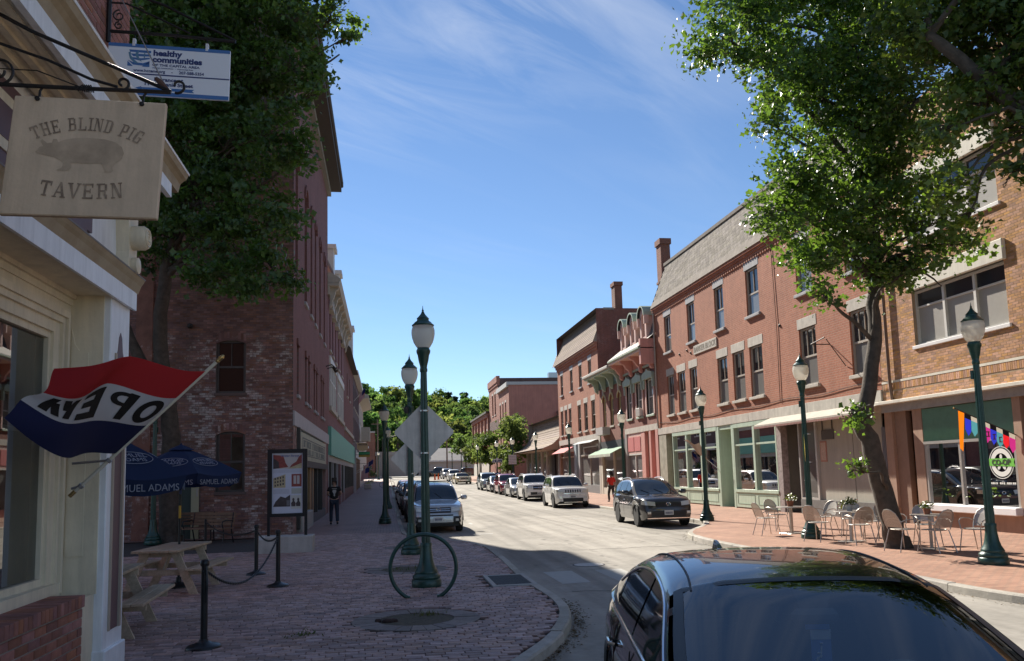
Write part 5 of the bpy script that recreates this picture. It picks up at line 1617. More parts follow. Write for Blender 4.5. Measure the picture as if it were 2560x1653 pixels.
# fourth: dark front with close windows; fifth: white trimmed
L4 = root("dark_fronted_house", (LX, 85, gz(85)), world=True, label="dark narrow house with rows of close-set windows on the shaded side", cat="building")
ops = [(79.3 + k * 3.2, 80.7 + k * 3.2, v, v + 2.2) for k in range(5) for v in (5.4, 8.6)]
wall(FL, "wall", L4, 77.65, 95, 4.4, 11.7, ops, mat("dark_clapboard", (.09, .05, .05), .8), .2)
for o_ in ops:
	window(FL, L4, *o_, m_frame_w, m_glass_up, .2, .1, (), .5, sill=.08)
mass(L4, LX, -16, 77.65, 95, -.3, 11.7, m_b3)
FL.box(MB(), 77.6, 95, 11.6, 11.95, -.2, .5).build("cornice", m_frame_w, L4)
FL.box(MB(), 77.65, 78.2, 0, 4.4, -.1, .25).build("corner_post", mat("grey_corner_post", (.38, .38, .4), .6), L4)
FL.box(MB(), 77.65, 95, 3.7, 4.4, -.1, .2).build("fascia", mat("grey_white_fascia", (.5, .48, .46), .6), L4)
FL.box(MB(), 78.2, 95, gz(80) - .1, 3.7, -.2, -.1).build("shopfront", m_glass_up, L4)
for k in range(5):
	FL.box(MB(), 80 + k * 3.4, 80.6 + k * 3.4, gz(80), 3.7, -.2, .1).build("pier", mat("brown_pier", (.28, .18, .12), .7), L4)
L5 = root("white_trimmed_house", (LX, 105, gz(105)), world=True, label="pale house with white cornice farthest along the shaded pavement", cat="building")
ops = [(97 + k * 4, 98.4 + k * 4, v, v + 2) for k in range(4) for v in (5.2, 8.2)]
wall(FL, "wall", L5, 95.05, 112, .5, 10.8, ops, mat("pale_clapboard", (.5, .46, .42), .7), .2)
for o_ in ops:
	window(FL, L5, *o_, m_frame_w, m_glass_up, .2, .1, (), .5, sill=.08)
mass(L5, LX, -16, 95.05, 112, -.3, 10.8, mat("pale_clapboard", (.5, .46, .42), .7))
MB().prism([(-.2, 10.6), (1.1, 11.0), (1.1, 11.3), (-.2, 11.7)], 94.9, 112.3, lambda d, v, u: FL.p(u, v, d)).build("cornice", m_ivory, L5)
FL.box(MB(), 96, 99, 6.0, 7.6, .2, 1.2).build("bay", m_ivory, L5)
L6 = root("plain_brick_building", (-5, 152, gz(150)), world=True, label="plain brown brick building beyond the crossroads on the left", cat="building")
FS6 = Fac('S', 158)
wall(FS6, "wall", L6, -14, -2.1, 1, 10.2, [], brickmat("brown_far_brick", (.27, .11, .075), (.23, .09, .06), (.2, .13, .1), 'x'), .2)
mass(L6, -14, -2.1, 158.02, 172, 1, 10.2, brickmat("brown_far_brick", (.27, .11, .075), (.23, .09, .06), (.2, .13, .1), 'x'))
FS6.box(MB(), -14, -2.0, 10.2, 10.5, -.3, .15).build("coping", m_conc, L6)
FS6.box(MB(), -6, -3.2, 7.2, 7.6, -.1, .3).build("door_cornice", m_frame_w, L6)
L7 = root("pale_shop", (-5, 124, gz(124)), world=True, label="small pale shop before the far crossroads on the shaded side", cat="building")
wall(FL, "wall", L7, 112.1, 130, .8, 8.0, [], mat("pale_clapboard", (.5, .46, .42), .7), .2)
mass(L7, LX, -12, 112.1, 130, .8, 8.0, mat("pale_clapboard", (.5, .46, .42), .7))
FL.box(MB(), 112.1, 130, 1.2, 3.4, .0, .05).build("shop_window", m_glass_up, L7)
FL.box(MB(), 112.1, 130.2, 7.6, 8.1, 0, .4).build("cornice", m_frame_w, L7)

# ================================================================== far end: low pale shops across the crossroads
m_far_w = mat("far_wall", (.42, .38, .33), .8, var=.08)
m_far_r = mat("far_roof", (.24, .225, .215), .9, var=.1, vs=1)
for (nm, x0, x1, z1_, zr_, lab) in (("low_gabled_shop", 6.8, 26, 4.9, 7.6, "long low grey-roofed building closing the end of the street"), ("low_flat_shop", -2.0, 5.6, 6.6, 6.8, "low pale flat-roofed building at the street's end left of the gabled one")):
	B = root(nm, ((x0 + x1) / 2, 172, gz(172)), world=True, label=lab, cat="building")
	F_ = Fac('S', 172)
	n = int((x1 - x0) / 3)
	ops = [(x0 + 1 + k * 3, x0 + 2.6 + k * 3, 2.4, 4.3) for k in range(n)]
	wall(F_, "wall", B, x0, x1, 1.2, z1_, ops, m_far_w, .3)
	mass(B, x0, x1, 172.02, 184, 1.2, z1_, m_far_w)
	for o_ in ops:
		window(F_, B, *o_, m_frame_w, m_glass_up, .25, .1, (), 0)
	if zr_ > z1_ + 1:
		MB().quad((x0 - .6, 171.4, z1_ - .1), (x1 + .6, 171.4, z1_ - .1), (x1 + .6, 178, zr_), (x0 - .6, 178, zr_)).quad((x0 - .6, 184.5, z1_ - .1), (x1 + .6, 184.5, z1_ - .1), (x1 + .6, 178, zr_), (x0 - .6, 178, zr_)).build("roof", m_far_r, B)
		MB().box(x0 - .6, x1 + .6, 171.3, 171.45, z1_ - .35, z1_ - .05).build("fascia", m_frame_w, B)
	else:
		MB().box(x0 - .2, x1 + .2, 171.7, 172, z1_ - .5, z1_ + .3).build("parapet", m_far_w, B)
# ================================================================== left foreground: tavern front
TX = -2.6
FT = Fac('L', TX)
m_cr = mat("tavern_cream", (0.74, 0.64, 0.48), .6, var=.1, vs=2, bump=.15, bs=30)
m_crw = mat("tavern_white", (0.82, 0.82, 0.84), .5, var=.06, vs=3)
m_mar = mat("tavern_maroon", (0.13, 0.075, 0.085), .55, var=.1)
m_tan_c = mat("tavern_cornice_tan", (0.56, 0.45, 0.3), .65, var=.28, vs=5, dirt=(.3, .22, .13))
m_tbrick = mat("tavern_brick", (0.3, 0.11, 0.075), .85, var=.25, vs=8, bump=.5, bs=100, rnd=.25)
m_tmort = mat("tavern_mortar", (0.36, 0.30, 0.26), .95, var=.2, vs=10, bump=.3, bs=80)
TV = root("tavern", (TX, 6, 0), world=True, label="cream painted tavern shopfront with brick base at the left edge", cat="building")
TY0, TY1 = -4.0, 8.52
# brick base under the window
FT.box(MB(), TY0, 7.62, -.1, .80, -.4, -.004).build("base_wall", m_tmort, TV)
bricks(FT, TV, 2.5, 7.6, .02, .78, [], m_tbrick, bl=.2, bh=.064, j=.013, limit=300, seed=12, proud=.006, bev=.004)
# deep rowlock sill of bricks
u_ = 2.5
while u_ < 7.6:
	FT.box(MB(), u_, u_ + .062, .80, .9, -.32, .03, .004).build("brick", m_tbrick, TV); u_ += .075
# window set back behind the sill: frame and panes
RD_ = -.3
def rb(b, u0, u1, v0, v1, d0, d1, bev=0):
	return FT.box(b, u0, u1, v0, v1, RD_ + d0, RD_ + d1, bev)
b = MB()
rb(b, 3.0, 7.78, .9, .99, -.12, .05); rb(b, 7.62, 7.72, .99, 3.3, -.12, 0); rb(b, 3.0, 7.62, 3.2, 3.3, -.12, 0)
tw = b.build("window", m_cr, TV)
b = MB(); rb(b, 7.56, 7.62, .99, 3.2, -.1, -.03); rb(b, 3.0, 7.56, 3.14, 3.2, -.1, -.03); rb(b, 3.0, 7.56, .99, 1.05, -.1, -.03)
b.build("inner_frame", m_cr, tw)
MB().quad(FT.p(3.0, 1.05, RD_ - .07), FT.p(7.56, 1.05, RD_ - .07), FT.p(7.56, 3.14, RD_ - .07), FT.p(3.0, 3.14, RD_ - .07)).build("pane", glassmat("tavern_glass", (0.6, 0.66, 0.66), 0.16), tw)
b = MB(); rb(b, 6.62, 6.655, 1.05, 3.14, -.13, -.1); rb(b, 3.0, 7.56, 2.3, 2.335, -.13, -.1)
b.build("glazing_bar", mat("pale_bar", (.5, .46, .4), .5), tw)
b = MB(); rb(b, 7.05, 7.5, .95, 3.1, -.5, -.46); b.build("curtain", mat("grey_curtain", (.2, .2, .19), .9, var=.2, vs=3), TV)
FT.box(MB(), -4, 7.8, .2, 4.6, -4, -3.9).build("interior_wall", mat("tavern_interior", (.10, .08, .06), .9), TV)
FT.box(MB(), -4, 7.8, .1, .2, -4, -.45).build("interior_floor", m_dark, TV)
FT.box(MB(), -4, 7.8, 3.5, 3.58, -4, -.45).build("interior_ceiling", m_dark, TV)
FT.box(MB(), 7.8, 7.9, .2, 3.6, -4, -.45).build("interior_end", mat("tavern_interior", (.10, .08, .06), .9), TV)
for dd, off in ((.03, 0.0), (.055, .055)):
	b = MB(); rb(b, 7.72 + off, 7.765 + off, .9, 3.36 + off, -.1, dd); rb(b, 3.0, 7.72 + off, 3.3 + off, 3.36 + off, -.1, dd)
	b.build("casing_mould", m_cr, tw)
rb(MB(), 7.6, 7.95, .86, 3.6, -.15, -.002).build("panel", m_cr, TV)
rb(MB(), 3.0, 7.95, 3.42, 3.6, -.15, .012).build("head_panel", m_cr, TV)
FT.box(MB(), 7.62, 7.95, -.1, .86, -.35, -.02).build("panel", m_cr, TV)
# return of the pilaster, with an ogee panel moulding
FT.box(MB(), 7.93, 7.952, .86, 3.6, RD_, .0).build("pilaster_return", m_cr, TV)
FTS = Fac('S', 7.93)
pts = [(TX - .27, 1.2), (TX - .12, 1.2), (TX - .12, 3.06), (TX - .2, 3.08), (TX - .24, 3.14), (TX - .27, 3.28)]
FTS.prism(MB(), pts, 0, .012).build("raised_panel", m_cr, TV)
# corner pilaster with maroon inlay
FT.box(MB(), 7.95, 8.5, -.05, 3.62, -.5, .06, .008).build("pilaster", m_crw, TV)
FT.box(MB(), 7.93, 8.52, -.05, .35, -.5, .09, .01).build("pilaster_base", m_crw, TV)
pts = [(8.12, .5), (8.34, .5), (8.34, 3.05), (8.3, 3.12), (8.27, 3.25), (8.23, 3.3), (8.19, 3.25), (8.16, 3.12), (8.12, 3.05)]
FT.prism(MB(), pts, .05, .064).build("pilaster_inlay", m_mar, TV)
b = MB(); FT.box(b, 8.345, 8.385, .5, 3.08, .05, .085); FT.box(b, 8.075, 8.115, .5, 3.08, .05, .075); b.build("inlay_bead", mat("bead_tan", (.42, .34, .27), .6), TV)
# lower cornice: soffit, fascia, moulded top, lead capping
FT.box(MB(), TY0, 8.5, 3.6, 3.66, -.4, .08).build("lower_soffit", m_cr, TV)
for k, (z, dd) in enumerate(((3.56, .06), (3.5, .03))):
	FT.box(MB(), 3.0, 7.93, z, z + .06, -.4, RD_ + dd).build("bed_mould", m_cr, TV)
FT.box(MB(), TY0, 8.54, 3.58, 3.78, .08, .11).build("lower_fascia", m_crw, TV)
pr_ = [(.11, 3.76), (.125, 3.8), (.14, 3.84), (.16, 3.87), (.175, 3.9), (0, 3.93), (0, 3.76)]
MB().prism(pr_, TY0, 8.58, lambda d, v, u: FT.p(u, v, d)).build("lower_cornice", m_tan_c, TV)
MB().prism([(.178, 3.9), (.182, 3.912), (0, 3.945), (0, 3.93)], TY0, 8.59, lambda d, v, u: FT.p(u, v, d)).build("lead_capping", mat("lead_grey", (.2, .2, .22), .6), TV)
# frieze with framed maroon panels, flood lamp, and scrolled console
FT.box(MB(), TY0, 8.48, 3.66, 4.75, -.4, .02).build("frieze", m_crw, TV)
b = MB()
pts = [(7.0, 4.05), (7.1, 4.05), (7.1, 4.0), (7.3, 4.0), (7.3, 4.05), (7.45, 4.05), (7.45, 4.6), (7.0, 4.6)]
FT.prism(b, [(5.2, 4.05), (5.35, 4.05), (5.35, 3.98), (7.3, 3.98), (7.3, 4.05), (7.42, 4.05), (7.42, 4.62), (5.2, 4.62)], .02, .05).build("frieze_panel", m_mar, TV)
FT.box(MB(), 5.4, 7.2, 4.12, 4.52, .05, .06).build("frieze_inset", m_cr, TV)
FT.box(MB(), 5.5, 7.1, 4.2, 4.44, .06, .065).build("frieze_inset", m_mar, TV)
MB().lathe([(.02, 0), (.055, .02), (.075, .1), (.08, .2), (.085, .22), (.07, .23), (0, .2)], 18, f=lambda x, y, z: (x * .8 + z * .3, y - z * .55, x * -.35 - z * .28 + y * .2), c=FT.p(6.72, 4.16, .16)).build("flood_lamp", mat("lamp_housing", (.5, .5, .48), .35, .6, var=.2, vs=30), TV, smooth=True)
MB().tube([FT.p(6.85, 4.2, .02), FT.p(6.78, 4.18, .1), FT.p(6.72, 4.16, .18)], .03, 8).build("lamp_arm", m_crw, TV)
# console scroll at the corner
b = MB()
b.lathe([(0, 0), (.1, 0), (.12, .03), (.12, .25), (.1, .28), (0, .28)], 20, f=lambda x, y, z: (z, y, x), c=FT.p(8.27, 4.26, .0))
b.lathe([(0, 0), (.07, 0), (.08, .02), (.08, .2), (0, .22)], 16, f=lambda x, y, z: (z, y, x), c=FT.p(8.27, 3.98, .0))
cons = b.build("console_scroll", m_cr, TV, smooth=True)
FT.prism(MB(), [(8.12, 3.9), (8.2, 3.86), (8.34, 3.86), (8.42, 3.9), (8.4, 4.1), (8.42, 4.4), (8.42, 4.75), (8.12, 4.75), (8.12, 4.4), (8.16, 4.1)], .0, .14).build("console_back", m_cr, TV)
b = MB()
for r_ in (.03, .055, .085):
	n = 16
	b.tube([FT.p(8.27 + r_ * math.cos(2 * math.pi * k / n), 4.26 + r_ * math.sin(2 * math.pi * k / n), .285) for k in range(n)], .008, 5, closed=True)
b.build("scroll_relief", m_cr, cons)
# upper cornice: wide soffit, coffers, fascia, mouldings
FT.box(MB(), TY0, 8.3, 4.75, 4.8, -.3, .42).build("upper_soffit", m_cr, TV)
for k, dd in enumerate((.08, .2, .32)):
	FT.box(MB(), TY0, 8.2, 4.70 + .02 * k, 4.752, dd, dd + .05).build("soffit_bead", m_cr, TV)
FT.box(MB(), TY0, 8.36, 4.72, 4.9, .42, .47).build("upper_fascia", m_crw, TV)
pr_ = [(.47, 4.86), (.48, 4.9), (.49, 4.95), (.52, 4.98), (.55, 5.0), (.57, 5.05), (.0, 5.12), (0, 4.86)]
MB().prism(pr_, TY0, 8.62, lambda d, v, u: FT.p(u, v, d)).build("upper_cornice", m_tan_c, TV)
MB().prism([(.575, 5.05), (.58, 5.07), (0, 5.14), (0, 5.12)], TY0, 8.64, lambda d, v, u: FT.p(u, v, d)).build("cornice_capping", m_crw, TV)
# brick storey above and end wall on the courtyard
wall(FT, "upper_wall", TV, TY0, 8.5, 5.0, 10.2, [], m_tmort, .2, d=-.02)
bricks(FT, TV, 5.0, 8.49, 5.12, 8.2, [], m_tbrick, bl=.2, bh=.064, j=.013, limit=300, seed=13, d=-.02, proud=.006, bev=.004, pick=(5.5, 8.5, 5.1, 8))
mass(TV, TX - .02, -14, TY0, 8.5, -.1, 10.2, m_tbrick)

# ---- wrought iron bracket and the tavern's hanging board
m_wi = mat("wrought_iron", (0.022, 0.018, 0.017), .55, .4, var=.3, vs=20)
by = 5.0
br = root("sign_bracket", (TX, by, 4.2), world=True, label="black wrought iron scroll bracket holding the tan tavern board", cat="sign bracket")
zt = 4.235
b = MB(); b.tube([(TX, by, zt + .005), (-1.9, by, zt), (-1.29, by, zt)], .013, 8)
b.build("rod", m_wi, br, smooth=True)
b = MB(); b.tube([(TX, by, zt + .62), (-2.1, by, zt + .35), (-1.7, by, zt + .18), (-1.29, by, zt + .005)], .012, 8); b.build("stay", m_wi, br, smooth=True)
b = MB(); b.tube([(-2.5, by, zt + .3), (-2.3, by, zt + .27), (-2.0, by, zt + .17), (-1.75, by, zt + .06), (-1.6, by, zt + .02)], .009, 6); b.build("inner_stay", m_wi, br, smooth=True)

def spiral(cx_, cz_, r0, r1_, a0, turns, n=26):
	return [(cx_ + (r0 + (r1_ - r0) * k / n) * math.cos(a0 + turns * 2 * math.pi * k / n), by, cz_ + (r0 + (r1_ - r0) * k / n) * math.sin(a0 + turns * 2 * math.pi * k / n)) for k in range(n + 1)]

for cx_, cz_, r0, a0, t_ in ((-1.25, zt + .045, .05, -1.9, .8), (-1.57, zt + .045, .042, -1.5, .95), (-2.27, zt + .09, .09, -1.57, 1.25), (-2.44, zt + .3, .07, 0, -1.2)):
	MB().tube(spiral(cx_, cz_, r0, r0 * .35, a0, t_), .008, 6).build("scroll", m_wi, br, smooth=True)
b = MB(); b.tube([(-2.55, by, zt - .2), (-2.585, by, zt + .75)], .02, 6); b.build("wall_plate", m_wi, br)
# guy cables
b = MB(); b.tube([(-1.32, by, zt + .03), (-2.0, 6.2, 5.6), (-2.6, 7.2, 6.9)], .0045, 5)
b.build("guy_cable", mat("steel_cable", (.32, .29, .27), .5, .4), br)
MB().tube([(-1.38, by + .005, zt + .09), (-1.35, by + .005, zt + .06), (-1.31, by + .005, zt + .02)], [.012, .02, .01], 7).build("turnbuckle", mat("rusty_iron", (.11, .055, .04), .8), br)
MB().tube([(-1.80, by - .01, zt), (-2.1, by + .1, zt + .15), (-2.6, by + .5, zt + .35)], .004, 5).build("guy_wire", m_wi, br)
for k in range(5):
	MB().tube([(-1.83 + k * .012, by - .018, zt - .02 - .006 * (k % 2)), (-1.8 + k * .012, by, zt + .022), (-1.79 + k * .012, by + .018, zt - .015)], .005, 5).build("wire_tie", m_wi, br)

m_board = mat("weathered_board", (0.64, 0.47, 0.33), .8, var=.1, vs=2.5, bump=.2, bs=40)
tilt = rad(9)
TB = root("hanging_sign", (-1.74, by, zt - .075), label="tan square hanging board of the tavern with a faded pig", cat="sign")
TB.rotation_euler = (-tilt, rad(.6), 0)
bw_, bh_ = .43, .78
MB().bbox(-bw_, bw_, -.017, .017, -bh_, 0, .006).build("board", m_board, TB)
m_ink = mat("faded_ink", (0.3, 0.2, 0.14), .85, var=.5, vs=12, dirt=(.43, .31, .22))
m_ink2 = mat("faded_ink_pale", (0.52, 0.375, 0.26), .85, var=.3, vs=6, dirt=(.59, .43, .3))
# slab letters from strokes: (x0, y0, x1, y1) on a 0..1 box, thick stems, thin arms, slab feet
T_, t_ = .2, .11
SL = {
	'T': [(.4, 0, .6, 1), (.02, .86, .98, 1), (.02, .7, .13, .9), (.87, .7, .98, .9), (.28, 0, .72, .1)],
	'H': [(.1, 0, .3, 1), (.7, 0, .9, 1), (.3, .45, .7, .56), (0, 0, .4, .09), (.6, 0, 1, .09), (0, .91, .4, 1), (.6, .91, 1, 1)],
	'E': [(.12, 0, .32, 1), (0, 0, .92, .11), (0, .89, .92, 1), (.32, .45, .7, .56), (.82, 0, .92, .28), (.82, .72, .92, 1), (.64, .36, .72, .65)],
	'L': [(.14, 0, .34, 1), (0, 0, .94, .11), (.84, 0, .94, .32), (0, .91, .48, 1)],
	'I': [(.4, 0, .6, 1), (.22, 0, .78, .09), (.22, .91, .78, 1)],
	'B': [(.12, 0, .32, 1), (0, 0, .75, .1), (0, .9, .72, 1), (.3, .46, .75, .56), (.72, .08, .93, .48), (.68, .54, .88, .92)],
	'D': [(.12, 0, .32, 1), (0, 0, .7, .1), (0, .9, .7, 1), (.68, .06, .86, .94), (.8, .2, .96, .8)],
	'P': [(.14, 0, .34, 1), (0, 0, .5, .09), (0, .9, .74, 1), (.34, .4, .74, .5), (.7, .46, .93, .94)],
	'G': [(.04, .18, .24, .82), (.14, .04, .34, .96), (.24, 0, .84, .11), (.24, .89, .86, 1), (.8, .68, .9, .96), (.76, .04, .94, .46), (.58, .4, 1, .49)],
	'R': [(.12, 0, .32, 1), (0, 0, .44, .09), (0, .9, .74, 1), (.32, .46, .74, .56), (.7, .52, .9, .94), (.62, .2, .8, .48), (.72, 0, .92, .26)],
}

def slab(b, ch, f):
	if ch == 'A':
		polys = [[(.02, 0), (.16, 0), (.5, .86), (.46, 1)], [(.42, 1), (.6, 1), (1, 0), (.74, 0)], [(.24, .28), (.74, .28), (.7, .38), (.28, .38)], [(-.06, 0), (.3, 0), (.3, .08), (-.06, .08)], [(.62, 0), (1.08, 0), (1.08, .08), (.62, .08)]]
	elif ch == 'V':
		polys = [[(0, 1), (.26, 1), (.58, 0), (.42, 0)], [(.84, 1), (1, 1), (.58, 0), (.5, .14)], [(-.08, .92), (.38, .92), (.38, 1), (-.08, 1)], [(.7, .92), (1.08, .92), (1.08, 1), (.7, 1)]]
	elif ch == 'N':
		polys = [[(.1, 0), (.2, 0), (.2, 1), (.1, 1)], [(.8, 0), (.9, 0), (.9, 1), (.8, 1)], [(.1, 1), (.34, 1), (.9, 0), (.68, 0)], [(0, 0), (.34, 0), (.34, .08), (0, .08)], [(.66, .92), (1, .92), (1, 1), (.66, 1)], [(0, .92), (.3, .92), (.3, 1), (0, 1)]]
	else:
		polys = [[(x0, y0), (x1, y0), (x1, y1), (x0, y1)] for x0, y0, x1, y1 in SL[ch]]
	for i, p in enumerate(polys):
		b.add([f(x, y, .0004 * i) for x, y in p], [tuple(range(len(p)))])

def arch_text(s, R_, zc, h, adv, wfac=.82, up=True):
	b = MB()
	tot = sum((.6 if c == ' ' else (.55 if c == 'I' else 1)) for c in s) * adv
	a = -tot / 2
	for c in s:
		wd = (.6 if c == ' ' else (.55 if c == 'I' else 1)) * adv
		if c != ' ':
			th = (a + wd / 2) / R_
			if up:
				ox, oz, ct, st = R_ * math.sin(th), zc + R_ * (math.cos(th) - 1), math.cos(th), -math.sin(th)
			else:
				ox, oz, ct, st = R_ * math.sin(th), zc + R_ * (1 - math.cos(th)), math.cos(th), math.sin(th)
			ww = adv * wfac if c != 'I' else adv * wfac
			b_f = lambda x, y, e, ox=ox, oz=oz, ct=ct, st=st, ww=ww: (ox + (x - .5) * ww * ct - (y - .5) * h * st, -.0195 - e, oz + (x - .5) * ww * st + (y - .5) * h * ct)
			slab(b, c, b_f)
		a += wd
	return b

arch_text("THE BLIND PIG", .62, -.175, .088, .058).build("lettering", m_ink, TB)
arch_text("TAVERN", 1.6, -.62, .1, .078, up=False).build("lettering", m_ink, TB)
# pig silhouette: body, head, legs, ears
pig = [(-.265, -.36), (-.255, -.34), (-.235, -.335), (-.255, -.30), (-.245, -.29), (-.215, -.315), (-.19, -.31), (-.185, -.285), (-.165, -.285), (-.155, -.305), (-.12, -.285), (-.06, -.272), (.02, -.268), (.1, -.272), (.165, -.29), (.2, -.32),
	(.215, -.36), (.205, -.40), (.17, -.43), (.155, -.455), (.165, -.48), (.15, -.492), (.115, -.492), (.12, -.478), (.105, -.455), (.09, -.432), (.02, -.44), (-.05, -.437), (-.075, -.44), (-.07, -.47), (-.08, -.488), (-.115, -.492), (-.15, -.49), (-.12, -.47), (-.115, -.44), (-.14, -.42), (-.17, -.405), (-.215, -.395), (-.255, -.385), (-.275, -.375)]
bp_ = MB(); bp_.add([(x, -.0192, z) for x, z in pig], [tuple(range(len(pig)))])
bp_.build("pig_emblem", m_ink2, TB)
for x in (-.3, .29):
	MB().tube([(x, 0, -.02), (x, 0, .05), (x + .012, 0, .075)], .007, 6).build("hook", m_wi, TB)
	MB().lathe([(0, 0), (.014, 0), (.014, .012), (0, .016)], 10, f=lambda a, c, z: (a, -z, c), c=(x, -.018, -.02)).build("bolt", m_wi, TB)

# ---- healthy communities blade sign
hy = 7.8
hb = root("sign_bracket", (TX, hy, 6.2), world=True, label="black iron bracket on the brick corner carrying the white and blue sign", cat="sign bracket")
MB().tube([(TX, hy, 6.16), (-2.0, hy, 6.15), (-1.42, hy, 6.12)], .016, 8).build("rod", m_wi, hb)
MB().tube([(TX, hy, 6.62), (-2.1, hy, 6.46), (-1.42, hy, 6.13)], .013, 8).build("stay", m_wi, hb)
MB().tube([(TX + .01, hy, 6.05), (TX + .01, hy, 6.75)], .022, 6).build("wall_plate", m_wi, hb)
MB().tube([(TX + .03, hy, 6.45), (-2.44, hy, 6.45), (-2.1, hy, 6.3), (-1.85, hy, 6.18)], .009, 6).build("inner_stay", m_wi, hb)
for cx_, cz_, r_ in ((-2.5, 6.32, .06), (-2.5, 6.22, .04)):
	MB().tube([(p[0], hy, p[2]) for p in spiral(cx_, cz_, r_, r_ * .3, 1.5, 1.2)], .007, 6).build("scroll", m_wi, hb)
HC = root("hanging_sign", (-2.025, hy, 6.03), label="white and blue hanging sign with an arrow, above and behind the tavern board", cat="sign")
HC.rotation_euler = (0, rad(1.2), 0)
hw_, hh_ = .56, .51
m_hcw = mat("sign_white", (.8, .82, .88), .45)
m_hcb = mat("sign_blue", (.06, .17, .42), .45)
m_hcd = mat("sign_navy", (.03, .05, .17), .45)
m_hct = mat("sign_teal", (.12, .26, .38), .45)
MB().bbox(-hw_, hw_, -.012, .012, -hh_, 0, .004).build("panel", m_hcw, HC)
e_ = -.0135
for z0_, z1_, m_ in ((-.035, -.001, m_hcb), (-hh_ + .001, -hh_ + .04, m_hcb), (-.305, -.292, m_hcd)):
	MB().quad((-hw_ + .002, e_, z0_), (hw_ - .002, e_, z0_), (hw_ - .002, e_, z1_), (-hw_ + .002, e_, z1_)).build("stripe", m_, HC)

def ht(s, x, z, size, m_=m_hcd, align='LEFT', off=.0, sx=1.0, shear=0):
	text("lettering", s, m_, HC, size, frameM((x, e_ - .001, z), (1, 0, 0), (0, 0, 1)), align, off, .0006, 1.0, sx, shear)

ht("healthy", -.15, -.08, .078, off=.0035, sx=1.15)
ht("communities", -.155, -.145, .078, off=.0035, sx=1.13)
ht("OF THE CAPITAL AREA", -.155, -.2, .032, off=.0008, sx=1.32)
ht("making connections  -  improving lives", -.155, -.228, .022, sx=1.1, shear=.3)
ht("www.hccame.org     -     207-588-5354", 0.0, -.264, .04, align='CENTER', off=.001, sx=1.02)
ht("Entrance at", 0.0, -.345, .05, align='CENTER', off=.0016, sx=1.15)
ht("11 Mechanic Street", 0.0, -.392, .05, align='CENTER', off=.0016, sx=1.15)
# globe-and-grid mark
mk = MB()
for pts in ([(-.37, -.06), (-.17, -.06), (-.17, -.085), (-.36, -.082)], [(-.355, -.1), (-.17, -.098), (-.17, -.118), (-.33, -.125)], [(-.34, -.135), (-.26, -.142), (-.18, -.13), (-.18, -.145), (-.27, -.165), (-.33, -.155)],
			[(-.38, -.165), (-.33, -.185), (-.24, -.19), (-.18, -.165), (-.18, -.185), (-.24, -.215), (-.33, -.21)], [(-.38, -.175), (-.38, -.225), (-.33, -.225)], [(-.18, -.17), (-.18, -.225), (-.25, -.225)]):
	mk.add([(x, e_ - .0005, z) for x, z in pts], [tuple(range(len(pts)))])
mk.build("emblem", m_hcb, HC)
mk = MB()
for pts in ([(-.375, -.09), (-.355, -.08), (-.35, -.12), (-.32, -.16), (-.27, -.2), (-.32, -.19), (-.36, -.15)], [(-.31, -.09), (-.275, -.06), (-.285, -.1), (-.28, -.13), (-.25, -.18), (-.29, -.15), (-.31, -.12)], [(-.235, -.1), (-.22, -.065), (-.225, -.12), (-.222, -.15), (-.235, -.13)]):
	mk.add([(x, e_ - .0015, z) for x, z in pts], [tuple(range(len(pts)))])
mk.build("emblem_figure", m_hct, HC)
mk = MB(); mk.add([(x, e_ - .0005, z) for x, z in [(-.3, -.44), (-.25, -.422), (-.24, -.43), (.24, -.425), (.22, -.442), (.24, -.46), (-.24, -.448), (-.25, -.458)]], [tuple(range(8))])
mk.build("arrow", m_hcb, HC)
for x in (-.33, .34):
	MB().box(x - .013, x + .013, -.015, .015, -.02, .055).build("clip", mat("clip_white", (.7, .7, .72), .4), HC)
	MB().tube([(x, 0, .05), (x, 0, .11)], .006, 5).build("chain", m_wi, HC)

# ---- OPEN flag on a slanting staff
fy = 7.28
PB, PT = Vector((TX + .03, fy, 1.79)), Vector((-1.455, fy, 2.875))
fp = root("flag_staff", (TX, fy, 1.7), world=True, label="white slanting flag staff with gold tip on the tavern wall", cat="flagpole")
pd_ = (PT - PB).normalized()
MB().tube([PB - pd_ * .04, PT], .015, 10).build("staff", mat("staff_cream", (.62, .56, .46), .5), fp, smooth=True)
MB().tube([PT, PT + pd_ * .015, PT + pd_ * .03, PT + pd_ * .05, PT + pd_ * .075, PT + pd_ * .09], [.012, .02, .016, .022, .018, .006], 10).build("finial", mat("brass_tip", (.45, .30, .12), .35, .8), fp, smooth=True)
MB().tube([PB - pd_ * .06, PB + pd_ * .0], .017, 10).build("ferrule", mat("brass_tip", (.45, .30, .12), .35, .8), fp)
for t in (.06, .36):
	p = PB + pd_ * t
	MB().lathe([(.024, -.014), (.024, .014)], 12, f=lambda x, y, z: tuple(Vector((z * pd_.x, 0, z * pd_.z)) + Vector((-pd_.z, 0, pd_.x)) * x + Vector((0, y, 0))), c=p).tube([p, (TX, fy, p.z - .02)], .012, 6).build("clamp", mat("clamp_steel", (.35, .33, .33), .4, .6), fp)
h0, h1 = .52, .985           # hoist along the staff
HO0, HO1 = PB.lerp(PT, .285), PB.lerp(PT, .93)
FLG = root("open_flag", tuple(HO0), world=True, label="red white and blue flag lettered OPEN blowing from the slanting staff", cat="flag")
FLEN = 1.52

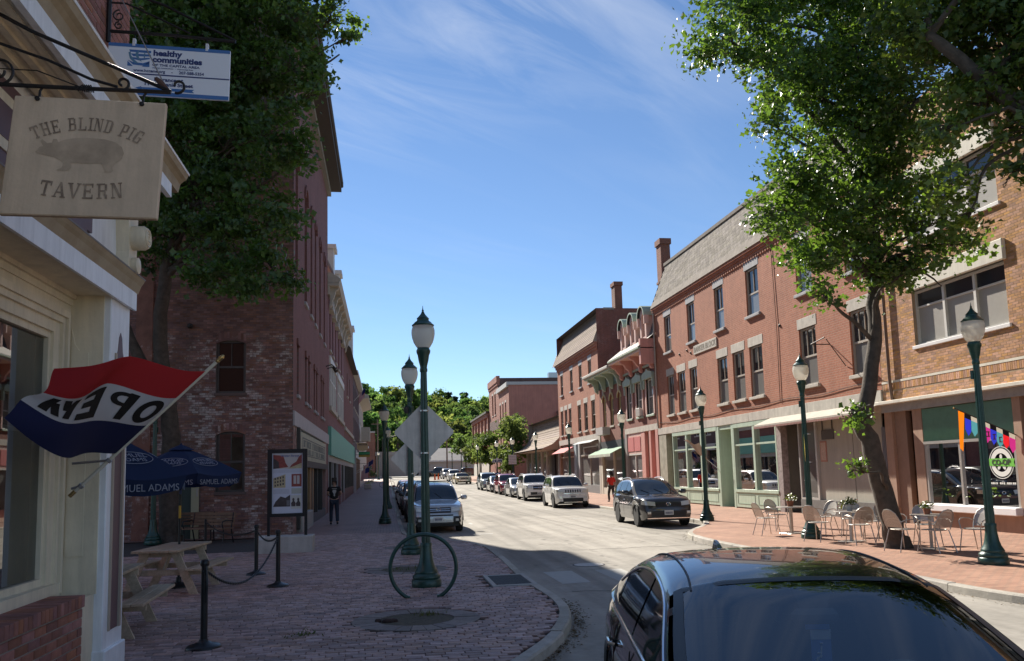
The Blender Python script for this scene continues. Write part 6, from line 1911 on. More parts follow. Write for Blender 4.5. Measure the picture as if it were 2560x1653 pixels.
def flag_pt(s, t):
	"""s from the staff outward, t from the staff's foot (blue) to its tip (red)"""
	B1, T1 = Vector((-2.46, 5.74, 2.26)), Vector((-2.3, 6.05, 2.66))
	p = HO0.lerp(B1, s) * (1 - t) + HO1.lerp(T1, s) * t
	w = min(1, 2 * s)
	nx = Vector((-.55, .25, .8))
	amp = .075 * math.sin(6.8 * s - 2.0 * t + .3) + .018 * math.sin(12 * s + 3 * t) * s + .09 * math.sin(math.pi * s) * t + .06 * t * s * math.sin(9 * t + 5 * s)
	p = p + nx * (amp * w) - Vector((0, 0, .10 * math.sin(math.pi * s) * (1 - t)))
	return Vector((max(p.x, TX + .1), p.y, p.z))

m_fr, m_fw, m_fb, m_fk = clothmat("flag_red", (.38, .025, .03), .5, (.75, .05, .05)), clothmat("flag_white", (.58, .56, .58), .4), clothmat("flag_navy", (.012, .016, .06), .15), clothmat("flag_black", (.015, .013, .013), .1)
NS, NT = 60, 36
MB().grid(NS, 12, lambda a, c: flag_pt(a, c / 3)).build("blue_band", m_fb, FLG, smooth=True)
MB().grid(NS, 12, lambda a, c: flag_pt(a, 1 / 3 + c / 3)).build("white_band", m_fw, FLG, smooth=True)
MB().grid(NS, 12, lambda a, c: flag_pt(a, 2 / 3 + c / 3)).build("red_band", m_fr, FLG, smooth=True)

def flag_norm(s, t):
	e = 1e-3
	n_ = (flag_pt(s + e, t) - flag_pt(s - e, t)).cross(flag_pt(s, t + e) - flag_pt(s, t - e))
	n_.normalize()
	return n_ if n_.dot(Vector((0, 0, EYE)) - flag_pt(s, t)) > 0 else -n_

def flag_quad(b, s0, s1, t0, t1, sh=0.0):
	n_ = max(2, int(abs(s1 - s0) / .015)); m2 = max(2, int(abs(t1 - t0) / .02))

	def f(a, c):
		s = s0 + (s1 - s0) * a + sh * (c - .5); t = t0 + (t1 - t0) * c
		return flag_pt(s, t) + flag_norm(s, t) * .004
	b.grid(n_, m2, f)

def flag_ring(b, sc_, tc_, rs, rt, ws, wt, a0=0, a1=2 * math.pi):
	n_ = 36

	def f(a, c):
		ang = a0 + (a1 - a0) * a
		s = sc_ + (rs - ws * c) * math.cos(ang); t = tc_ + (rt - wt * c) * math.sin(ang)
		return flag_pt(s, t) + flag_norm(s, t) * .004
	b.grid(n_, 3, f)

b = MB(); flag_ring(b, .13, .5, .09, .135, .05, .06); b.build("letter", m_fk, FLG, smooth=True)
b = MB(); flag_quad(b, .265, .325, .365, .635); flag_ring(b, .345, .56, .085, .065, .045, .035, -math.pi / 2, math.pi / 2); flag_quad(b, .32, .35, .592, .625); flag_quad(b, .32, .35, .495, .528); b.build("letter", m_fk, FLG, smooth=True)
b = MB(); flag_quad(b, .49, .56, .365, .635); flag_quad(b, .56, .68, .365, .425); flag_quad(b, .56, .66, .47, .53); flag_quad(b, .56, .68, .575, .635); b.build("letter", m_fk, FLG, smooth=True)
b = MB(); flag_quad(b, .73, .78, .375, .625); flag_quad(b, .88, .93, .375, .625); flag_quad(b, .78, .83, .46, .625, .05); flag_quad(b, .83, .88, .375, .54, .05); b.build("letter", m_fk, FLG, smooth=True)
# ================================================================== street lamps
m_lgreen = mat("lamp_green", (0.012, 0.052, 0.04), .38, .1, var=.25, vs=14, bump=.15, bs=60, coat=.15)
m_globe, _nt, _b = _new("lamp_globe")
_b.inputs["Base Color"].default_value = (.78, .75, .68, 1); _b.inputs["Roughness"].default_value = .25
_t = _nt.nodes.new("ShaderNodeBsdfTranslucent"); _t.inputs[0].default_value = (.85, .82, .74, 1)
_tr = _nt.nodes.new("ShaderNodeBsdfTransparent"); _tr.inputs[0].default_value = (.9, .9, .86, 1)
_m1 = _nt.nodes.new("ShaderNodeMixShader"); _m1.inputs[0].default_value = .5
_m2 = _nt.nodes.new("ShaderNodeMixShader"); _m2.inputs[0].default_value = .22
_nt.links.new(_b.outputs[0], _m1.inputs[1]); _nt.links.new(_t.outputs[0], _m1.inputs[2])
_nt.links.new(_m1.outputs[0], _m2.inputs[1]); _nt.links.new(_tr.outputs[0], _m2.inputs[2])
_nt.links.new(_m2.outputs[0], _nt.nodes["Material Output"].inputs[0])

def make_lamp():
	r = root("street_lamp", (0, 0, 0))
	MB().lathe([(.245, 0), (.25, .02), (.25, .1), (.235, .125), (.225, .13), (.235, .15), (.232, .18), (.205, .205), (.19, .22), (.195, .24), (.18, .27), (.145, .33), (.118, .42), (.1, .55), (.093, .66)], 24).build("base", m_lgreen, r, smooth=True, angle=50)
	fl = lambda i, k: 1.0 if k % 2 else .9
	MB().lathe([(.098, .66), (.098, .7), (.09, .72)], 24).lathe([(.076, .72), (.072, 1.6), (.062, 2.8), (.054, 3.62)], 28, flute=fl).build("pole", m_lgreen, r, smooth=True, angle=25)
	MB().lathe([(.054, 3.6), (.066, 3.62), (.066, 3.66), (.058, 3.68), (.064, 3.72), (.085, 3.8), (.1, 3.9), (.118, 3.94), (.122, 3.98), (.11, 4.0), (.1, 4.03)], 20).build("capital", m_lgreen, r, smooth=True, angle=35)
	MB().lathe([(.1, 4.02), (.125, 4.05), (.165, 4.12), (.19, 4.2), (.2, 4.27), (.198, 4.34), (.18, 4.4), (.165, 4.43)], 28).build("globe", m_globe, r, smooth=True, angle=70)
	cp = MB().lathe([(.185, 4.405), (.19, 4.425), (.172, 4.44), (.14, 4.475), (.105, 4.5), (.1, 4.53), (.108, 4.54), (.075, 4.575), (.045, 4.61), (.028, 4.64)], 24, flute=lambda i, k: 1 + (.03 if (i == 1 and k % 2) else 0)).build("cap", m_lgreen, r, smooth=True, angle=40)
	MB().lathe([(.02, 4.635), (.028, 4.65), (.014, 4.665), (.022, 4.68), (.01, 4.7), (0.002, 4.77)], 12).build("finial", m_lgreen, cp, smooth=True)
	MB().box(-.04, .04, -.1, -.05, 3.34, 3.5).build("junction_box", m_lgreen, r)
	return r

lamp0 = make_lamp()
LAMPS = [(.655, 13.81, "nearest dark green street lamp rising through the ring bike rack"), (.58, 19.44, "dark green street lamp just behind the nearest one, with second sign back"),
		(-.05, 32.32, "dark green street lamp on the shaded pavement beside the walking man"), (.1, 46.5, "dark green street lamp overlapped by the lamp nearer the walking man"),
		(-6.9, 25.8, "dark green street lamp hidden behind the OPEN flag in the courtyard"),
		(10.74, 13.2, "dark green street lamp nearest the right edge of the photo"), (10.63, 19.3, "dark green street lamp carrying an edge-on diamond sign by the cafe chairs"),
		(11.1, 27.2, "dark green street lamp behind the dark grey crossover"), (10.85, 36.2, "dark green street lamp in front of the pink house"),
		(10.75, 46.8, "dark green street lamp in front of the brown mansard block"), (10.75, 57.6, "dark green street lamp in front of the flared roof shop"),
		(10.75, 68.6, "dark green street lamp carrying the white slatted direction board"), (10.75, 78.5, "dark green street lamp carrying the blue way-finding sign"),
		(10.7, 95.0, "small far street lamp between the young street trees"), (10.9, 118.0, "right one of the two farthest street lamps by the crossroads"), (10.2, 126.0, "left one of the two farthest street lamps by the crossroads"),
		(-1.2, 135.0, "far street lamp left of the lamp overlapped by signs, by the crossroads")]
for i, (x, y, lab) in enumerate(LAMPS):
	o = lamp0 if i == 0 else copy_tree(lamp0)
	o.location = (x, y, gz(y)); o.rotation_euler.z = (i * .7) % 6.28
	tag(o, label=lab, cat="street lamp", group="green globe street lamps")
lamp0.rotation_euler = (rad(.0), 0, 3.3)

m_alu = mat("sign_back_aluminium", (.5, .46, .43), .5, .6, var=.14, vs=5, bump=.1, bs=20)
m_yel = mat("sign_yellow", (.75, .6, .02), .5)

def diamond(x, y, z, half, yaw, lab, front=None):
	r = root("diamond_sign", (x, y, z - half), label=lab, cat="road sign")
	r.rotation_euler = (0, 0, yaw)
	h = half; c = .05
	pts = []
	for k in range(4):
		a = math.pi / 2 * k
		for da in (-.07, 0, .07):
			rr = h * (1 - .035 * (1 if da else 0)) if da else h * .965
			pts.append((rr * math.cos(a + da * .7), rr * math.sin(a + da * .7) + half))
	MB().prism(pts, 0, .004, lambda a, c_, h_: (a, h_, c_)).build("plate", m_alu, r)
	MB().prism([(p * .995, (q - half) * .995 + half) for p, q in pts], .0045, .006, lambda a, c_, h_: (a, h_, c_)).build("face", m_yel, r)
	for zz in (half - .36, half + .36):
		MB().lathe([(.078, -.012), (.078, .012)], 14, c=(0, -.085, zz)).build("band_clamp", mat("band_steel", (.5, .5, .5), .35, .8), r)
	return r

diamond(.655, 13.905, 2.58, .52, 0.0, "bare metal back of the large diamond sign on the nearest lamp")
diamond(.60, 19.54, 2.25, .5, rad(6), "bare metal back of the diamond sign on the second lamp, lower and partly hidden")
diamond(10.66, 19.4, 2.28, .5, rad(62), "yellow diamond warning sign seen nearly edge-on by the cafe chairs")
# camera on the second lamp
r = root("surveillance_camera", (.50, 19.42, 3.42), label="small black camera pod on the second lamp post", cat="camera")
MB().lathe([(0, -.1), (.05, -.09), (.065, -.03), (.06, .05), (0, .1)], 12).build("pod", m_iron, r, smooth=True)
MB().tube([(0, 0, .02), (.08, .02, .02)], .015, 6).build("arm", m_iron, r)

# white slatted direction board and blue way-finding sign
r = root("direction_board", (10.72, 68.45, 2.55), label="white board of stacked direction slats on a lamp post", cat="sign"); r.scale = (.45, 1, .42)
for k in range(6):
	MB().box(-.75, .75, -.02, .02, .02 + k * .33, .3 + k * .33).build("slat", mat("slat_white", (.5, .5, .52), .6), r)
r = root("wayfinding_sign", (10.75, 78.3, 2.85), label="blue way-finding sign with white border on a lamp post", cat="sign"); r.scale = (.45, 1, .45)
MB().bbox(-1.1, 1.1, -.03, .03, 0, .75, .02).build("border", mat("wayf_white", (.6, .6, .62), .6), r)
MB().box(-1.02, 1.02, -.04, -.03, .07, .66).build("panel", mat("wayf_navy", (.03, .05, .12), .5), r)
MB().lathe([(0, 0), (.3, 0), (.3, .04), (0, .04)], 16, f=lambda x, y, z: (x, -z - .02, y + .75)).build("crest", mat("wayf_white", (.6, .6, .62), .6), r)
MB().box(-.3, .8, -.045, -.04, .26, .38).build("legend", mat("wayf_white", (.6, .6, .62), .6), r)
MB().box(-.8, -.6, -.045, -.04, .15, .55).build("arrow", mat("wayf_white", (.6, .6, .62), .6), r)

# ================================================================== ring bike rack
r = root("bike_rack", (.55, 12.58, 0), label="green metal ring bike rack on the pavement round the nearest lamp", cat="bike rack")
n = 48; a0, a1 = rad(-62), rad(242)
MB().tube([(.5 * math.cos(a0 + (a1 - a0) * k / n), .0, .445 + .5 * math.sin(a0 + (a1 - a0) * k / n)) for k in range(n + 1)], .03, 12).build("ring", m_lgreen, r, smooth=True)
for a in (a0, a1):
	x = .5 * math.cos(a)
	MB().tube([(x, 0, .03), (x * .97, 0, -.02)], .032, 10).build("foot", m_lgreen, r)
r.rotation_euler.z = rad(-2)

# ================================================================== stanchions and chains
m_blk = mat("black_enamel", (.012, .012, .014), .4, .2, var=.2, vs=12)
ST = [(-2.02, 9.65, "black chain post nearest the camera with a round base"), (-1.86, 14.67, "middle black chain post beside the info panel"), (-2.52, 16.62, "farthest black chain post with a white tag")]
for x, y, lab in ST:
	r = root("chain_post", (x, y, 0), label=lab, cat="bollard", group="black chain posts")
	MB().lathe([(.19, 0), (.19, .015), (.17, .035), (.1, .055), (.055, .075), (.045, .1)], 22).build("base", m_blk, r, smooth=True, angle=50)
	MB().lathe([(.038, .08), (.038, .93)], 14).build("post", m_blk, r, smooth=True)
	MB().lathe([(.046, .9), (.05, .915), (.05, .945), (.035, .965), (0, .972)], 14).build("cap", m_blk, r, smooth=True)
	MB().tube([(0, -.03, .86), (0, -.06, .84), (0, -.05, .81), (0, -.03, .82)], .007, 5).build("hook", m_blk, r)

def chain(p, q, sag, lab, tagw=False):
	p, q = Vector(p), Vector(q)
	r = root("chain", tuple(p), world=True, label=lab, cat="chain")
	L_ = (q - p).length; n = max(8, int(L_ / .05))
	P = [p.lerp(q, k / n) - Vector((0, 0, sag * 4 * (k / n) * (1 - k / n))) for k in range(n + 1)]
	b = MB()
	for k in range(n):
		a, c = P[k], P[k + 1]; m_ = (a + c) / 2; t = (c - a).normalized()
		s_ = t.cross(Vector((0, 0, 1))).normalized(); u = s_.cross(t)
		w = s_ if k % 2 else u
		hl, hw = (c - a).length * .68, .016
		b.tube([m_ + t * hl * math.cos(2 * math.pi * i / 8) + w * hw * math.sin(2 * math.pi * i / 8) for i in range(8)], .0052, 5, closed=True)
	b.build("links", m_blk, r)
	if tagw:
		MB().box(p.x + .05, p.x + .15, p.y - .01, p.y, p.z - .2, p.z - .12).build("tag", mat("paper_tag", (.6, .6, .62), .7), r)

chain((-2.02, 9.65, .86), (-1.86, 14.67, .86), .42, "long black chain sagging from the nearest post")
chain((-2.52, 16.62, .86), (-1.86, 14.67, .86), .14, "short black chain between the two farther posts", True)
chain((-4.6, 22.0, .8), (-2.52, 16.62, .86), .2, "black chain running back towards the benches")
MB().tube([(-2.0, 9.62, .9), (-1.985, 9.6, .7), (-1.99, 9.6, .5)], .016, 6).build("chain_end", m_blk, label="loose chain end hanging down the nearest post", cat="chain")
r = root("chain_post", (-4.6, 22.0, 0), label="short black chain post by the wall near the benches", cat="bollard", group="black chain posts")
MB().lathe([(.05, 0), (.035, .03), (.035, .85), (0, .87)], 10).build("post", m_blk, r)

# ================================================================== history panel on a concrete base
r = root("info_panel", (-2.49, 21.4, 0), label="black framed history panel with old street pictures on a concrete base", cat="information panel")
MB().bbox(-.72, .66, -.35, .35, -.02, .41, .015).build("concrete_base", m_conc, r)
for x in (-.46, .46):
	MB().box(x - .035, x + .035, -.04, .04, .4, 2.6).build("post", m_blk, r)
b = MB(); b.box(-.425, .425, -.05, .04, 2.5, 2.6).box(-.425, .425, -.05, .04, .88, .97).box(-.425, -.38, -.05, .04, .97, 2.5).box(.38, .425, -.05, .04, .97, 2.5)
b.build("frame", m_blk, r)
pn = MB().box(-.38, .38, -.01, .01, .97, 2.5).build("sheet", mat("panel_paper", (.52, .55, .64), .5), r)

def pic(x0, x1, z0, z1, m_, d=-.013):
	return MB().quad((x0, d, z0), (x1, d, z0), (x1, d, z1), (x0, d, z1)).build("print", m_, pn)

m_dk, m_rd, m_sk, m_sp = mat("print_dark", (.05, .04, .04), .6, var=.5, vs=14), mat("print_red", (.23, .05, .04), .6, var=.3, vs=14), mat("print_sky", (.45, .42, .40), .6), mat("print_sepia", (.42, .36, .22), .6, var=.2, vs=12)
pic(-.355, .355, 2.1, 2.46, m_sk)
P2 = lambda pts, m_, d=-.015: MB().add([(x, d, z) for x, z in pts], [tuple(range(len(pts)))]).build("print", m_, pn)
P2([(-.355, 2.1), (.02, 2.14), (-.05, 2.25), (-.1, 2.42), (-.2, 2.44), (-.355, 2.46)], m_rd)
P2([(-.355, 2.1), (-.2, 2.12), (-.22, 2.28), (-.355, 2.38)], m_dk, -.016)
P2([(.355, 2.1), (.05, 2.12), (.1, 2.2), (.22, 2.28), (.28, 2.4), (.355, 2.46)], m_rd)
P2([(.355, 2.1), (.0, 2.1), (.15, 2.16), (.355, 2.24)], m_sp, -.016)
text("lettering", "Water Street", mat("print_blue", (.1, .14, .3), .6), pn, .085, frameM((.06, -.017, 2.425), (1, 0, 0), (0, 0, 1)), off=.001)
P2([(-.35, 1.62), (-.05, 1.62), (-.05, 1.96), (-.35, 1.86)], m_sp)
for k in range(4):
	for j in range(3):
		pic(-.32 + k * .065, -.285 + k * .065, 1.65 + j * .085 + .012 * k, 1.7 + j * .085 + .014 * k, m_dk, -.016)
pic(.1, .35, 1.64, 1.96, m_rd); pic(.15, .215, 1.71, 1.92, m_sk, -.016); pic(.235, .3, 1.71, 1.92, m_sk, -.016)
pic(.1, .35, 1.46, 1.6, mat("print_grey_green", (.38, .4, .36), .6, var=.1, vs=60))
for k in range(6):
	pic(-.35, .05, 1.47 + k * .02, 1.477 + k * .02, mat("print_text", (.34, .36, .42), .6)); pic(-.35, .35, 2.0 + k * .014, 2.004 + k * .014, mat("print_text", (.34, .36, .42), .6))
P2([(-.35, 1.14), (.07, 1.14), (.07, 1.44), (-.05, 1.36), (-.17, 1.4), (-.3, 1.26)], m_dk); pic(-.02, .06, 1.16, 1.3, mat("print_mid", (.14, .14, .15), .6), -.016)
pic(.09, .35, 1.08, 1.42, mat("print_cream", (.5, .5, .46), .6))
for x in (.15, .27):
	P2([(x - .05, 1.14), (x + .05, 1.14), (x + .055, 1.22), (x + .02, 1.28), (x + .03, 1.33), (x - .01, 1.36), (x - .03, 1.32), (x - .02, 1.27), (x - .06, 1.22)], m_dk)

# ================================================================== picnic tables
m_wood = mat("picnic_wood", (.46, .35, .24), .75, var=.22, vs=5, bump=.3, bs=40)
m_wood_e = mat("picnic_wood_edge", (.55, .43, .31), .75, var=.2, vs=5)

def picnic(loc, rz, lab):
	r = root("picnic_table", loc, rz, label=lab, cat="picnic table", group="wooden picnic tables")
	for k in range(5):
		x = -.37 + k * .148
		MB().bbox(x + .002, x + .144, -.92, .92, .705, .745, .006).build("top_plank", m_wood, r)
	for s in (-1, 1):
		for k in range(2):
			x = s * .62 + (k - .5) * .15
			MB().bbox(x - .07, x + .07, -.92, .92, .405, .443, .006).build("bench_plank", m_wood, r)
	for y in (-.6, .6):
		MB().bbox(-.36, .36, y - .02, y + .02, .615, .703, .004).build("top_batten", m_wood_e, r)
		MB().bbox(-.72, .72, y + .022, y + .06, .31, .403, .004).build("bench_beam", m_wood_e, r)
		for s in (-1, 1):
			b = MB(); b.prism([(s * .16, .70), (s * .30, .70), (s * .62, 0), (s * .48, 0)], y - .062, y - .022, lambda a, c, h: (a, h, c)); b.build("leg", m_wood_e, r)
	for s in (-1, 1):
		MB().tube([(0, s * .55, .32), (0, s * .08, .68)], .03, 4).build("brace", m_wood_e, r)
	return r

picnic((-3.62, 14.85, 0), rad(-5), "wooden picnic table with umbrella pole through its top, behind the nearest chain post")
picnic((-3.62, 11.05, 0), rad(3), "nearer wooden picnic table mostly hidden by the tavern corner, only its bench showing")

# ================================================================== umbrellas
m_navy = clothmat("umbrella_navy", (.016, .028, .075), .2, (.03, .05, .15))
m_umbr = clothmat("umbrella_maroon", (.10, .012, .018), .2)
m_ulet = mat("umbrella_lettering", (.22, .24, .31), .7)

def umbrella(loc, rz, lab, peak=2.5, rim=2.0, R_=1.08, N=6):
	r = root("patio_umbrella", loc, rz, label=lab, cat="umbrella", group="navy patio umbrellas")
	MB().lathe([(.02, .03), (.02, peak + .02)], 10).build("pole", m_blk, r, smooth=True)
	MB().lathe([(.021, 1.2), (.021, 1.42)], 10).build("pole_label", mat("pole_label", (.6, .36, .04), .6), r)
	MB().lathe([(.24, 0), (.24, .03), (.2, .06), (.05, .09), (.04, .18)], 18).build("base", m_blk, r, smooth=True)
	MB().lathe([(.018, peak + .0), (.03, peak + .03), (.012, peak + .06), (.0, peak + .08)], 10).build("finial", m_navy, r, smooth=True)

	def canopy(a, t):
		"""a in sectors, t from peak to rim"""
		k = a * N; f = k - math.floor(k)
		sag = 4 * f * (1 - f)
		ang = 2 * math.pi * a
		rc = math.cos(math.pi / N) / math.cos((f - .5) * 2 * math.pi / N)
		rr = R_ * t * rc / math.cos(math.pi / N) * math.cos(math.pi / N) * (1 - .03 * sag * t)
		z = peak - (peak - rim) * (t ** 1.15) - .055 * sag * t * t
		return Vector((rr * math.cos(ang), rr * math.sin(ang), z))
	MB().grid(N * 6, 8, lambda a, t: canopy(a, .06 + .94 * t)).build("canopy", m_navy, r, smooth=True, angle=25)
	MB().grid(N * 6, 6, lambda a, t: canopy(a, .06 + .92 * t) - Vector((0, 0, .012))).build("lining", m_umbr, r, smooth=True, angle=25)
	MB().grid(N * 6, 3, lambda a, t: canopy(a, .02 + .2 * t) + Vector((0, 0, .045 - .015 * t))).build("vent_cap", m_navy, r, smooth=True, angle=25)

	def valance(a, t):
		p = canopy(a, 1.0); k = a * N; f = k - math.floor(k)
		d = .17 + .03 * math.sin(f * math.pi)
		q = 1.0 - .05 * t * (1 + .6 * math.sin(a * 40))
		return Vector((p.x * q, p.y * q, p.z - d * t))
	MB().grid(N * 6, 2, valance).build("valance", m_navy, r, smooth=True, angle=25)
	for k in range(N):
		p = canopy(k / N, .97)
		MB().tube([(0, 0, peak - .12), (p.x, p.y, p.z - .02)], .008, 5).build("rib", m_blk, r)
	# lettering on each panel
	for k in range(N):
		am = (k + .5) / N
		c = canopy(am, .62); up = (canopy(am, .4) - canopy(am, .8)).normalized()
		side = Vector((-math.sin(2 * math.pi * am), math.cos(2 * math.pi * am), 0))
		M_ = frameM(c + side.cross(up) * .022, side, up)
		text("lettering", "SAMUEL", m_ulet, r, .115, M_ @ Matrix.Translation((0, .05, 0)))
		text("lettering", "ADAMS", m_ulet, r, .105, M_ @ Matrix.Translation((0, -.045, 0)))
		n = 28
		MB().tube([tuple(M_ @ Vector((.27 * math.cos(2 * math.pi * i / n), .13 * math.sin(2 * math.pi * i / n), 0))) for i in range(n)], .005, 4, closed=True).build("emblem_ring", m_ulet, r)
		v = valance(am, .5); vn = Vector((math.cos(2 * math.pi * am), math.sin(2 * math.pi * am), 0))
		text("lettering", "SAMUEL ADAMS", m_ulet, r, .125, frameM(v + vn * .02, side, (0, 0, 1)))
	return r

umbrella((-3.62, 15.2, 0), rad(-62), "navy lettered patio umbrella over the picnic table with visible pole", peak=2.46, rim=1.98, R_=1.06)
umbrella((-3.55, 11.15, 0), rad(-75), "nearer navy lettered patio umbrella, half hidden by the tavern corner", peak=2.48, rim=1.93, R_=1.08)

# ================================================================== benches by the wall
m_bw = mat("bench_slat", (.2, .115, .07), .75, var=.25, vs=6)

def bench(loc, rz, lab):
	r = root("park_bench", loc, rz, label=lab, cat="bench", group="slatted benches by the wall")
	for k in range(5):
		MB().bbox(-.75, .75, -.32 + k * .09, -.25 + k * .09, .42, .45, .005).build("seat_slat", m_bw, r)
	for k in range(4):
		MB().bbox(-.75, .75, .13 + k * .025, .16 + k * .025, .52 + k * .1, .6 + k * .1, .005).build("back_slat", m_bw, r)
	for s in (-1, 1):
		x = s * .68
		MB().tube([(x, .22, .9), (x, .12, .5), (x, .1, .42), (x, .16, .2), (x, .22, 0)], .02, 6).build("rear_leg", m_blk, r, smooth=True)
		MB().tube([(x, .14, .66), (x, -.15, .68), (x, -.33, .66), (x, -.36, .58), (x, -.3, .44), (x, -.28, .2), (x, -.34, 0)], .02, 6).build("arm_leg", m_blk, r, smooth=True)
	return r

bench((-6.05, 26.7, -.03), 0, "left slatted wooden bench against the old brick wall")
bench((-4.95 - .35, 25.9, -.03), rad(-24), "right slatted bench with curled iron arm, turned towards the street")

# ================================================================== cafe furniture on the right pavement
m_cm = mat("cafe_aluminium", (.46, .43, .39), .38, .75, var=.12, vs=9)
m_mesh, _nt, _b = _new("cafe_perforated")
_b.inputs["Base Color"].default_value = (.45, .42, .38, 1); _b.inputs["Metallic"].default_value = .6; _b.inputs["Roughness"].default_value = .45
_tr = _nt.nodes.new("ShaderNodeBsdfTransparent")
_vo = _nt.nodes.new("ShaderNodeTexVoronoi"); _vo.inputs["Scale"].default_value = 95; _vo.inputs["Randomness"].default_value = 0
_nt.links.new(_coords(_nt), _vo.inputs[0])
_lt = _nt.nodes.new("ShaderNodeMath"); _lt.operation = 'LESS_THAN'; _lt.inputs[1].default_value = .34
_nt.links.new(_vo.outputs[0], _lt.inputs[0])
_mx = _nt.nodes.new("ShaderNodeMixShader")
_nt.links.new(_lt.outputs[0], _mx.inputs[0]); _nt.links.new(_b.outputs[0], _mx.inputs[1]); _nt.links.new(_tr.outputs[0], _mx.inputs[2])
_nt.links.new(_mx.outputs[0], _nt.nodes["Material Output"].inputs[0])

def make_chair():
	"""seat faces -y; backrest at +y"""
	r = root("cafe_chair")
	n = 20
	seat = [(.21 * (abs(math.cos(t)) ** .6) * (1 if math.cos(t) > 0 else -1), .2 * (abs(math.sin(t)) ** .6) * (1 if math.sin(t) > 0 else -1)) for t in [2 * math.pi * k / n for k in range(n)]]
	MB().prism(seat, .445, .455, lambda a, c, h: (a, c, h + .15 * (a * a))).build("seat", m_mesh, r)
	MB().tube([(a, c, .45 + .15 * a * a) for a, c in seat], .011, 6, closed=True).build("seat_rim", m_cm, r, smooth=True)
	bk = lambda x, z: (x, .2 + .16 * (z - .45) / .4 + .0 - .25 * x * x + .012, z)
	hoop = [(-.2, .46), (-.215, .56), (-.21, .68), (-.175, .79), (-.1, .855), (0, .875), (.1, .855), (.175, .79), (.21, .68), (.215, .56), (.2, .46)]
	b = MB(); b.add([bk(x, z) for x, z in hoop], [tuple(range(len(hoop)))])
	b2 = MB().grid(10, 8, lambda u, v: bk((u - .5) * 2 * (.21 if v < .55 else .21 * math.sqrt(max(0.02, 1 - ((v - .55) / .47) ** 2))), .5 + .37 * v))
	b2.build("backrest", m_mesh, r, smooth=True)
	MB().tube([bk(x, z) for x, z in hoop], .011, 6).build("back_frame", m_cm, r, smooth=True)
	for s in (-1, 1):
		MB().tube([(s * .2, -.17, .45), (s * .235, -.24, 0)], .0115, 6).build("leg", m_cm, r)
		MB().tube([(s * .19, .18, .45), (s * .225, .32, 0)], .0115, 6).build("leg", m_cm, r)
		MB().tube([bk(s * .2, .6), (s * .255, .16, .655), (s * .275, .02, .668), (s * .27, -.1, .655), (s * .245, -.19, .6), (s * .21, -.19, .45)], .0115, 6).build("armrest", m_cm, r, smooth=True)
	return r

def make_table():
	r = root("cafe_table")
	MB().lathe([(0, .70), (.37, .70), (.38, .706), (.38, .72), (.37, .726), (0, .726)], 32).build("tabletop", m_cm, r, smooth=True, angle=30)
	MB().box(-.032, .032, -.032, .032, .015, .70).build("pedestal", m_cm, r)
	MB().bbox(-.24, .24, -.24, .24, 0, .016, .006).build("base", m_cm, r)
	return r

tb0 = make_table()
for i, (x, y, lab) in enumerate([(10.95, 20.9, "round metal cafe table farthest left, beside the lamp with the diamond sign"), (11.0, 18.1, "middle round metal cafe table left of the leaning tree"), (11.5, 15.9, "round metal cafe table right of the leaning tree trunk")]):
	o = tb0 if i == 0 else copy_tree(tb0)
	o.location = (x, y, .002); o.rotation_euler.z = rad(20 * i + 12)
	tag(o, label=lab, cat="cafe table", group="round cafe tables")
ch0 = make_chair()
CH = [(10.15, 20.7, 95, "leftmost cafe chair, turned sideways at the far left table"), (11.1, 22.0, 10, "cafe chair behind the far left table near the green shopfront"), (11.6, 20.35, -70, "cafe chair just left of the lamp post with the diamond sign"),
	(11.75, 19.3, -35, "cafe chair behind the lamp post between two tables"), (10.4, 18.5, 118, "cafe chair right of the lamp post, turned towards the middle table"), (10.75, 17.35, 172, "cafe chair with its back to the road at the middle table"),
	(11.75, 18.2, -75, "cafe chair against the left side of the leaning trunk"), (10.75, 15.75, 100, "cafe chair in front of the leaning trunk, seen from the side"), (11.15, 15.3, 190, "cafe chair with its back to the road at the rightmost table"),
	(12.0, 15.15, -72, "rightmost cafe chair, leaning back away from the table"), (12.0, 16.7, -20, "cafe chair partly hidden behind the rightmost table"), (11.5, 17.2, 20, "cafe chair peeking out behind the leaning trunk on its right")]
for i, (x, y, a, lab) in enumerate(CH):
	o = ch0 if i == 0 else copy_tree(ch0)
	o.location = (x, y, .002); o.rotation_euler.z = rad(a)
	tag(o, label=lab, cat="chair", group="metal cafe chairs")

m_pot = mat("terracotta", (.34, .13, .07), .8)
m_pl = leafmat("pot_leaf", (.10, .2, .03), (.3, .42, .05))

def potted(loc, s, lab, seed, mp=None, flowers=None):
	r = root("potted_plant", loc, label=lab, cat="plant")
	MB().lathe([(.05 * s, 0), (.07 * s, .1 * s), (.075 * s, .12 * s), (.065 * s, .12 * s), (.06 * s, .1 * s), (0, .1 * s)], 14).build("pot", mp or m_pot, r, smooth=True)
	rg = random.Random(seed); b = MB()
	for k in range(110):
		a, e = rg.uniform(0, 6.28), rg.uniform(.1, 1.4); d = s * rg.uniform(.04, .17)
		c = Vector((d * math.cos(a) * math.cos(e), d * math.sin(a) * math.cos(e), .11 * s + d * math.sin(e)))
		w = Vector((rg.gauss(0, 1), rg.gauss(0, 1), rg.gauss(0, .6))).normalized(); u = w.orthogonal().normalized()
		l_ = s * rg.uniform(.02, .04)
		b.add([c - w * l_, c + u * l_ * .5, c + w * l_, c - u * l_ * .5], [(0, 1, 2, 3)])
	b.build("foliage", m_pl, r)
	if flowers:
		b = MB()
		for k in range(9):
			a = rg.uniform(0, 6.28); d = s * rg.uniform(.04, .14); z = s * rg.uniform(.16, .27)
			b.bbox(d * math.cos(a) - .012, d * math.cos(a) + .012, d * math.sin(a) - .012, d * math.sin(a) + .012, z - .01, z + .01, .005)
		b.build("flowers", flowers, r)
	return r

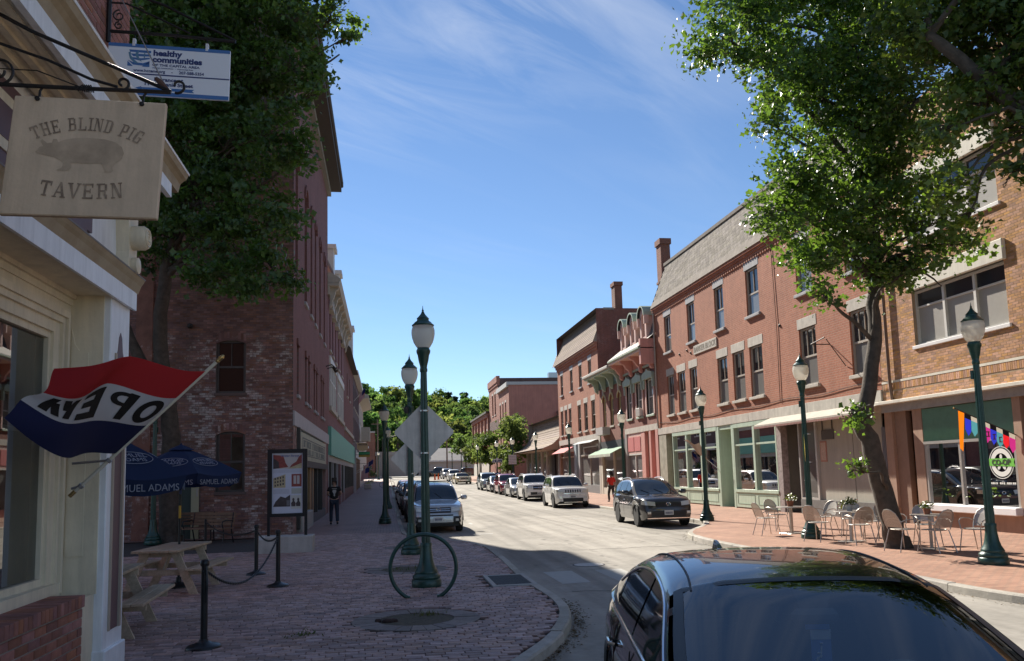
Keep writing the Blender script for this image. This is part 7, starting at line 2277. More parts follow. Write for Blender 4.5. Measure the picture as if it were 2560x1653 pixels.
m_wpot = mat("white_pot", (.5, .5, .48), .5)
potted((10.95, 20.9, .728), 1.3, "potted plant on the far left cafe table", 1)
potted((11.0, 18.1, .728), 1.2, "flowering potted plant on the middle cafe table", 2, m_wpot, mat("white_flower", (.7, .7, .65), .7))
potted((11.45, 15.9, .728), 1.1, "bright green potted plant on the rightmost cafe table", 3)
potted((15.95, 24.9, .02), 2.4, "red flowered planter at the boarded shop wall", 4, m_wpot, mat("red_flower", (.6, .03, .03), .7)).location = (15.5, 25.6, .0)
for i, (y, s, t) in enumerate(((18.55, 1.6, "terracotta pot plant nearest the right in the shop window"), (19.2, 2.0, "largest terracotta pot plant under the round window sign"), (20.05, 1.7, "terracotta pot plant beside the shop window mullion"), (20.9, 1.9, "straggly pot plant in the left shop window pane"))):
	potted((RX + .22, y, .645), s, t, 10 + i)

# pennant banner on a slanting pole over the green panelled shop window
r = root("pennant_banner", (RX, 18.1, 2.5), world=True, label="rainbow pennant banner on a pole over the green panelled shop window", cat="banner")
A, Bp = Vector((15.68, 18.1, 2.46)), Vector((14.15, 18.15, 3.12))
MB().tube([A, Bp + (Bp - A) * .06], .014, 8).build("pole", mat("banner_pole", (.05, .045, .04), .5), r)
MB().lathe([(0, -.03), (.025, 0), (0, .03)], 8, c=tuple(Bp + (Bp - A) * .07)).build("finial", mat("brass_tip", (.45, .30, .12), .35, .8), r)
cols = [((.85, .22, .01), 1.0), ((.03, .04, .55), .55), ((.08, .3, .35), .5), ((.5, .03, .25), .55), ((.5, .03, .25), .52), ((.03, .04, .55), .5), ((.08, .3, .35), .5), ((.7, .02, .03), .46), ((.5, .03, .22), .5)]
for k, (c, L_) in enumerate(cols):
	t0, t1 = 1 - (k + .02) / 9.2, 1 - (k + .98) / 9.2
	p, q = A.lerp(Bp, t1), A.lerp(Bp, t0)
	dn = lambda v, l_, o=0.0: v + Vector((0, o, -l_))
	cm = clothmat("pennant_%s" % ("orange blue teal pink pink blue teal red rose".split()[k]), c, .4)
	if k:
		MB().quad(p, q, dn(q, .13), dn(p, .13)).build("pennant_head", clothmat("pennant_cream", (.6, .55, .45), .3) if k % 2 == 0 else clothmat("pennant_dark", (.02, .015, .02), .1), r)
		m_ = (p + q) / 2
		MB().add([dn(p, .13), dn(q, .13), dn(q, L_ * .75, .02), dn(m_, L_, .03), dn(p, L_ * .75, .02)], [(0, 1, 2, 3, 4)]).build("pennant", cm, r)
		if k in (4, 5, 6):
			b = MB(); mm = dn(m_, .3, -.012)
			b.box(mm.x - .045, mm.x + .045, mm.y - .004, mm.y, mm.z - .07, mm.z - .045).box(mm.x - .045, mm.x + .045, mm.y - .004, mm.y, mm.z + .045, mm.z + .07).box(mm.x - .02 - .02 * (k - 5), mm.x + .01 - .02 * (k - 5), mm.y - .004, mm.y, mm.z - .045, mm.z + .045)
			b.build("pennant_letter", mat("pennant_brown", (.2, .08, .05), .8), r)
	else:
		MB().add([p, q, dn(q, L_ * .95, .05), dn(p.lerp(q, .45), L_, .05)], [(0, 1, 2, 3)]).build("pennant", cm, r)

# faded flag on the mint shopfront
r = root("faded_flag", (RX, 36.7, 1.8), world=True, label="faded pinkish flag on a slanting pole over the mint shopfront", cat="flag")
A, Bp = Vector((15.66, 36.75, 1.8)), Vector((14.75, 38.6, 3.25))
MB().tube([A, Bp], .018, 8).build("pole", m_frame_w, r)
d1 = (A - Bp).normalized()
MB().grid(14, 8, lambda a, c: Bp + d1 * (.05 + .75 * c) + Vector((.25 * a, -1.25 * a, -.55 * a * (.4 + c) + .08 * math.sin(7 * a + 3 * c)))).build("cloth", clothmat("faded_cloth", (.5, .38, .3), .4), r, smooth=True)
# ================================================================== cars
m_tyre = mat("tyre_rubber", (.018, .018, .018), .85)
m_rim = mat("alloy_rim", (.42, .42, .42), .35, .85)
m_rimd = mat("rim_hub_dark", (.03, .03, .03), .6)
m_chrome = mat("chrome", (.75, .76, .78), .12, 1.0)
m_trim = mat("black_trim", (.014, .014, .015), .5)
m_lens = mat("headlamp_lens", (.62, .62, .58), .12, .3, spec=.8)
m_lens_y = mat("amber_lens", (.6, .25, .03), .2)
m_tail = mat("tail_lens", (.3, .01, .012), .2)
m_plate = mat("plate_white", (.6, .6, .58), .5)
m_plate_ink = mat("plate_ink", (.03, .04, .1), .6)
m_cglass = glassmat("car_glass", clear=False, dark=(.016, .02, .024))

def paint(name, c, metal=.35, rough=.35):
	return mat("paint_" + name, c, rough, metal, coat=1.0, spec=.5)

def interp(P, x):
	"""piecewise-linear, P sorted by x ascending"""
	if x <= P[0][0]:
		return P[0][1]
	for (a, ya), (c, yc) in zip(P, P[1:]):
		if x <= c:
			return ya + (yc - ya) * (x - a) / max(1e-9, c - a)
	return P[-1][1]

def smooth_interp(P, x, w=.09):
	return (interp(P, x - w) + 2 * interp(P, x) + interp(P, x + w)) / 4

def car(name, loc, rz, pm, spec, label, detail=1, glass=None):
	L_, W_ = spec['L'], spec['W']
	hl, hwid = L_ / 2, W_ / 2
	r = root(name, loc, rz, label=label, cat=spec.get('cat', 'car'))
	top = sorted(spec['top']); cabP = sorted(spec['cab'])
	axf, axr, wr = spec['axf'], spec['axr'], spec['wr']
	zs = spec.get('sill', .24); Ra = wr + .05
	belt = spec['belt']
	N = 110 if detail > 1 else 76
	ss = sorted(set([round(-hl + L_ * i / N, 4) for i in range(N + 1)] + [round(ax + q * Ra, 4) for ax in (axf, axr) for q in (-1.0, -.985, -.93, -.8, -.5, 0, .5, .8, .93, .985, 1.0)]))
	zt = lambda s: smooth_interp(top, s, .06)

	def hw_(s):
		q = s / hl
		k, p = (.17, 7) if q > 0 else (.13, 8)
		return hwid * (1 - k * abs(q) ** p)

	def zb(s):
		z = zs + (.12 * max(0, (abs(s) - (hl - .35)) / .35) ** 2)
		for ax in (axf, axr):
			d = abs(s - ax)
			if d < Ra:
				z = max(z, wr + math.sqrt(max(0, Ra * Ra - d * d)))
		return z

	def sect(s):
		w, t, b0 = hw_(s), zt(s), zb(s)
		h = t - b0
		pts = [(w * .95, b0), (w * .985, b0 + h * .18), (w, b0 + h * .45), (w * .992, b0 + h * .66), (w * .965, b0 + h * .80), (w * .955, b0 + h * .84), (w * .93, b0 + h * .93), (w * .87, b0 + h * .985), (w * .72, t + .006), (w * .4, t + .02), (0, t + .026)]
		return pts
	b = MB()
	rows = []
	for s in ss:
		h = sect(s)
		rows.append([(s, y, z) for y, z in h] + [(s, -y, z) for y, z in h[-2::-1]])
	n = len(rows[0])
	b.add([p for row in rows for p in row], [(i * n + k, i * n + k + 1, (i + 1) * n + k + 1, (i + 1) * n + k) for i in range(len(rows) - 1) for k in range(n - 1)] + [tuple(range(n)), tuple((len(rows) - 1) * n + k for k in range(n))])
	body = b.build("body", pm, r, smooth=True, angle=32)
	# floor pan and arch liners
	MB().box(-hl + .25, hl - .25, -hwid * .8, hwid * .8, zs - .02, zs + .3).build("underbody", m_trim, r)

	# cabin
	zb_c = belt - .05
	wb, wr_ = hwid * spec.get('cw', .93), hwid * spec.get('rw', .72)
	zmax = max(z for _, z in cabP)
	zr = lambda s: smooth_interp(cabP, s, spec.get('csm', .12))
	wc = lambda z: wb - (wb - wr_) * ((z - belt) / (zmax - belt)) ** 1.15 if z > belt else wb
	s0, s1 = cabP[0][0] - .02, cabP[-1][0] + .02

	def cpt(s, q, side=1):
		"""q 0..1 up the side, 1..2 across to the centre line"""
		t = zr(s)
		taper = 1 - .06 * max(0, (s - s1 + .9) / .9) ** 2 - .07 * max(0, (s0 + .9 - s) / .9) ** 2
		if q <= 1:
			z = zb_c + (t - .045 - zb_c) * q
			return (s, side * wc(max(z, zb_c)) * taper, z)
		y = 2 - q
		return (s, side * wc(t - .045) * taper * y, t + .035 - .035 * y ** 2 - .045 * y ** 8)
	NS_ = 54 if detail > 1 else 38
	qs = [0, .3, .6, .85, 1.0, 1.03, 1.08, 1.15, 1.25, 1.45, 1.7, 2.0]
	rows = []
	for i in range(NS_ + 1):
		s = s0 + (s1 - s0) * i / NS_
		rows.append([cpt(s, q) for q in qs] + [cpt(s, q, -1) for q in qs[-2::-1]])
	n = len(rows[0])
	b = MB()
	b.add([p for row in rows for p in row], [(i * n + k, i * n + k + 1, (i + 1) * n + k + 1, (i + 1) * n + k) for i in range(len(rows) - 1) for k in range(n - 1)])
	wt, wbm = spec['ws']           # windshield top and base stations
	rt_, rb = spec['rs']           # rear window top and base
	gm = glass or m_cglass
	if glass is not None:
		# leave the windscreen and side-glass openings out of the cabin shell
		keep = []
		for f in b.f:
			c = [sum(b.v[i][k] for i in f) / len(f) for k in range(3)]
			if wt + .04 < c[0] < wbm - .03 and c[2] > zr(c[0]) - .04:
				continue
			keep.append(f)
		b.f = keep
	cab = b.build("cabin", pm, r, smooth=True, angle=40)
	off = .006

	def panel(sa, sb, ya, yb, nm, m_, parent, o=off, nu=10, nv=12):
		def f(a, c):
			s = sa + (sb - sa) * a; y = ya + (yb - ya) * c
			p = cpt(s, 2 - abs(y), 1 if y >= 0 else -1)
			e = .01
			sl = (zr(s + e) - zr(s - e)) / (2 * e)
			nrm = Vector((-sl, 0, 1)).normalized()
			return (p[0] + nrm.x * o, p[1], p[2] + nrm.z * o)
		return MB().grid(nu, nv, f).build(nm, m_, parent, smooth=True, angle=60)
	if glass is None:
		bd = panel(wt, wbm, -.95, .95, "screen_surround", m_trim, r, .004)
		panel(wt - .03, wbm - .0, -.89, .89, "windshield", gm, r, .008)
	else:
		panel(wt + .0, wbm - .0, -.97, .97, "windshield", gm, r, .004, 16, 20)
		for ya, yb, sa, sb in ((-.97, -.9, wt, wbm), (.9, .97, wt, wbm), (-.9, .9, wt, wt + .05), (-.9, .9, wbm - .06, wbm)):
			panel(sa, sb, ya, yb, "screen_band", mat("frit_band", (.05, .055, .06), .4), r, .0065, 12, 6)
	panel(rb + .05, rt_, -.88, .88, "rear_window", m_cglass, r, .006)
	# side glass
	for side in (1, -1):
		for (sa, sb) in spec['win']:
			def f(a, c, side=side, sa=sa, sb=sb):
				s = sa + (sb - sa) * a
				t = zr(s) - .045
				z0_ = belt + .025; z1_ = max(z0_ + .01, t - .05)
				z = z0_ + (z1_ - z0_) * c
				q = (z - zb_c) / (t - zb_c)
				p = cpt(s, min(q, 1), side)
				return (p[0], p[1] + side * off, p[2])
			MB().grid(10, 5, f).build("side_window", m_cglass, r, smooth=True, angle=60)
		if spec.get('chrome_belt'):
			sA, sB = spec['win'][-1][1], spec['win'][0][0]
			pts = []
			for i in range(25):
				s = sB + (sA - sB) * i / 24
				p = cpt(s, (belt + .012 - zb_c) / (zr(s) - .045 - zb_c) if zr(s) - .045 > belt + .02 else .9, side)
				pts.append((p[0], p[1] + side * .008, belt + .012))
			MB().tube(pts, .013, 6).build("belt_trim", m_chrome, r, smooth=True)
			pts = []
			for i in range(25):
				s = sB + (sA - sB) * i / 24
				t = zr(s) - .045
				z = max(belt + .012, t - .038)
				p = cpt(s, min(1, (z - zb_c) / (t - zb_c)), side)
				pts.append((p[0], p[1] + side * .008, z))
			MB().tube(pts, .009, 6).build("window_trim", m_chrome, r, smooth=True)
		# door seams and handles
		for s in spec.get('seams', ()):
			pts = []
			for i in range(9):
				h = sect(s); z = zs + .12 + (belt - .06 - zs - .12) * i / 8
				y = interp(sorted([(zz, yy) for yy, zz in h[:6]]), z)
				pts.append((s, side * (y + .0005), z))
			MB().tube(pts, .004, 4).build("door_seam", m_trim, r)
		for s in spec.get('handles', ()):
			h = sect(s); z = belt - .17
			y = interp(sorted([(zz, yy) for yy, zz in h[:7]]), z)
			MB().tube([(s - .1, side * (y - .01), z), (s - .08, side * (y + .03), z + .008), (s + .07, side * (y + .03), z + .008), (s + .1, side * (y - .01), z)], .013, 6).build("door_handle", m_chrome if spec.get('chrome_belt') else pm, r, smooth=True)
		# mirrors
		sm, zm = wbm - spec.get('mir', .42), belt + .09
		b = MB(); b.bbox(sm - .07, sm + .09, side * (wb + spec.get('mirw', .2)) - .12, side * (wb + spec.get('mirw', .2)) + .12, zm - .07, zm + .09, .045)
		b.build("mirror", spec.get('mirror_m', pm), r, smooth=True, angle=60)
		MB().tube([(sm, side * (wb - .06), zm - .05), (sm, side * (wb + .1), zm)], .025, 6).build("mirror_arm", m_trim, r)
	# wheels
	for ax in (axf, axr):
		for side in (1, -1):
			y = side * (hwid - .12)
			ty = lambda px, py, pz: (px, pz, py)
			prof = [(wr * .62, -.11), (wr * .93, -.11), (wr, -.07), (wr, .07), (wr * .93, .11), (wr * .62, .11)]
			w = MB().lathe(prof, 28, f=ty, c=(ax, y, wr)).build("wheel", m_tyre, r, smooth=True, angle=35)
			MB().lathe([(wr * .63, -.06), (wr * .63, .06)], 24, f=ty, c=(ax, y, wr)).lathe([(0, 0), (wr * .6, 0)], 24, f=ty, c=(ax, y + side * .02, wr)).build("rim_well", m_rimd, w)
			b = MB(); ns = spec.get('spokes', 5)
			for k in range(ns):
				a = 2 * math.pi * k / ns
				ca, sa_ = math.cos(a), math.sin(a)
				pts = [(.03, -.035), (wr * .62, -.05), (wr * .62, .05), (.03, .035)]
				b.prism(pts, y + side * .06, y + side * .085, lambda p, q, h, ca=ca, sa_=sa_: (ax + p * ca - q * sa_, h, wr + p * sa_ + q * ca))
			b.lathe([(0, 0), (.07, 0), (.07, .03), (0, .03)], 14, f=lambda px, py, pz: (px, side * pz, py), c=(ax, y + side * .062, wr))
			b.lathe([(wr * .6, 0), (wr * .67, 0), (wr * .67, .025), (wr * .6, .025)], 28, f=lambda px, py, pz: (px, side * pz, py), c=(ax, y + side * .07, wr))
			b.build("rim", spec.get('rim', m_rim), w, smooth=True, angle=30)
			# arch lip
			n_ = 14
			pts = [(ax + (Ra + .01) * math.cos(math.pi * (.04 + .92 * k / n_)), side * (hw_(ax) * .985 - .004), wr + (Ra + .01) * math.sin(math.pi * (.04 + .92 * k / n_))) for k in range(n_ + 1)]
			MB().tube(pts, .03, 6).build("arch_trim", spec.get('arch', pm), r, smooth=True)
			MB().lathe([(Ra + .015, -.28), (Ra + .015, .0)], 20, f=lambda px, py, pz: (px, side * pz, abs(py) if py > -.15 else py * 0), c=(ax, side * (hwid - .06), wr)).build("arch_liner", m_trim, r)
	# front end patches
	tinv = sorted([(z, s) for s, z in top if s > axf])

	def front(y, z, o=.01):
		s_t = interp(tinv, z)
		q = min(1, abs(y) / hwid * 1.01)
		s_s = hl * max(0, (1 - q) / .17) ** (1 / 7) if q > .83 else hl
		return (min(s_t, s_s) + o, y, z)

	def fp(nm, y0, y1, z0, z1, m_, o=.012, both=False, nu=8, nv=5, sl=0.0):
		for sd in ((1, -1) if both else (1,)):
			MB().grid(nu, nv, lambda a, c, sd=sd: front(sd * (y0 + (y1 - y0) * a), z0 + (z1 - z0) * c + sl * a, o)).build(nm, m_, r, smooth=True, angle=60)
	for d in spec['front']:
		fp(*d[:5], spec['mats'][d[5]] if d[5] in spec.get('mats', {}) else FM[d[5]], **(d[6] if len(d) > 6 else {}))
	# plate
	zp = spec.get('plate', .5)
	p0 = front(0, zp)[0] + .015
	MB().bbox(p0 - .012, p0 + .004, -.155, .155, zp - .078, zp + .078, .004).build("number_plate", m_plate, r)
	b = MB(); rg = random.Random(hash(label) % 1000)
	for k in range(6):
		y = -.11 + k * .042
		b.box(p0 + .004, p0 + .006, y - .013, y + .013, zp - .045, zp + .03)
	b.build("plate_characters", m_plate_ink, r)
	# emblem
	if spec.get('emblem'):
		ze = spec['emblem']; pe = front(0, ze)[0] + .018
		n_ = 18
		MB().tube([(pe, .075 * math.cos(2 * math.pi * k / n_), ze + .05 * math.sin(2 * math.pi * k / n_)) for k in range(n_)], .01, 5, closed=True).tube([(pe, -.07, ze), (pe, .07, ze)], .008, 4).build("emblem", m_chrome, r)
	# rear lamps
	for sd in (1, -1):
		s_ = -hl
		MB().bbox(s_ - .012, s_ + .1, sd * hwid * .78 - .09, sd * hwid * .78 + .09, belt - .32, belt - .02, .02).build("tail_lamp", m_tail, r)
	if spec.get('rails'):
		for sd in (1, -1):
			pts = [(s, sd * (wc(zr(s) - .045) * .93), zr(s) + .035) for s in [spec['rails'][0] + (spec['rails'][1] - spec['rails'][0]) * k / 10 for k in range(11)]]
			pts[0] = (pts[0][0], pts[0][1], pts[0][2] - .05); pts[-1] = (pts[-1][0], pts[-1][1], pts[-1][2] - .05)
			MB().tube(pts, .018, 6).build("roof_rail", spec.get('rail_m', m_chrome), r, smooth=True)
		if spec.get('bars'):
			for s in spec['bars']:
				MB().bbox(s - .03, s + .03, -wc(zr(s)) * .95, wc(zr(s)) * .95, zr(s) + .06, zr(s) + .09, .01).build("cross_bar", m_trim, r)
	if spec.get('aerial'):
		MB().tube([(spec['aerial'], 0, zr(spec['aerial']) + .03), (spec['aerial'] - .12, 0, zr(spec['aerial']) + .35)], .004, 5).build("aerial", m_trim, r)
	# wipers
	for y in (.25, -.35):
		a_, c_ = cpt(wbm - .05, 2 - abs(y), 1 if y > 0 else -1), cpt(wbm - .3, 2 - abs(y - .3) if abs(y - .3) < 1 else 1.1, 1 if y - .3 > 0 else -1)
		MB().tube([(a_[0], a_[1], a_[2] + .015), (c_[0], c_[1], c_[2] + .015)], .008, 4).build("wiper", m_trim, r)
	return r, dict(cpt=cpt, zr=zr, wc=wc, front=front)

FM = dict(trim=m_trim, lens=m_lens, chrome=m_chrome, amber=m_lens_y, plate=m_plate)

SUV = dict(L=4.6, W=1.84, belt=1.06, axf=1.42, axr=-1.25, wr=.355,
		top=[(2.3, .52), (2.28, .72), (2.2, .9), (2.0, .985), (1.3, 1.04), (.9, 1.08), (-2.0, 1.1), (-2.25, 1.0), (-2.3, .6)],
		cab=[(1.0, 1.03), (.28, 1.54), (-.2, 1.64), (-.8, 1.66), (-1.6, 1.61), (-1.95, 1.5), (-2.24, 1.04)], ws=(.24, .97), rs=(-1.9, -2.22),
		win=[(.62, -.2), (-.26, -1.1), (-1.18, -1.75)], seams=(.85, -.22, -1.15), handles=(-.05, -1.0), rails=(-.1, -1.8), plate=.5, emblem=.78, arch=m_trim,
		front=[("grille", -.4, .4, .7, .82, 'trim'), ("headlamp", .45, .86, .72, .86, 'lens', dict(both=True, sl=.05)), ("lower_grille", -.6, .6, .34, .56, 'trim'), ("fog_lamp", .62, .74, .46, .54, 'lens', dict(both=True, o=.02)), ("bumper_strip", -.75, .75, .3, .33, 'chrome')])

def vary(base, **k):
	d = dict(base); d.update(k)
	return d

FORE = vary(SUV, L=4.56, W=1.78, top=[(2.28, .48), (2.26, .66), (2.2, .84), (2.05, .93), (1.3, 1.02), (.95, 1.06), (-2.0, 1.08), (-2.22, 1.0), (-2.28, .6)], cab=[(1.02, 1.02), (.3, 1.54), (-.1, 1.63), (-.8, 1.665), (-1.6, 1.63), (-2.0, 1.5), (-2.24, 1.04)], belt=1.04, axf=1.36, axr=-1.26, wr=.34,
			bars=(-.35, -1.25), aerial=.2, emblem=.8, plate=.47, arch=None, rails=(.1, -1.8), win=[(.6, -.2), (-.26, -1.1), (-1.18, -1.85)],
			front=[("grille", -.42, .42, .68, .86, 'trim'), ("grille_bar", -.4, .4, .8, .815, 'chrome', dict(o=.02)), ("grille_bar", -.4, .4, .74, .755, 'chrome', dict(o=.02)), ("headlamp", .44, .84, .7, .87, 'lens', dict(both=True, sl=.06)), ("bumper_slot", -.5, .5, .57, .62, 'trim'), ("lower_grille", -.45, .45, .3, .36, 'trim'), ("fog_recess", .5, .76, .36, .56, 'trim', dict(both=True, o=.014)), ("fog_lamp", .58, .68, .4, .48, 'lens', dict(both=True, o=.022))])
FORE['arch'] = m_trim
JEEP = vary(SUV, L=4.82, W=1.94, belt=1.12, wr=.38, axf=1.5, axr=-1.42, top=[(2.41, .5), (2.4, .8), (2.36, 1.0), (2.2, 1.07), (1.2, 1.12), (1.0, 1.14), (-2.2, 1.15), (-2.36, 1.05), (-2.41, .6)],
			cab=[(1.08, 1.09), (.4, 1.62), (-.1, 1.71), (-.9, 1.72), (-1.8, 1.68), (-2.05, 1.58), (-2.36, 1.1)], ws=(.36, 1.05), rs=(-2.05, -2.34), win=[(.7, -.2), (-.26, -1.15), (-1.23, -1.95)], seams=(.9, -.22, -1.2), emblem=None, plate=.62, rails=(.1, -1.9),
			front=[("slot", y - .032, y + .032, .84, .98, 'trim', dict(nu=2, nv=3)) for y in [-.39 + .13 * k for k in range(7)]] + [("headlamp", .5, .88, .84, .96, 'lens', dict(both=True, sl=.02)), ("bumper_chrome", -.5, .5, .76, .79, 'chrome'), ("lower_grille", -.55, .55, .34, .54, 'trim'), ("fog_lamp", .6, .74, .52, .64, 'lens', dict(both=True, o=.02)), ("skid", -.5, .5, .3, .33, 'chrome')])
RUNNER = vary(SUV, L=4.75, W=1.9, belt=1.16, wr=.39, axf=1.42, axr=-1.37, top=[(2.37, .55), (2.35, .85), (2.28, 1.02), (2.1, 1.1), (1.2, 1.14), (.95, 1.16), (-2.15, 1.18), (-2.33, 1.05), (-2.37, .6)],
			cab=[(1.02, 1.12), (.42, 1.64), (0, 1.74), (-.9, 1.76), (-1.8, 1.72), (-2.1, 1.62), (-2.32, 1.13)], ws=(.38, .99), rs=(-2.1, -2.3), emblem=.86,
			front=[("grille", -.42, .42, .74, .98, 'trim'), ("grille_bar", -.4, .4, .85, .88, 'chrome', dict(o=.02)), ("headlamp", .48, .86, .8, 1.0, 'lens', dict(both=True)), ("lower_grille", -.6, .6, .4, .58, 'trim')])
SEDAN = dict(L=4.65, W=1.8, belt=.93, axf=1.42, axr=-1.28, wr=.325, sill=.2,
			top=[(2.32, .45), (2.3, .58), (2.22, .7), (2.0, .78), (1.2, .9), (.95, .93), (-1.5, .97), (-1.7, 1.0), (-2.2, .98), (-2.3, .85), (-2.32, .5)],
			cab=[(1.1, .89), (.2, 1.33), (-.25, 1.42), (-.8, 1.43), (-1.3, 1.33), (-1.95, .94)], ws=(.16, 1.06), rs=(-1.22, -1.92), win=[(.62, -.22), (-.28, -1.18)], seams=(.85, -.25, -1.15), handles=(-.1, -1.05), plate=.42, emblem=.62,
			front=[("grille", -.35, .35, .56, .68, 'trim'), ("headlamp", .42, .82, .58, .7, 'lens', dict(both=True, sl=.05)), ("lower_grille", -.6, .6, .28, .42, 'trim')])
OLD = vary(SEDAN, L=5.5, W=1.98, belt=.92, wr=.34, axf=1.75, axr=-1.6, top=[(2.75, .5), (2.74, .8), (2.68, .86), (1.2, .93), (1.0, .94), (-1.6, .95), (-2.6, .9), (-2.74, .8), (-2.75, .5)],
		cab=[(1.05, .9), (.45, 1.3), (.1, 1.36), (-.9, 1.36), (-1.35, 1.28), (-1.9, .92)], ws=(.42, 1.02), rs=(-1.3, -1.88), win=[(.7, -.2), (-.26, -1.25)], emblem=None, plate=.42, arch=None,
		front=[("grille", -.5, .5, .6, .8, 'chrome'), ("grille_core", -.46, .46, .63, .77, 'trim', dict(o=.02)), ("headlamp", .56, .9, .62, .8, 'lens', dict(both=True)), ("bumper", -.95, .95, .38, .54, 'chrome', dict(o=.06)), ("turn_lamp", .6, .85, .56, .6, 'amber', dict(both=True))])
OLD.pop('arch')

p_black = paint("black", (.006, .006, .008), .0, .25)
p_silver = paint("silver", (.42, .42, .42), .55, .3)
p_white = paint("white", (.72, .71, .68), .0, .35)
p_grey = paint("dark_grey", (.038, .036, .037), .4, .28)
p_red = paint("red", (.30, .012, .035), .2, .3)
p_char = paint("charcoal", (.05, .052, .06), .4, .3)
p_pale = paint("pale_teal", (.36, .42, .42), .4, .3)
p_cream = paint("cream", (.52, .42, .22), .0, .35)
p_navy = paint("deep_green", (.02, .03, .028), .2, .3)

H90 = rad(-90)
on_road = lambda x, y: (x, y, gz(y) + ROAD)
car("parked_wagon", on_road(1.74, 29.85), H90, p_silver, FORE, "silver wagon with roof bars parked behind the nearest lamp post")
car("parked_car", on_road(1.72, 36.4), H90, p_navy, vary(SUV, rails=None), "dark tall car parked directly behind the silver wagon on the shaded side")
car("parked_car", on_road(1.66, 42.6), H90, p_black, vary(SUV, rails=None, L=4.5), "black car parked third on the shaded side")
car("parked_car", on_road(1.6, 48.8), H90, p_white, SEDAN, "white car parked fourth on the shaded side")
car("parked_car", on_road(1.6, 55.2), H90, p_silver, SEDAN, "silver car parked fifth on the shaded side")
car("parked_car", on_road(1.6, 62.0), H90, paint("maroon", (.2, .03, .04), .2), SEDAN, "maroon car parked farthest on the shaded side")
SUVD = vary(SUV, rail_m=m_rim, spokes=6, rw=.66, csm=.2, cab=[(1.1, 1.02), (.12, 1.55), (-.3, 1.62), (-.8, 1.63), (-1.5, 1.58), (-1.85, 1.47), (-2.24, 1.04)], ws=(.08, 1.06), rs=(-1.8, -2.2))
car("parked_crossover", on_road(9.5, 28.6), rad(-92.5), p_grey, SUVD, "dark grey crossover parked nearest on the sunny side by the bulging kerb")
car("parked_offroader", on_road(9.95, 44.9), rad(-91.5), p_white, vary(JEEP, rail_m=m_rim), "white off-road wagon with seven-slot grille behind the dark grey crossover")
car("parked_offroader", on_road(9.98, 54.7), rad(-91), p_white, vary(RUNNER, rail_m=m_rim), "second white off-road wagon, tucked behind the seven-slot one")
car("parked_car", on_road(9.98, 60.9), H90, p_silver, SEDAN, "silver saloon parked between the white off-roader and the red one")
car("parked_crossover", on_road(9.98, 67.0), H90, p_red, vary(SUV, rail_m=m_rim), "red crossover parked in the sunny row")
car("parked_car", on_road(9.98, 72.6), H90, p_char, SEDAN, "dark low saloon parked beyond the red crossover")
car("parked_crossover", on_road(9.8, 78.2), H90, p_pale, vary(SUV, rail_m=m_rim), "pale blue-grey crossover parked beyond the dark saloon")
car("old_saloon", on_road(9.4, 102.0), rad(-88), p_cream, OLD, "long cream old-fashioned saloon with chrome bumper in the far traffic")
car("parked_crossover", on_road(9.7, 117.0), rad(-88), p_white, vary(SUV, rails=None), "white crossover beyond the cream old saloon")
car("parked_car", on_road(9.9, 133.0), rad(-86), p_silver, vary(SUV, rails=None), "farthest silver car, nearest the traffic cones")
PICK = vary(RUNNER, L=5.6, cat="truck", axf=1.75, axr=-1.7, top=[(2.8, .6), (2.78, .95), (2.6, 1.12), (1.5, 1.18), (-2.6, 1.2), (-2.78, 1.1), (-2.8, .6)], cab=[(1.5, 1.14), (.95, 1.72), (.5, 1.82), (-.4, 1.82), (-.75, 1.7), (-.85, 1.16)], ws=(.9, 1.45), rs=(-.74, -.85), win=[(1.15, .3), (.24, -.5)], seams=(1.2, .27), handles=(.4,), rails=None)
car("pickup_truck", on_road(9.3, 147.5), 0, p_black, PICK, "black pickup truck crossing at the far end of the street")
car("parked_car", on_road(15.6, 148.5), 0, p_char, vary(SUV, rails=None), "dark car crossing behind the pickup at the far end")

# ---- foreground car
FG = dict(L=4.86, W=1.85, belt=.96, axf=1.45, axr=-1.4, wr=.335, sill=.2, cw=.94, rw=.70, csm=.16,
		top=[(2.43, .45), (2.41, .6), (2.33, .74), (2.1, .83), (1.3, .93), (1.05, .96), (-1.6, 1.0), (-2.0, 1.05), (-2.3, 1.04), (-2.4, .9), (-2.43, .5)],
		cab=[(1.42, .9), (.32, 1.35), (0, 1.4), (-.45, 1.425), (-.95, 1.395), (-1.4, 1.27), (-2.12, 1.0)], ws=(.30, 1.36), rs=(-1.2, -2.05), win=[(.95, -.2), (-.26, -1.2), (-1.24, -1.5)], seams=(.95, -.23, -1.15), handles=(-.1, -1.05), plate=.42, emblem=.6, chrome_belt=True, mir=.12, mirw=.05,
		front=[("grille", -.4, .4, .5, .68, 'trim'), ("headlamp", .45, .86, .6, .72, 'lens', dict(both=True, sl=.05)), ("lower_grille", -.6, .6, .28, .42, 'trim')])
fgl = glassmat("windscreen_glass", (.80, .86, .85), .12)
fc, fx = car("black_car", (2.24, 4.36, ROAD), rad(-101), p_black, FG, "glossy black car in the foreground with a blue disabled placard in the windscreen", 2, fgl)
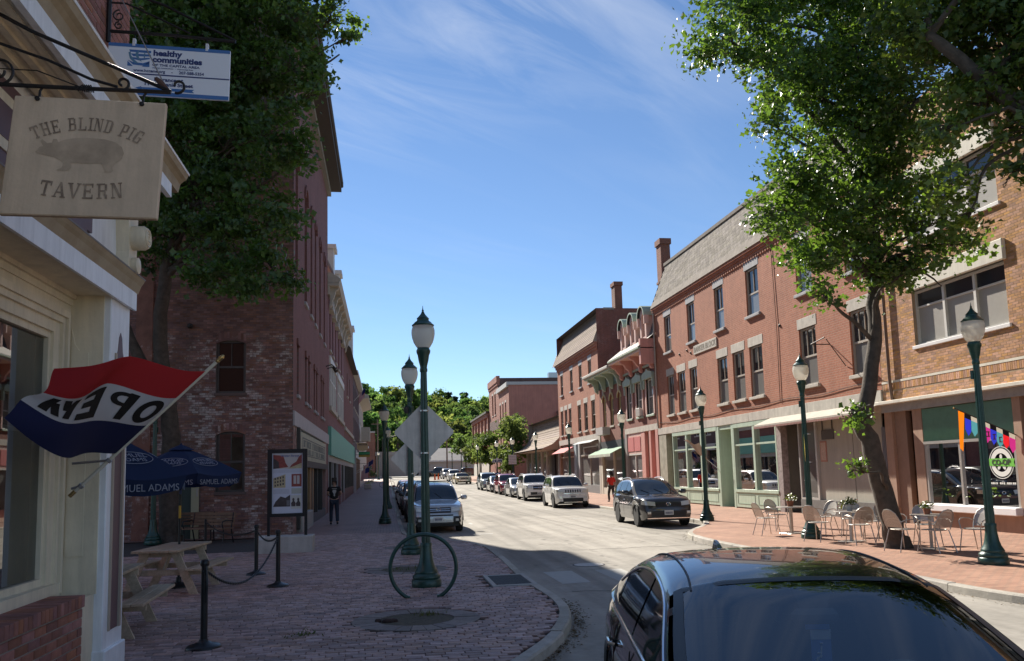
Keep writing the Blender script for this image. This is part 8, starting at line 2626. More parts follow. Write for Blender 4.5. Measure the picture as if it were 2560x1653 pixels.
# inside: dash, seats, steering wheel, mirror with hanging placard
m_int = mat("cabin_grey", (.14, .15, .16), .8, var=.1)
m_dash = mat("dash_grey", (.2, .21, .22), .7)
MB().bbox(.62, 1.3, -.72, .72, .62, .9, .05).build("dashboard", m_dash, fc, smooth=True)
MB().box(-1.9, .65, -.74, .74, .25, .3).build("cabin_floor", m_int, fc)
for y in (-.38, .38):
	MB().bbox(-.75, -.15, y - .26, y + .26, .35, .58, .06).bbox(-.9, -.68, y - .25, y + .25, .5, 1.12, .06).bbox(-.92, -.76, y - .13, y + .13, 1.12, 1.28, .05).build("seat", mat("seat_leather", (.16, .15, .14), .55), fc, smooth=True)
MB().bbox(-1.75, -1.5, -.65, .65, .45, 1.05, .06).build("rear_seat", mat("seat_leather", (.16, .15, .14), .55), fc, smooth=True)
n_ = 24
MB().tube([(.45 + .08 * math.sin(2 * math.pi * k / n_), .38 + .18 * math.cos(2 * math.pi * k / n_), .82 + .17 * math.sin(2 * math.pi * k / n_)) for k in range(n_)], .016, 6, closed=True).build("steering_wheel", m_int, fc, smooth=True)
MB().bbox(.40, .46, -.12, .12, 1.16, 1.24, .03).build("mirror", m_int, fc, smooth=True)
MB().prism([(-.07, 1.24), (.07, 1.24), (.1, 1.34), (-.1, 1.34)], .36, .42, lambda a, c, h: (h, a, c)).build("mirror_housing", m_int, fc)
m_pb, m_pw = mat("placard_blue", (.10, .26, .75), .5), mat("placard_white", (.8, .85, .9), .5)
pl = MB().box(.50, .502, -.05, .05, .92, 1.15).build("placard", m_pb, fc)
MB().quad((.504, -.05, 1.1), (.504, .05, 1.1), (.504, .05, 1.15), (.504, -.05, 1.15)).build("placard_head", m_pw, pl)
MB().quad((.504, -.05, .92), (.504, .05, .92), (.504, .05, .955), (.504, -.05, .955)).build("placard_foot", m_pw, pl)
b = MB(); X_ = .505
Y_ = lambda x: x
b.tube([(X_, .0, 1.07), (X_, -.003, 1.04), (X_, -.005, 1.015), (X_, -.022, 1.013), (X_, -.032, .985), (X_, -.042, .985)], .0042, 5)
b.tube([(X_, -.003, 1.035), (X_, -.022, 1.035)], .004, 5)
b.tube([(X_, .004 + .024 * math.cos(a), .998 + .024 * math.sin(a)) for a in [math.pi * (.55 + 1.2 * k / 14) for k in range(15)]], .0042, 5)
b.lathe([(0, -.003), (.007, -.002), (.007, .002), (0, .003)], 8, c=(X_, .001, 1.082)).build("wheelchair_symbol", m_pw, pl)
MB().quad((.508, -.075, 1.15), (.508, .045, 1.15), (.508, .045, 1.175), (.508, -.075, 1.175)).build("sticker", mat("sticker_blue", (.06, .2, .6), .5), fc)
# shark-fin aerial and roof gutters
b = MB(); b.prism([(-.10, 0), (.12, 0), (-.03, .065), (-.09, .07)], -.025, .025, lambda a, c, h: (a - 1.05, -.16 + h * (1 - .6 * (c > .03)), fx['zr'](-1.05) + .025 + c)); b.build("shark_fin", p_black, fc, smooth=True)
for sd in (1, -1):
	pts = [fx['cpt'](s, 1.16, sd) for s in [.36 - 1.75 * k / 16 for k in range(17)]]
	MB().tube([(p[0], p[1], p[2] + .002) for p in pts], .007, 5).build("roof_gutter", m_trim, fc, smooth=True)
# ================================================================== people
m_skin = mat("skin", (.42, .25, .18), .6)
m_skin_d = mat("skin_dark", (.22, .12, .08), .6)

def skin_mesh(name, verts, edges, radii, m, parent, sub=2, rootv=0):
	me = bpy.data.meshes.new(name)
	me.from_pydata(verts, edges, [])
	o = obj(name, me, m, parent)
	me.materials.clear(); me.materials.append(m)
	o.modifiers.new("skin", 'SKIN')
	sk = me.skin_vertices[0].data
	for i, rr in enumerate(radii):
		sk[i].radius = rr if isinstance(rr, tuple) else (rr, rr)
	sk[rootv].use_root = True
	s = o.modifiers.new("sub", 'SUBSURF'); s.levels = sub; s.render_levels = sub
	o.modifiers["skin"].use_smooth_shade = True
	return o

def person(loc, rz, lab, H_, skin, shirt, trousers, hair, shoes, stride=.0, arm='down', emblem=None, longhair=False, sleeve=True):
	"""faces +y in local space"""
	k = H_ / 1.78
	r = root("person", loc, rz, label=lab, cat="person")
	V = lambda *p: tuple(c * k for c in p)
	st = stride
	J = dict(pel=V(0, 0, .95), wst=V(0, .0, 1.08), chest=V(0, .0, 1.3), neck0=V(0, -.01, 1.48), neck1=V(0, .01, 1.56), head0=V(0, .015, 1.63), head1=V(0, .02, 1.70),
			shL=V(-.18, -.01, 1.43), shR=V(.18, -.01, 1.43), elL=V(-.25, -.03, 1.17), elR=V(.25, -.03, 1.17), wrL=V(-.25, .1, .98), wrR=V(.25, .1, .98),
			hiL=V(-.095, 0, .9), hiR=V(.095, 0, .9), knL=V(-.11, .06 + st * .3, .5), knR=V(.11, .02 - st * .12, .5), anL=V(-.12, st * .34, .09), anR=V(.12, -st * .38, .11), toL=V(-.13, st * .34 + .14, .035), toR=V(.13, -st * .38 + .14, .035))
	if arm == 'front':
		J['wrL'] = V(-.12, .2, 1.12); J['wrR'] = V(.12, .2, 1.12); J['elL'] = V(-.27, -.04, 1.2); J['elR'] = V(.27, -.04, 1.2)
	names = list(J)
	idx = {n: i for i, n in enumerate(names)}
	E = [('pel', 'wst'), ('wst', 'chest'), ('chest', 'neck0'), ('neck0', 'neck1'), ('neck1', 'head0'), ('head0', 'head1'), ('chest', 'shL'), ('chest', 'shR'), ('shL', 'elL'), ('elL', 'wrL'), ('shR', 'elR'), ('elR', 'wrR'), ('pel', 'hiL'), ('pel', 'hiR'), ('hiL', 'knL'), ('knL', 'anL'), ('hiR', 'knR'), ('knR', 'anR'), ('anL', 'toL'), ('anR', 'toR')]
	rad_ = dict(pel=(.15, .11), wst=(.14, .1), chest=(.16, .11), neck0=(.07, .06), neck1=(.055, .055), head0=(.085, .1), head1=(.08, .095), shL=(.06, .06), shR=(.06, .06), elL=(.043, .043), elR=(.043, .043), wrL=(.03, .03), wrR=(.03, .03), hiL=(.085, .09), hiR=(.085, .09), knL=(.058, .06), knR=(.058, .06), anL=(.042, .045), anR=(.042, .045), toL=(.04, .03), toR=(.04, .03))
	# five fingers on each hand, slightly curled
	vs = [J[n] for n in names]; es = [(idx[a], idx[c]) for a, c in E]; rs = [tuple(x * k for x in rad_[n]) for n in names]
	for s, wn_, en_ in ((-1, 'wrL', 'elL'), (1, 'wrR', 'elR')):
		w, e = Vector(J[wn_]), Vector(J[en_]); d = (w - e).normalized(); sd = Vector((s, 0, 0)); sd = (sd - d * sd.dot(d)).normalized(); cu = d.cross(sd) * s
		palm = len(vs); vs.append(tuple(w + d * .06 * k)); rs.append((.034 * k, .02 * k)); es.append((idx[wn_], palm))
		for q, (off, ln) in enumerate(((-.026, .062), (-.009, .075), (.009, .07), (.026, .055))):
			a = len(vs); vs.append(tuple(w + d * (.095 * k) + cu * off * k)); rs.append((.0095 * k, .0095 * k)); es.append((palm, a))
			vs.append(tuple(w + d * (.095 + ln * .6) * k + cu * off * k - sd * s * .012 * k)); rs.append((.0085 * k, .0085 * k)); es.append((a, a + 1))
			vs.append(tuple(w + d * (.095 + ln) * k + cu * off * k - sd * s * .03 * k)); rs.append((.0075 * k, .0075 * k)); es.append((a + 1, a + 2))
		a = len(vs); vs.append(tuple(w + d * .045 * k - cu * .035 * k)); rs.append((.0105 * k, .0105 * k)); es.append((palm, a))
		vs.append(tuple(w + d * .085 * k - cu * .05 * k)); rs.append((.009 * k, .009 * k)); es.append((a, a + 1))
	skin_mesh("body", vs, es, rs, skin, r)
	# shirt
	sv = ['pel', 'wst', 'chest', 'shL', 'shR']; sV = [J[n] for n in sv]; sE = [(0, 1), (1, 2), (2, 3), (2, 4)]
	sR = [(.165 * k, .125 * k), (.162 * k, .118 * k), (.18 * k, .13 * k), (.085 * k, .085 * k), (.085 * k, .085 * k)]
	nk = len(sV); sV.append(V(0, -.005, 1.46)); sR.append((.085 * k, .075 * k)); sE.append((2, nk))
	for a, c in (('shL', 'elL'), ('shR', 'elR')):
		i = len(sV); f = .62 if sleeve else 1.0
		sV.append(tuple(Vector(J[a]).lerp(Vector(J[c]), f))); sR.append((.068 * k, .068 * k)); sE.append((sv.index(a), i))
	skin_mesh("shirt", sV, sE, sR, shirt, r)
	# trousers
	tv = ['pel', 'hiL', 'hiR', 'knL', 'knR', 'anL', 'anR']; tV = [J[n] for n in tv]
	tV[5] = tuple(Vector(tV[5]) + Vector((0, 0, .0))); tV[6] = tuple(Vector(tV[6]))
	skin_mesh("trousers", tV, [(0, 1), (0, 2), (1, 3), (2, 4), (3, 5), (4, 6)], [(.158 * k, .122 * k), (.1 * k, .108 * k), (.1 * k, .108 * k), (.072 * k, .078 * k), (.072 * k, .078 * k), (.062 * k, .07 * k), (.062 * k, .07 * k)], trousers, r)
	for a, c in (('anL', 'toL'), ('anR', 'toR')):
		p, q = Vector(J[a]), Vector(J[c])
		skin_mesh("shoe", [tuple(p + Vector((0, -.05, -.04)) * k), tuple(p + Vector((0, .03, -.03)) * k), tuple(q)], [(0, 1), (1, 2)], [(.045 * k, .045 * k), (.05 * k, .055 * k), (.045 * k, .033 * k)], shoes, r, 1)
	# hair and face
	hb = [V(0, -.02, 1.70), V(0, .0, 1.745), V(0, -.055, 1.66)]
	hr = [(.094 * k, .104 * k), (.07 * k, .08 * k), (.07 * k, .06 * k)]
	if longhair:
		hb.append(V(0, -.06, 1.57)); hr.append((.075 * k, .05 * k))
	skin_mesh("hair", hb, [(0, 1), (0, 2)] + ([(2, 3)] if longhair else []), hr, hair, r)
	for s in (-1, 1):
		MB().lathe([(0, -.012 * k), (.017 * k, 0), (0, .012 * k)], 8, f=lambda x, y, z: (z, x, y * 1.5), c=V(s * .086, 0, 1.655)).build("ear", skin, r, smooth=True)
		MB().lathe([(0, -.011 * k), (.011 * k, 0), (0, .011 * k)], 8, c=V(s * .032, .105, 1.67)).build("eye", m_dark, r)
	MB().prism([(0, 1.665 * k), (.025 * k, 1.63 * k), (0, 1.62 * k)], -.012 * k, .012 * k, lambda a, c, h: (h, .105 * k + a, c)).build("nose", skin, r)
	MB().box(-.022 * k, .022 * k, .098 * k, .108 * k, 1.597 * k, 1.604 * k).build("mouth", mat("lips", (.3, .1, .08), .6), r)
	if emblem:
		b = MB()
		b.prism([(-.06, 1.36), (.06, 1.36), (.075, 1.3), (.05, 1.24), (.02, 1.2), (.03, 1.14), (0, 1.1), (-.03, 1.14), (-.02, 1.2), (-.05, 1.24), (-.075, 1.3)], -.152, -.147, lambda a, c, h: (a * k, h * k, c * k))
		b.prism([(-.1, 1.415), (.1, 1.415), (.09, 1.395), (-.09, 1.395)], -.13, -.125, lambda a, c, h: (a * k, h * k, c * k))
		b.build("shirt_print", emblem, r)
	return r

person((-2.02, 32.7, 0), rad(6), "person in black printed T-shirt and jeans walking away on the shaded pavement", 1.78, m_skin, mat("black_cotton", (.012, .012, .014), .85), mat("dark_denim", (.025, .035, .06), .85), mat("dark_hair", (.03, .022, .018), .8), m_trim, .35, 'front', mat("print_pale", (.42, .42, .42), .8))
person((13.0, 46.0, 0), rad(15), "person in a bright red top walking behind the dark grey crossover", 1.72, m_skin_d, mat("red_cotton", (.55, .03, .02), .85), mat("dark_trousers", (.03, .03, .035), .85), mat("black_hair", (.012, .01, .01), .7), m_trim, .3, 'down', None, True, False)
# ================================================================== trees
m_bark = mat("bark", (.075, .06, .047), .95, var=.4, vs=6, bump=1.0, bs=22)
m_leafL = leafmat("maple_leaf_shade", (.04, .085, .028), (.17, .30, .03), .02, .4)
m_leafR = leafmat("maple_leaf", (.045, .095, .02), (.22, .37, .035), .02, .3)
m_leafH = leafmat("wood_leaf", (.075, .13, .04), (.17, .27, .06), .05, .42, .9, .1)
m_leafY = leafmat("young_leaf", (.08, .14, .035), (.21, .30, .07), .03, .38, .7, .2)
m_pine = leafmat("pine_needle", (.03, .06, .032), (.06, .1, .05), .03, .15, .9, .1)

def leaf_cloud(rg, lobes, dens, size, sub=.2, per=34):
	"""leaf faces spread through the lobes in uneven sprays; numpy arrays of verts, faces, random"""
	C = []
	for (x, y, z, r) in lobes:
		n = max(3, int(dens * r ** 2.1 / per))
		d = rg.normal(size=(n, 3)); d /= np.linalg.norm(d, axis=1, keepdims=True)
		rr = r * rg.uniform(.1, 1.0, n) ** .42 * rg.uniform(.85, 1.12, n)
		c = np.array([x, y, z]) + d * rr[:, None]
		for k in range(n):
			m = int(per * rg.uniform(.5, 1.5))
			s = min(sub, r * .45) * rg.uniform(.6, 1.2)
			p = c[k] + rg.normal(size=(m, 3)) * np.array([s, s, s * .55])
			p[:, 2] -= .25 * s * np.abs(rg.normal(size=m))
			cn = rg.normal(size=3) * .9 + d[k] * .6 + np.array([0, 0, .7])
			C.append(np.c_[p, np.full(m, rg.uniform(.1, .9)), np.tile(cn, (m, 1))])
	A = np.vstack(C); P = A[:, :3]; n = len(P)
	nrm = A[:, 4:7] + rg.normal(size=(n, 3)) * .55
	nrm /= np.linalg.norm(nrm, axis=1, keepdims=True)
	t = rg.normal(size=(n, 3)); t -= nrm * (t * nrm).sum(1, keepdims=True); t /= np.linalg.norm(t, axis=1, keepdims=True)
	b = np.cross(nrm, t)
	L = (size * rg.choice([.5, .75, 1.0, 1.25, 1.5], n) * rg.uniform(.85, 1.15, n))[:, None]
	fold = nrm * L * rg.uniform(-.25, .25, n)[:, None]
	# six-point leaf: stem, two side lobes, tip, folded along the midrib
	v = np.stack([P - t * L * .5, P - t * L * .05 + b * L * .52 + fold, P + t * L * .18 + b * L * .2, P + t * L * .55, P + t * L * .18 - b * L * .2, P - t * L * .05 - b * L * .52 + fold], 1).reshape(-1, 3)
	i = np.arange(n)[:, None] * 6
	F = np.concatenate([i + [0, 1, 2, 3], i + [0, 3, 4, 5]], 1).reshape(-1, 4)
	rn = np.clip(A[:, 3] + rg.normal(size=n) * .15, 0, 1)
	return v, F, np.repeat(rn, 2)

def limb(b, pts, r0, r1_, n=8, wob=.0, rg=None):
	P = [Vector(p) for p in pts]
	out = []
	m = len(P)
	steps = 5
	for k in range(m - 1):
		p0, p1, p2, p3 = P[max(k - 1, 0)], P[k], P[k + 1], P[min(k + 2, m - 1)]
		for i in range(steps):
			t = i / steps
			out.append(.5 * ((2 * p1) + (p2 - p0) * t + (2 * p0 - 5 * p1 + 4 * p2 - p3) * t * t + (3 * p1 - p0 - 3 * p2 + p3) * t ** 3))
	out.append(P[-1])
	if rg is not None:
		out = [p + Vector((rg.gauss(0, wob), rg.gauss(0, wob), rg.gauss(0, wob * .5))) if 0 < i < len(out) - 1 else p for i, p in enumerate(out)]
	b.tube(out, [r0 + (r1_ - r0) * i / (len(out) - 1) for i in range(len(out))], n)

def big_tree(name, base, trunk, tr, lobes, m_leaf, dens, size, lab, seed, fork=None, extra=()):
	r = root(name, base, world=True, label=lab, cat="tree")
	rg = np.random.default_rng(seed); rq = random.Random(seed)
	b = MB(); limb(b, trunk, tr[0], tr[1], 12, .015, rq)
	# root flare
	b.lathe([(tr[0] * 1.55, -.05), (tr[0] * 1.3, .08), (tr[0] * 1.05, .3)], 12, c=(trunk[0][0], trunk[0][1], trunk[0][2]), flute=lambda i, k: 1 + .12 * math.sin(k * 2.1))
	for pts, r0, r1_ in extra:
		limb(b, pts, r0, r1_, 8, .01, rq)
	b.build("trunk", m_bark, r, smooth=True, angle=60)
	b = MB(); src = [Vector(p) for p in trunk[fork or len(trunk) // 2:]]
	for (x, y, z, rr) in lobes:
		c = Vector((x, y, z)); s = min(src if z > 4 else [Vector(p) for p in trunk], key=lambda p: (p - c).length + (2 if p.z > c.z else 0))
		mid = s.lerp(c, .5) + Vector((rq.gauss(0, .2), rq.gauss(0, .2), .25))
		limb(b, [s, mid, c], min(tr[1], .05 + .02 * rr), .012, 6, .03, rq)
		for q in range(7):
			d = Vector((rq.gauss(0, 1), rq.gauss(0, 1), rq.gauss(0, .6))).normalized() * rr * rq.uniform(.6, 1.0)
			limb(b, [c.lerp(mid, .2), c + d * .5 + Vector((0, 0, .05)), c + d], .018, .005, 4, .02, rq)
	b.build("branches", m_bark, r, smooth=True, kind="stuff")
	v, F, rn = leaf_cloud(rg, lobes, dens, size)
	org = np.array(ORG[r])
	o = obj("crown", raw_mesh("crown", v - org, F, m_leaf, rn), None, r)
	print(name, len(F) * 2, "leaf tris")
	return r

LOBES_RT = [(7.42, 16.0, 11.37, 0.84), (8.65, 16.5, 12.12, 1.2), (8.88, 16.0, 10.52, 0.94), (10.35, 17.0, 12.43, 1.45), (10.14, 16.5, 10.55, 1.3), (11.78, 17.0, 11.9, 1.66), (10.97, 16.5, 9.61, 1.4), (9.11, 16.0, 8.3, 0.89), (8.52, 15.8, 7.39, 0.69), (9.63, 16.2, 7.37, 1.07), (9.35, 16.0, 6.4, 0.66), (10.91, 16.8, 7.79, 1.31), (11.78, 16.5, 8.39, 1.12), (12.37, 16.5, 10.36, 1.42), (12.23, 16.0, 7.18, 0.72), (12.89, 16.0, 6.73, 0.45), (10.94, 16.4, 6.25, 0.77), (9.36, 15.8, 5.42, 0.34), (11.87, 16.0, 6.44, 0.54), (11.33, 16.0, 5.97, 0.49), (9.87, 15.9, 2.91, 0.31), (9.96, 15.9, 1.67, 0.31), (8.28, 15.8, 9.37, 0.52), (10.07, 17.0, 14.26, 1.95), (12.25, 17.0, 14.97, 2.19), (13.8, 17.0, 13.92, 1.8)]
LOBES_R2 = [(11.06, 13.0, 10.14, 1.07), (11.41, 12.5, 9.4, 1.11), (10.99, 12.0, 7.55, 0.56), (10.73, 12.5, 8.29, 0.69), (10.09, 12.5, 6.69, 0.43), (10.27, 12.5, 6.11, 0.28), (10.79, 12.0, 6.75, 0.31), (11.7, 12.0, 8.54, 1.07), (10.05, 13.0, 10.16, 0.83), (11.46, 12.0, 10.81, 1.44), (11.96, 11.5, 9.4, 1.39), (9.95, 12.6, 7.77, 0.43)]
LOBES_LT = [(-6.27, 23.0, 14.86, 1.37), (-4.96, 23.0, 14.94, 1.62), (-3.62, 23.0, 15.03, 1.63), (-2.17, 22.0, 14.9, 1.18), (-1.23, 22.0, 14.78, 0.57), (-0.84, 22.0, 14.26, 0.32), (-6.28, 24.0, 13.68, 1.42), (-4.71, 23.0, 13.02, 1.6), (-3.39, 23.0, 13.33, 1.39), (-2.33, 22.0, 13.23, 0.84), (-1.89, 22.0, 12.49, 0.45), (-5.91, 24.0, 11.85, 1.53), (-4.36, 23.0, 11.24, 1.48), (-3.02, 22.0, 11.34, 0.99), (-2.27, 22.0, 10.79, 0.61), (-5.32, 24.0, 10.04, 1.53), (-3.8, 23.0, 9.73, 1.13), (-2.79, 22.0, 8.74, 0.65), (-4.43, 23.0, 8.32, 1.18), (-3.2, 22.0, 7.62, 0.86), (-2.62, 22.0, 7.13, 0.49), (-3.82, 22.0, 7.12, 0.59), (-6.36, 25.0, 10.73, 1.34), (-6.68, 25.0, 9.35, 1.09), (-7.31, 25.0, 12.22, 1.1), (-7.47, 25.0, 14.13, 1.1), (-4.75, 23.0, 7.75, 0.5), (-6.02, 24.0, 17.76, 2.42), (-3.53, 23.0, 17.28, 2.12)]
big_tree("leaning_tree", (11.05, 16.4, 0), [(11.05, 16.4, -.05), (10.85, 16.4, 1.0), (10.6, 16.4, 2.1), (10.45, 16.42, 2.75), (10.62, 16.45, 3.3), (10.9, 16.5, 4.6), (11.1, 16.6, 6.0), (11.3, 16.7, 7.6), (11.4, 16.8, 9.4), (11.3, 16.9, 11.5)], (.235, .08),
		LOBES_RT, m_leafR, 1900, .1, "leafy street tree with a leaning trunk between the cafe chairs", 5, 5,
		extra=[([(10.45, 16.42, 2.7), (10.3, 16.35, 2.95), (10.2, 16.3, 3.05)], .14, .1), ([(11.1, 16.6, 5.8), (11.6, 16.5, 6.3), (12.2, 16.3, 6.1), (12.5, 16.2, 5.8)], .045, .012), ([(11.2, 16.65, 6.6), (10.2, 16.6, 7.6), (9.2, 16.3, 8.0)], .07, .02), ([(11.3, 16.8, 8.4), (9.6, 16.6, 10.2), (7.9, 16.3, 11.4)], .08, .015)])
big_tree("overhanging_tree", (12.6, 10.6, 0), [(12.6, 10.6, -.05), (12.55, 10.7, 2.5), (12.4, 10.9, 4.8), (12.0, 11.3, 6.4), (11.4, 11.8, 7.5), (10.6, 12.2, 8.6), (9.9, 12.6, 9.6)], (.3, .09),
		LOBES_R2, m_leafR, 1900, .105, "leafy limbs reaching in from the tree beyond the right edge", 6, 4)
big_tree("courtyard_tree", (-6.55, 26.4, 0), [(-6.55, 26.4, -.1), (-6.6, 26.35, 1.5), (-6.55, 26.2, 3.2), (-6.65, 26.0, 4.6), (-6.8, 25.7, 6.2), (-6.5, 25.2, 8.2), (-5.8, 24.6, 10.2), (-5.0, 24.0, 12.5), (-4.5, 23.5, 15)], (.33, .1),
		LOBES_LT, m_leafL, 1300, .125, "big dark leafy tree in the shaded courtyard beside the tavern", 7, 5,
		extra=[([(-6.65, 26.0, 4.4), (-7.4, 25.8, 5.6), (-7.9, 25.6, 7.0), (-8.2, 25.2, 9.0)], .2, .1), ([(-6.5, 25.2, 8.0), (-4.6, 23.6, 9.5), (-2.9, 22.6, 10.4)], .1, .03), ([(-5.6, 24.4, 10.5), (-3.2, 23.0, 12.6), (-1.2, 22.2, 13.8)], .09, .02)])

def small_tree(loc, h, r_, lab, seed, m_leaf, dens=260, size=.3):
	r = root("young_street_tree", loc, label=lab, cat="tree", group="young street trees")
	rq = random.Random(seed); rg = np.random.default_rng(seed)
	b = MB(); limb(b, [(0, 0, 0), (.05, 0, h * .3), (0, .05, h * .6), (0, 0, h * .85)], .12, .03, 7)
	lobes = []
	for k in range(11):
		a = rq.uniform(0, 6.28); d = r_ * rq.uniform(.1, .75); z = h * rq.uniform(.42, .92)
		d *= 1.15 - abs(z / h - .6)
		c = (d * math.cos(a), d * math.sin(a), z); lobes.append((*c, r_ * rq.uniform(.28, .5)))
		limb(b, [(0, .02, h * .35), (c[0] * .4, c[1] * .4, z - h * .1), c], .04, .01, 5)
	b.build("trunk", m_bark, r)
	v, F, rn = leaf_cloud(rg, lobes, dens, size, .4, 14)
	obj("crown", raw_mesh("crown", v, F, m_leaf, rn), None, r)

for i, (x, y, h, rr, lab) in enumerate([(14.2, 92, 8.0, 2.4, "bushiest young street tree, beside the flared roof shop"), (12.6, 99, 7.0, 2.0, "sparse young street tree left of the bushiest one"), (12.2, 106, 6.6, 1.9, "slim young street tree before the salmon blocks"), (11.8, 121, 7.0, 2.1, "farthest young street tree near the crossroads"), (15.2, 96.5, 8.0, 2.3, "dark young tree tucked behind the bushiest one"), (13.2, 88.5, 4.2, 1.1, "small thin-leaved tree against the flared roof shop")]):
	small_tree((x, y, gz(y)), h, rr, lab, 40 + i, m_leafY)

# ---- wooded hill behind the town
def hz(x, y):
	t = max(0, min(1, (y - 188) / 130))
	side = .9 + .25 * math.cos((x + 8) * .05) + .00006 * x * x
	return 2.0 + 17.5 * (t * t * (3 - 2 * t)) * side

b = MB()
b.grid(48, 24, lambda u, v: (-160 + 340 * u, 184 + 260 * v, hz(-160 + 340 * u, 184 + 260 * v)))
b.build("hill", mat("forest_floor", (.05, .07, .025), .95, var=.4, vs=.3), kind="structure", smooth=True)

def crown_mesh(seed, kind):
	rg = np.random.default_rng(seed); rq = random.Random(seed)
	lobes = []
	if kind == 'broad':
		for k in range(16):
			a = rq.uniform(0, 6.28); z = rq.uniform(3.5, 10.5); d = rq.uniform(.2, 1) * 3.2 * math.sin(math.pi * min(1, (z - 1.5) / 11))
			lobes.append((d * math.cos(a), d * math.sin(a), z, rq.uniform(1.0, 1.9)))
		v, F, rn = leaf_cloud(rg, lobes, 44, .75, .6, 12)
		return raw_mesh("crown", v, F, m_leafH, rn)
	# pine: whorls of drooping flat sprays, open towards the top
	for k in range(9):
		z = 5 + k * 1.25; R_ = 3.4 * (1 - k / 11) * rq.uniform(.6, 1.1)
		for q in range(6):
			a = q * 1.05 + k * .7 + rq.uniform(-.3, .3)
			for f in (.4, .7, 1):
				lobes.append((R_ * f * math.cos(a), R_ * f * math.sin(a), z + .25 * f + rq.uniform(-.2, .2), .55))
	v, F, rn = leaf_cloud(rg, lobes, 40, .55, .35, 8)
	return raw_mesh("crown", v, F, m_pine, rn)

tm = MB(); limb(tm, [(0, 0, -1.5), (0, 0, 4), (.1, 0, 8)], .28, .1, 6)
tmesh = tm.mesh("trunk"); tmesh.materials.append(m_bark)
tp = MB(); limb(tp, [(0, 0, -1.5), (0, 0, 8), (.1, 0, 16.5)], .3, .05, 6)
tpm = tp.mesh("trunk"); tpm.materials.append(m_bark)
crowns = [crown_mesh(60 + i, 'broad') for i in range(5)]
pines = [crown_mesh(80 + i, 'pine') for i in range(3)]
rq = random.Random(77)
spots = []
yy = 192
while yy < 318:
	xx = -34 + rq.uniform(0, 4)
	while xx < 74:
		spots.append((xx + rq.uniform(-2, 2), yy + rq.uniform(-3, 3))); xx += 6.6
	yy += 9.5 if yy < 260 else 13
for i, (x, y) in enumerate(spots):
	t = root("broadleaf_tree", (x, y, hz(x, y) - .6), rq.uniform(0, 6.28), label="broad green tree in the wood covering the far hill", cat="tree", group="broadleaf trees of the far hill")
	s = rq.uniform(.85, 1.3); t.scale = (s, s, s * rq.uniform(.95, 1.2))
	obj("trunk", tmesh, None, t); obj("crown", crowns[i % 5], None, t)
for i, (x, y, s) in enumerate([(19.5, 306, 1.1), (23.5, 304, 1.2), (26.5, 308, 1.1), (29.5, 303, 1.25), (32.5, 307, 1.05), (7, 300, 1.0), (9.5, 305, 1.05), (4.5, 298, .95), (12, 282, 1.0), (2, 270, 1.05), (-2, 262, 1.0), (36, 300, 1.0), (15.5, 290, 1.0)]):
	t = root("pine_tree", (x, y, hz(x, y) - .6), i * 1.3, label="tall dark pine standing above the far wooded hill", cat="tree", group="pines of the far hill")
	t.scale = (s * .9, s * .9, s * .82)
	obj("trunk", tpm, None, t); obj("crown", pines[i % 3], None, t)

# ================================================================== far street clutter
m_pole = mat("pole_timber", (.14, .10, .075), .9, var=.2)
for i, (x, y, h, lab) in enumerate([(-1.4, 146, 10.5, "timber utility pole at the far crossroads on the left"), (11.8, 158, 8.0, "timber utility pole at the far crossroads in front of the grey roof")]):
	r = root("utility_pole", (x, y, gz(y)), label=lab, cat="utility pole")
	MB().lathe([(.17, 0), (.12, h)], 8).build("pole", m_pole, r)
	MB().box(-1.1, 1.1, -.06, .06, h - .9, h - .75).build("cross_arm", m_pole, r)
r = root("overhead_wires", (0, 0, 0), label="thin overhead wires crossing the far end of the street", cat="wires")
for z in (9.8, 9.2, 8.6):
	P = [(-30 + 60 * k / 24, 150, z + gz(150) - 1.2 * 4 * (k / 24) * (1 - k / 24) * .6) for k in range(25)]
	MB().tube(P, .02, 4).build("wire", m_iron, r)
for i, (x, z, lab) in enumerate([(2.2, 6.6, "left hanging black traffic signal at the far crossroads"), (4.4, 6.7, "right hanging black traffic signal at the far crossroads")]):
	r = root("traffic_signal", (x, 148, z), label=lab, cat="traffic light")
	MB().bbox(-.2, .2, -.15, .15, 0, 1.05, .03).build("housing", m_iron, r)
	for k, c in enumerate(((.12, .02, .02), (.12, .08, .01), (.02, .1, .05))):
		MB().lathe([(0, 0), (.12, 0), (.12, .1), (.14, .1), (.14, -.01)], 12, f=lambda a, c_, zz: (a, -zz - .15, c_), c=(0, 0, .2 + (2 - k) * .33)).build("lens", mat("signal_lens_%d" % k, c, .3), r)
	MB().tube([(0, 0, 1.0), (0, 0, 2.3)], .03, 5).build("hanger", m_iron, r)
r = root("signal_mast", (-.6, 148.5, gz(148)), label="dark mast arm holding the far traffic signals", cat="mast")
MB().tube([(0, 0, 0), (0, 0, 7.2), (2.5, -.4, 7.6), (5.4, -.5, 7.7)], .08, 6).build("mast", m_iron, r)
m_cone = mat("cone_orange", (.75, .11, .01), .6)
for i, (x, y) in enumerate([(7.6, 128), (8.25, 129.5), (13.0, 112)]):
	r = root("traffic_cone", (x, y, gz(y) + (ROAD if x < 11 else 0)), label=["left orange cone beside the farthest silver car", "right orange cone beside the farthest silver car", "orange cone on the far sunny pavement"][i], cat="traffic cone")
	MB().lathe([(.16, .03), (.13, .35), (.08, .75), (.03, 1.0), (0, 1.0)], 12).build("body", m_cone, r, smooth=True)
	MB().bbox(-.22, .22, -.22, .22, 0, .04, .01).build("base", m_cone, r)
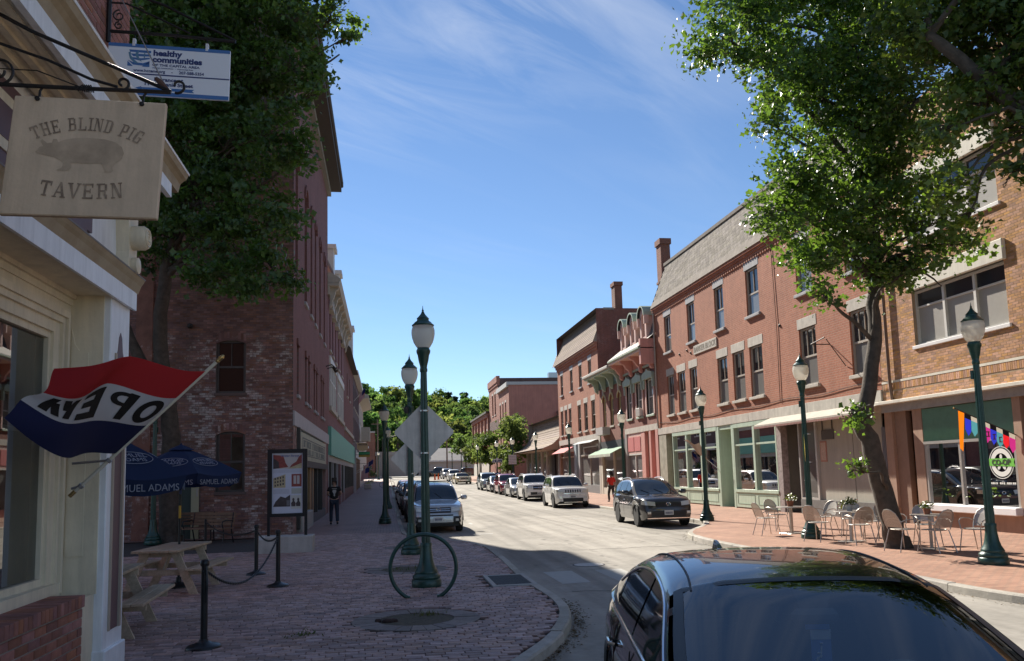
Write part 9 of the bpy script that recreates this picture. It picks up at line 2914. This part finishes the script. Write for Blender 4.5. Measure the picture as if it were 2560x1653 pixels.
# red bicycle
r = root("bicycle", (.1, 92, gz(92)), rad(12), label="red bicycle standing at the far end of the shaded pavement", cat="bicycle")
for x in (-.52, .52):
	n = 24
	MB().tube([(x + .33 * math.cos(2 * math.pi * k / n), 0, .34 + .33 * math.sin(2 * math.pi * k / n)) for k in range(n)], .02, 6, closed=True).build("wheel", m_tyre, r)
m_bred = mat("bike_red", (.55, .03, .03), .4)
MB().tube([(-.52, 0, .34), (-.12, 0, .32), (.38, 0, .82), (-.2, 0, .78), (-.12, 0, .32)], .022, 6).tube([(.52, 0, .34), (.36, 0, .95)], .02, 6).tube([(-.52, 0, .34), (-.2, 0, .78)], .016, 6).build("frame", m_bred, r)
MB().bbox(-.34, -.08, -.07, .07, .88, .94, .03).build("saddle", m_trim, r)
MB().tube([(.36, -.26, 1.0), (.36, 0, .98), (.36, .26, 1.0)], .016, 6).build("handlebar", m_trim, r)
MB().tube([(-.2, 0, .78), (-.22, 0, .9)], .015, 5).build("seat_post", m_trim, r)
# hanging shop signs on the shaded side
r = root("hanging_sign", (LX, 76, 4.3), world=True, label="tan hanging sign with rounded foot lettered VINTAGE", cat="sign")
pts = [(-1.62, 4.95), (-2.62, 4.95), (-2.62, 4.45), (-2.5, 4.28), (-2.3, 4.2), (-1.94, 4.2), (-1.74, 4.28), (-1.62, 4.45)]
MB().prism(pts, 75.97, 76.03, lambda a, c, h: (a, h, c)).build("board", mat("tan_sign", (.45, .32, .19), .7), r)
text("lettering", "VINTAGE", mat("sign_brown_ink", (.06, .04, .03), .7), r, .2, frameM((-2.12, 75.955, 4.78), (1, 0, 0), (0, 0, 1)), off=.006)
MB().tube([(LX, 76, 5.05), (-1.55, 76, 5.05)], .025, 6).build("bracket", m_iron, r)
for z0_, z1_, c in ((3.92, 4.16, (.03, .22, .1)), (3.68, 3.88, (.3, .2, .03))):
	rr = root("shop_sign", (LX, 78, z0_), world=True, label="green hanging shop sign under the tan one" if z0_ > 3.9 else "yellow and black hanging shop sign under the green one", cat="sign")
	MB().box(-2.55, -1.5, 77.97, 78.03, z0_, z1_).build("board", mat("board_%d" % int(z0_ * 100), c, .6), rr)
	MB().tube([(LX, 78, z1_ + .02), (-1.5, 78, z1_ + .02)], .02, 5).build("bracket", m_iron, rr)
# two national flags on the shaded side
m_stw, m_str, m_stb = clothmat("flag_stripe_white", (.6, .58, .58), .35), clothmat("flag_stripe_red", (.45, .04, .05), .35), clothmat("flag_canton", (.03, .04, .16), .2)

def us_flag(p, d, L_, lab):
	p, d = Vector(p), Vector(d).normalized()
	r = root("striped_flag", tuple(p), world=True, label=lab, cat="flag")
	e = p + d * L_
	MB().tube([p, e], .02, 6).build("pole", m_frame_w, r)
	H_ = L_ * .5; fl = 1.25
	f = lambda s, t: e - d * (H_ * (1 - t)) + Vector((-.1 * s, -.35 * s, -fl * s * .8 + .05 * math.sin(6 * s + 3 * t)))
	for k in range(13):
		MB().grid(8, 1, lambda a, c, k=k: f(a, (k + c) / 13)).build("stripe", m_str if k % 2 == 0 else m_stw, r)
	MB().grid(4, 4, lambda a, c: f(a * .4, 6 / 13 + c * 7 / 13) + Vector((0, -.015, 0))).build("canton", m_stb, r)

us_flag((LX, 84, 2.3), (1.35, -.2, .95), 2.2, "upper striped national flag on a slanting pole over the shaded pavement")
us_flag((LX, 80, 2.1), (1.2, -.2, .5), 1.6, "lower striped national flag hanging over the shaded pavement")
us_flag((LX, 80, 9.2), (.9, -.3, 1.0), 1.7, "striped national flag high on the dark fronted house")
r = root("hanging_basket", (-1.5, 82, 2.4), label="dark leafy hanging basket below the striped flags", cat="plant")
v, F, rn = leaf_cloud(np.random.default_rng(5), [(0, 0, 0, .55), (.2, 0, -.5, .4), (.1, 0, -.9, .3)], 700, .12, .2, 14)
obj("foliage", raw_mesh("foliage", v, F, m_leafL, rn), None, r)
MB().tube([(-1.5, 0, .8), (0, 0, .7), (0, 0, .1)], .02, 5).build("bracket", m_iron, r)
# planter box with yellow flowers and far shop pots
r = root("flower_planter", (-1.9, 88, gz(88)), label="low planter with yellow flowers on the far shaded pavement", cat="planter")
MB().bbox(-.4, .4, -.9, .9, 0, .5, .03).build("box", m_conc, r)
v, F, rn = leaf_cloud(np.random.default_rng(6), [(0, -.5, .6, .3), (0, .4, .6, .3)], 500, .1, .15, 10)
obj("foliage", raw_mesh("foliage", v, F, leafmat("planter_leaf", (.2, .24, .03), (.5, .5, .04)), rn), None, r)
# bins and a red banner across the street
for i, (nm, x, y, c, lab) in enumerate((("blue_bin", 13.2, 96, (.05, .07, .4), "blue bin on the far sunny pavement"), ("brown_crate", 13.0, 101, (.35, .16, .08), "brown crate on the far sunny pavement"))):
	r = root(nm, (x, y, gz(y)), label=lab, cat="bin")
	MB().lathe([(.34, 0), (.4, 1.0), (.43, 1.02), (.43, 1.1), (.3, 1.25), (0, 1.3)], 14).build("body", mat("bin_%d" % i, c, .6), r, smooth=True, angle=30)
r = root("red_banner", (11.6, 99, gz(99)), label="dark red banner on a post by the young street trees", cat="banner")
MB().lathe([(.05, 0), (.05, 5)], 8).build("post", m_iron, r)
MB().box(.06, .8, -.02, .02, 3.0, 4.7).build("cloth", mat("banner_red", (.22, .02, .03), .8), r)

for nm_ in ("barker_brick", "granite_trim", "salmon_brick", "salmon_render", "dark_red_brick", "front_brick", "maroon_brick", "mansard_side_brick", "tan_stone", "mint_paint", "pink_paint", "granite_grey_lintel", "concrete", "cream_lintel", "painted_board"):
	if nm_ in MATS:
		streaks(MATS[nm_])
for nm_ in ("tavern_cream", "tavern_white", "weathered_board", "sign_back_aluminium"):
	streaks(MATS[nm_], .8, 1.05, (9, 9, .9), .4, .75)
for nm_ in ("picnic_wood", "picnic_wood_edge"):
	streaks(MATS[nm_], .7, 1.1, (24, 1.2, 24), .3, .7)
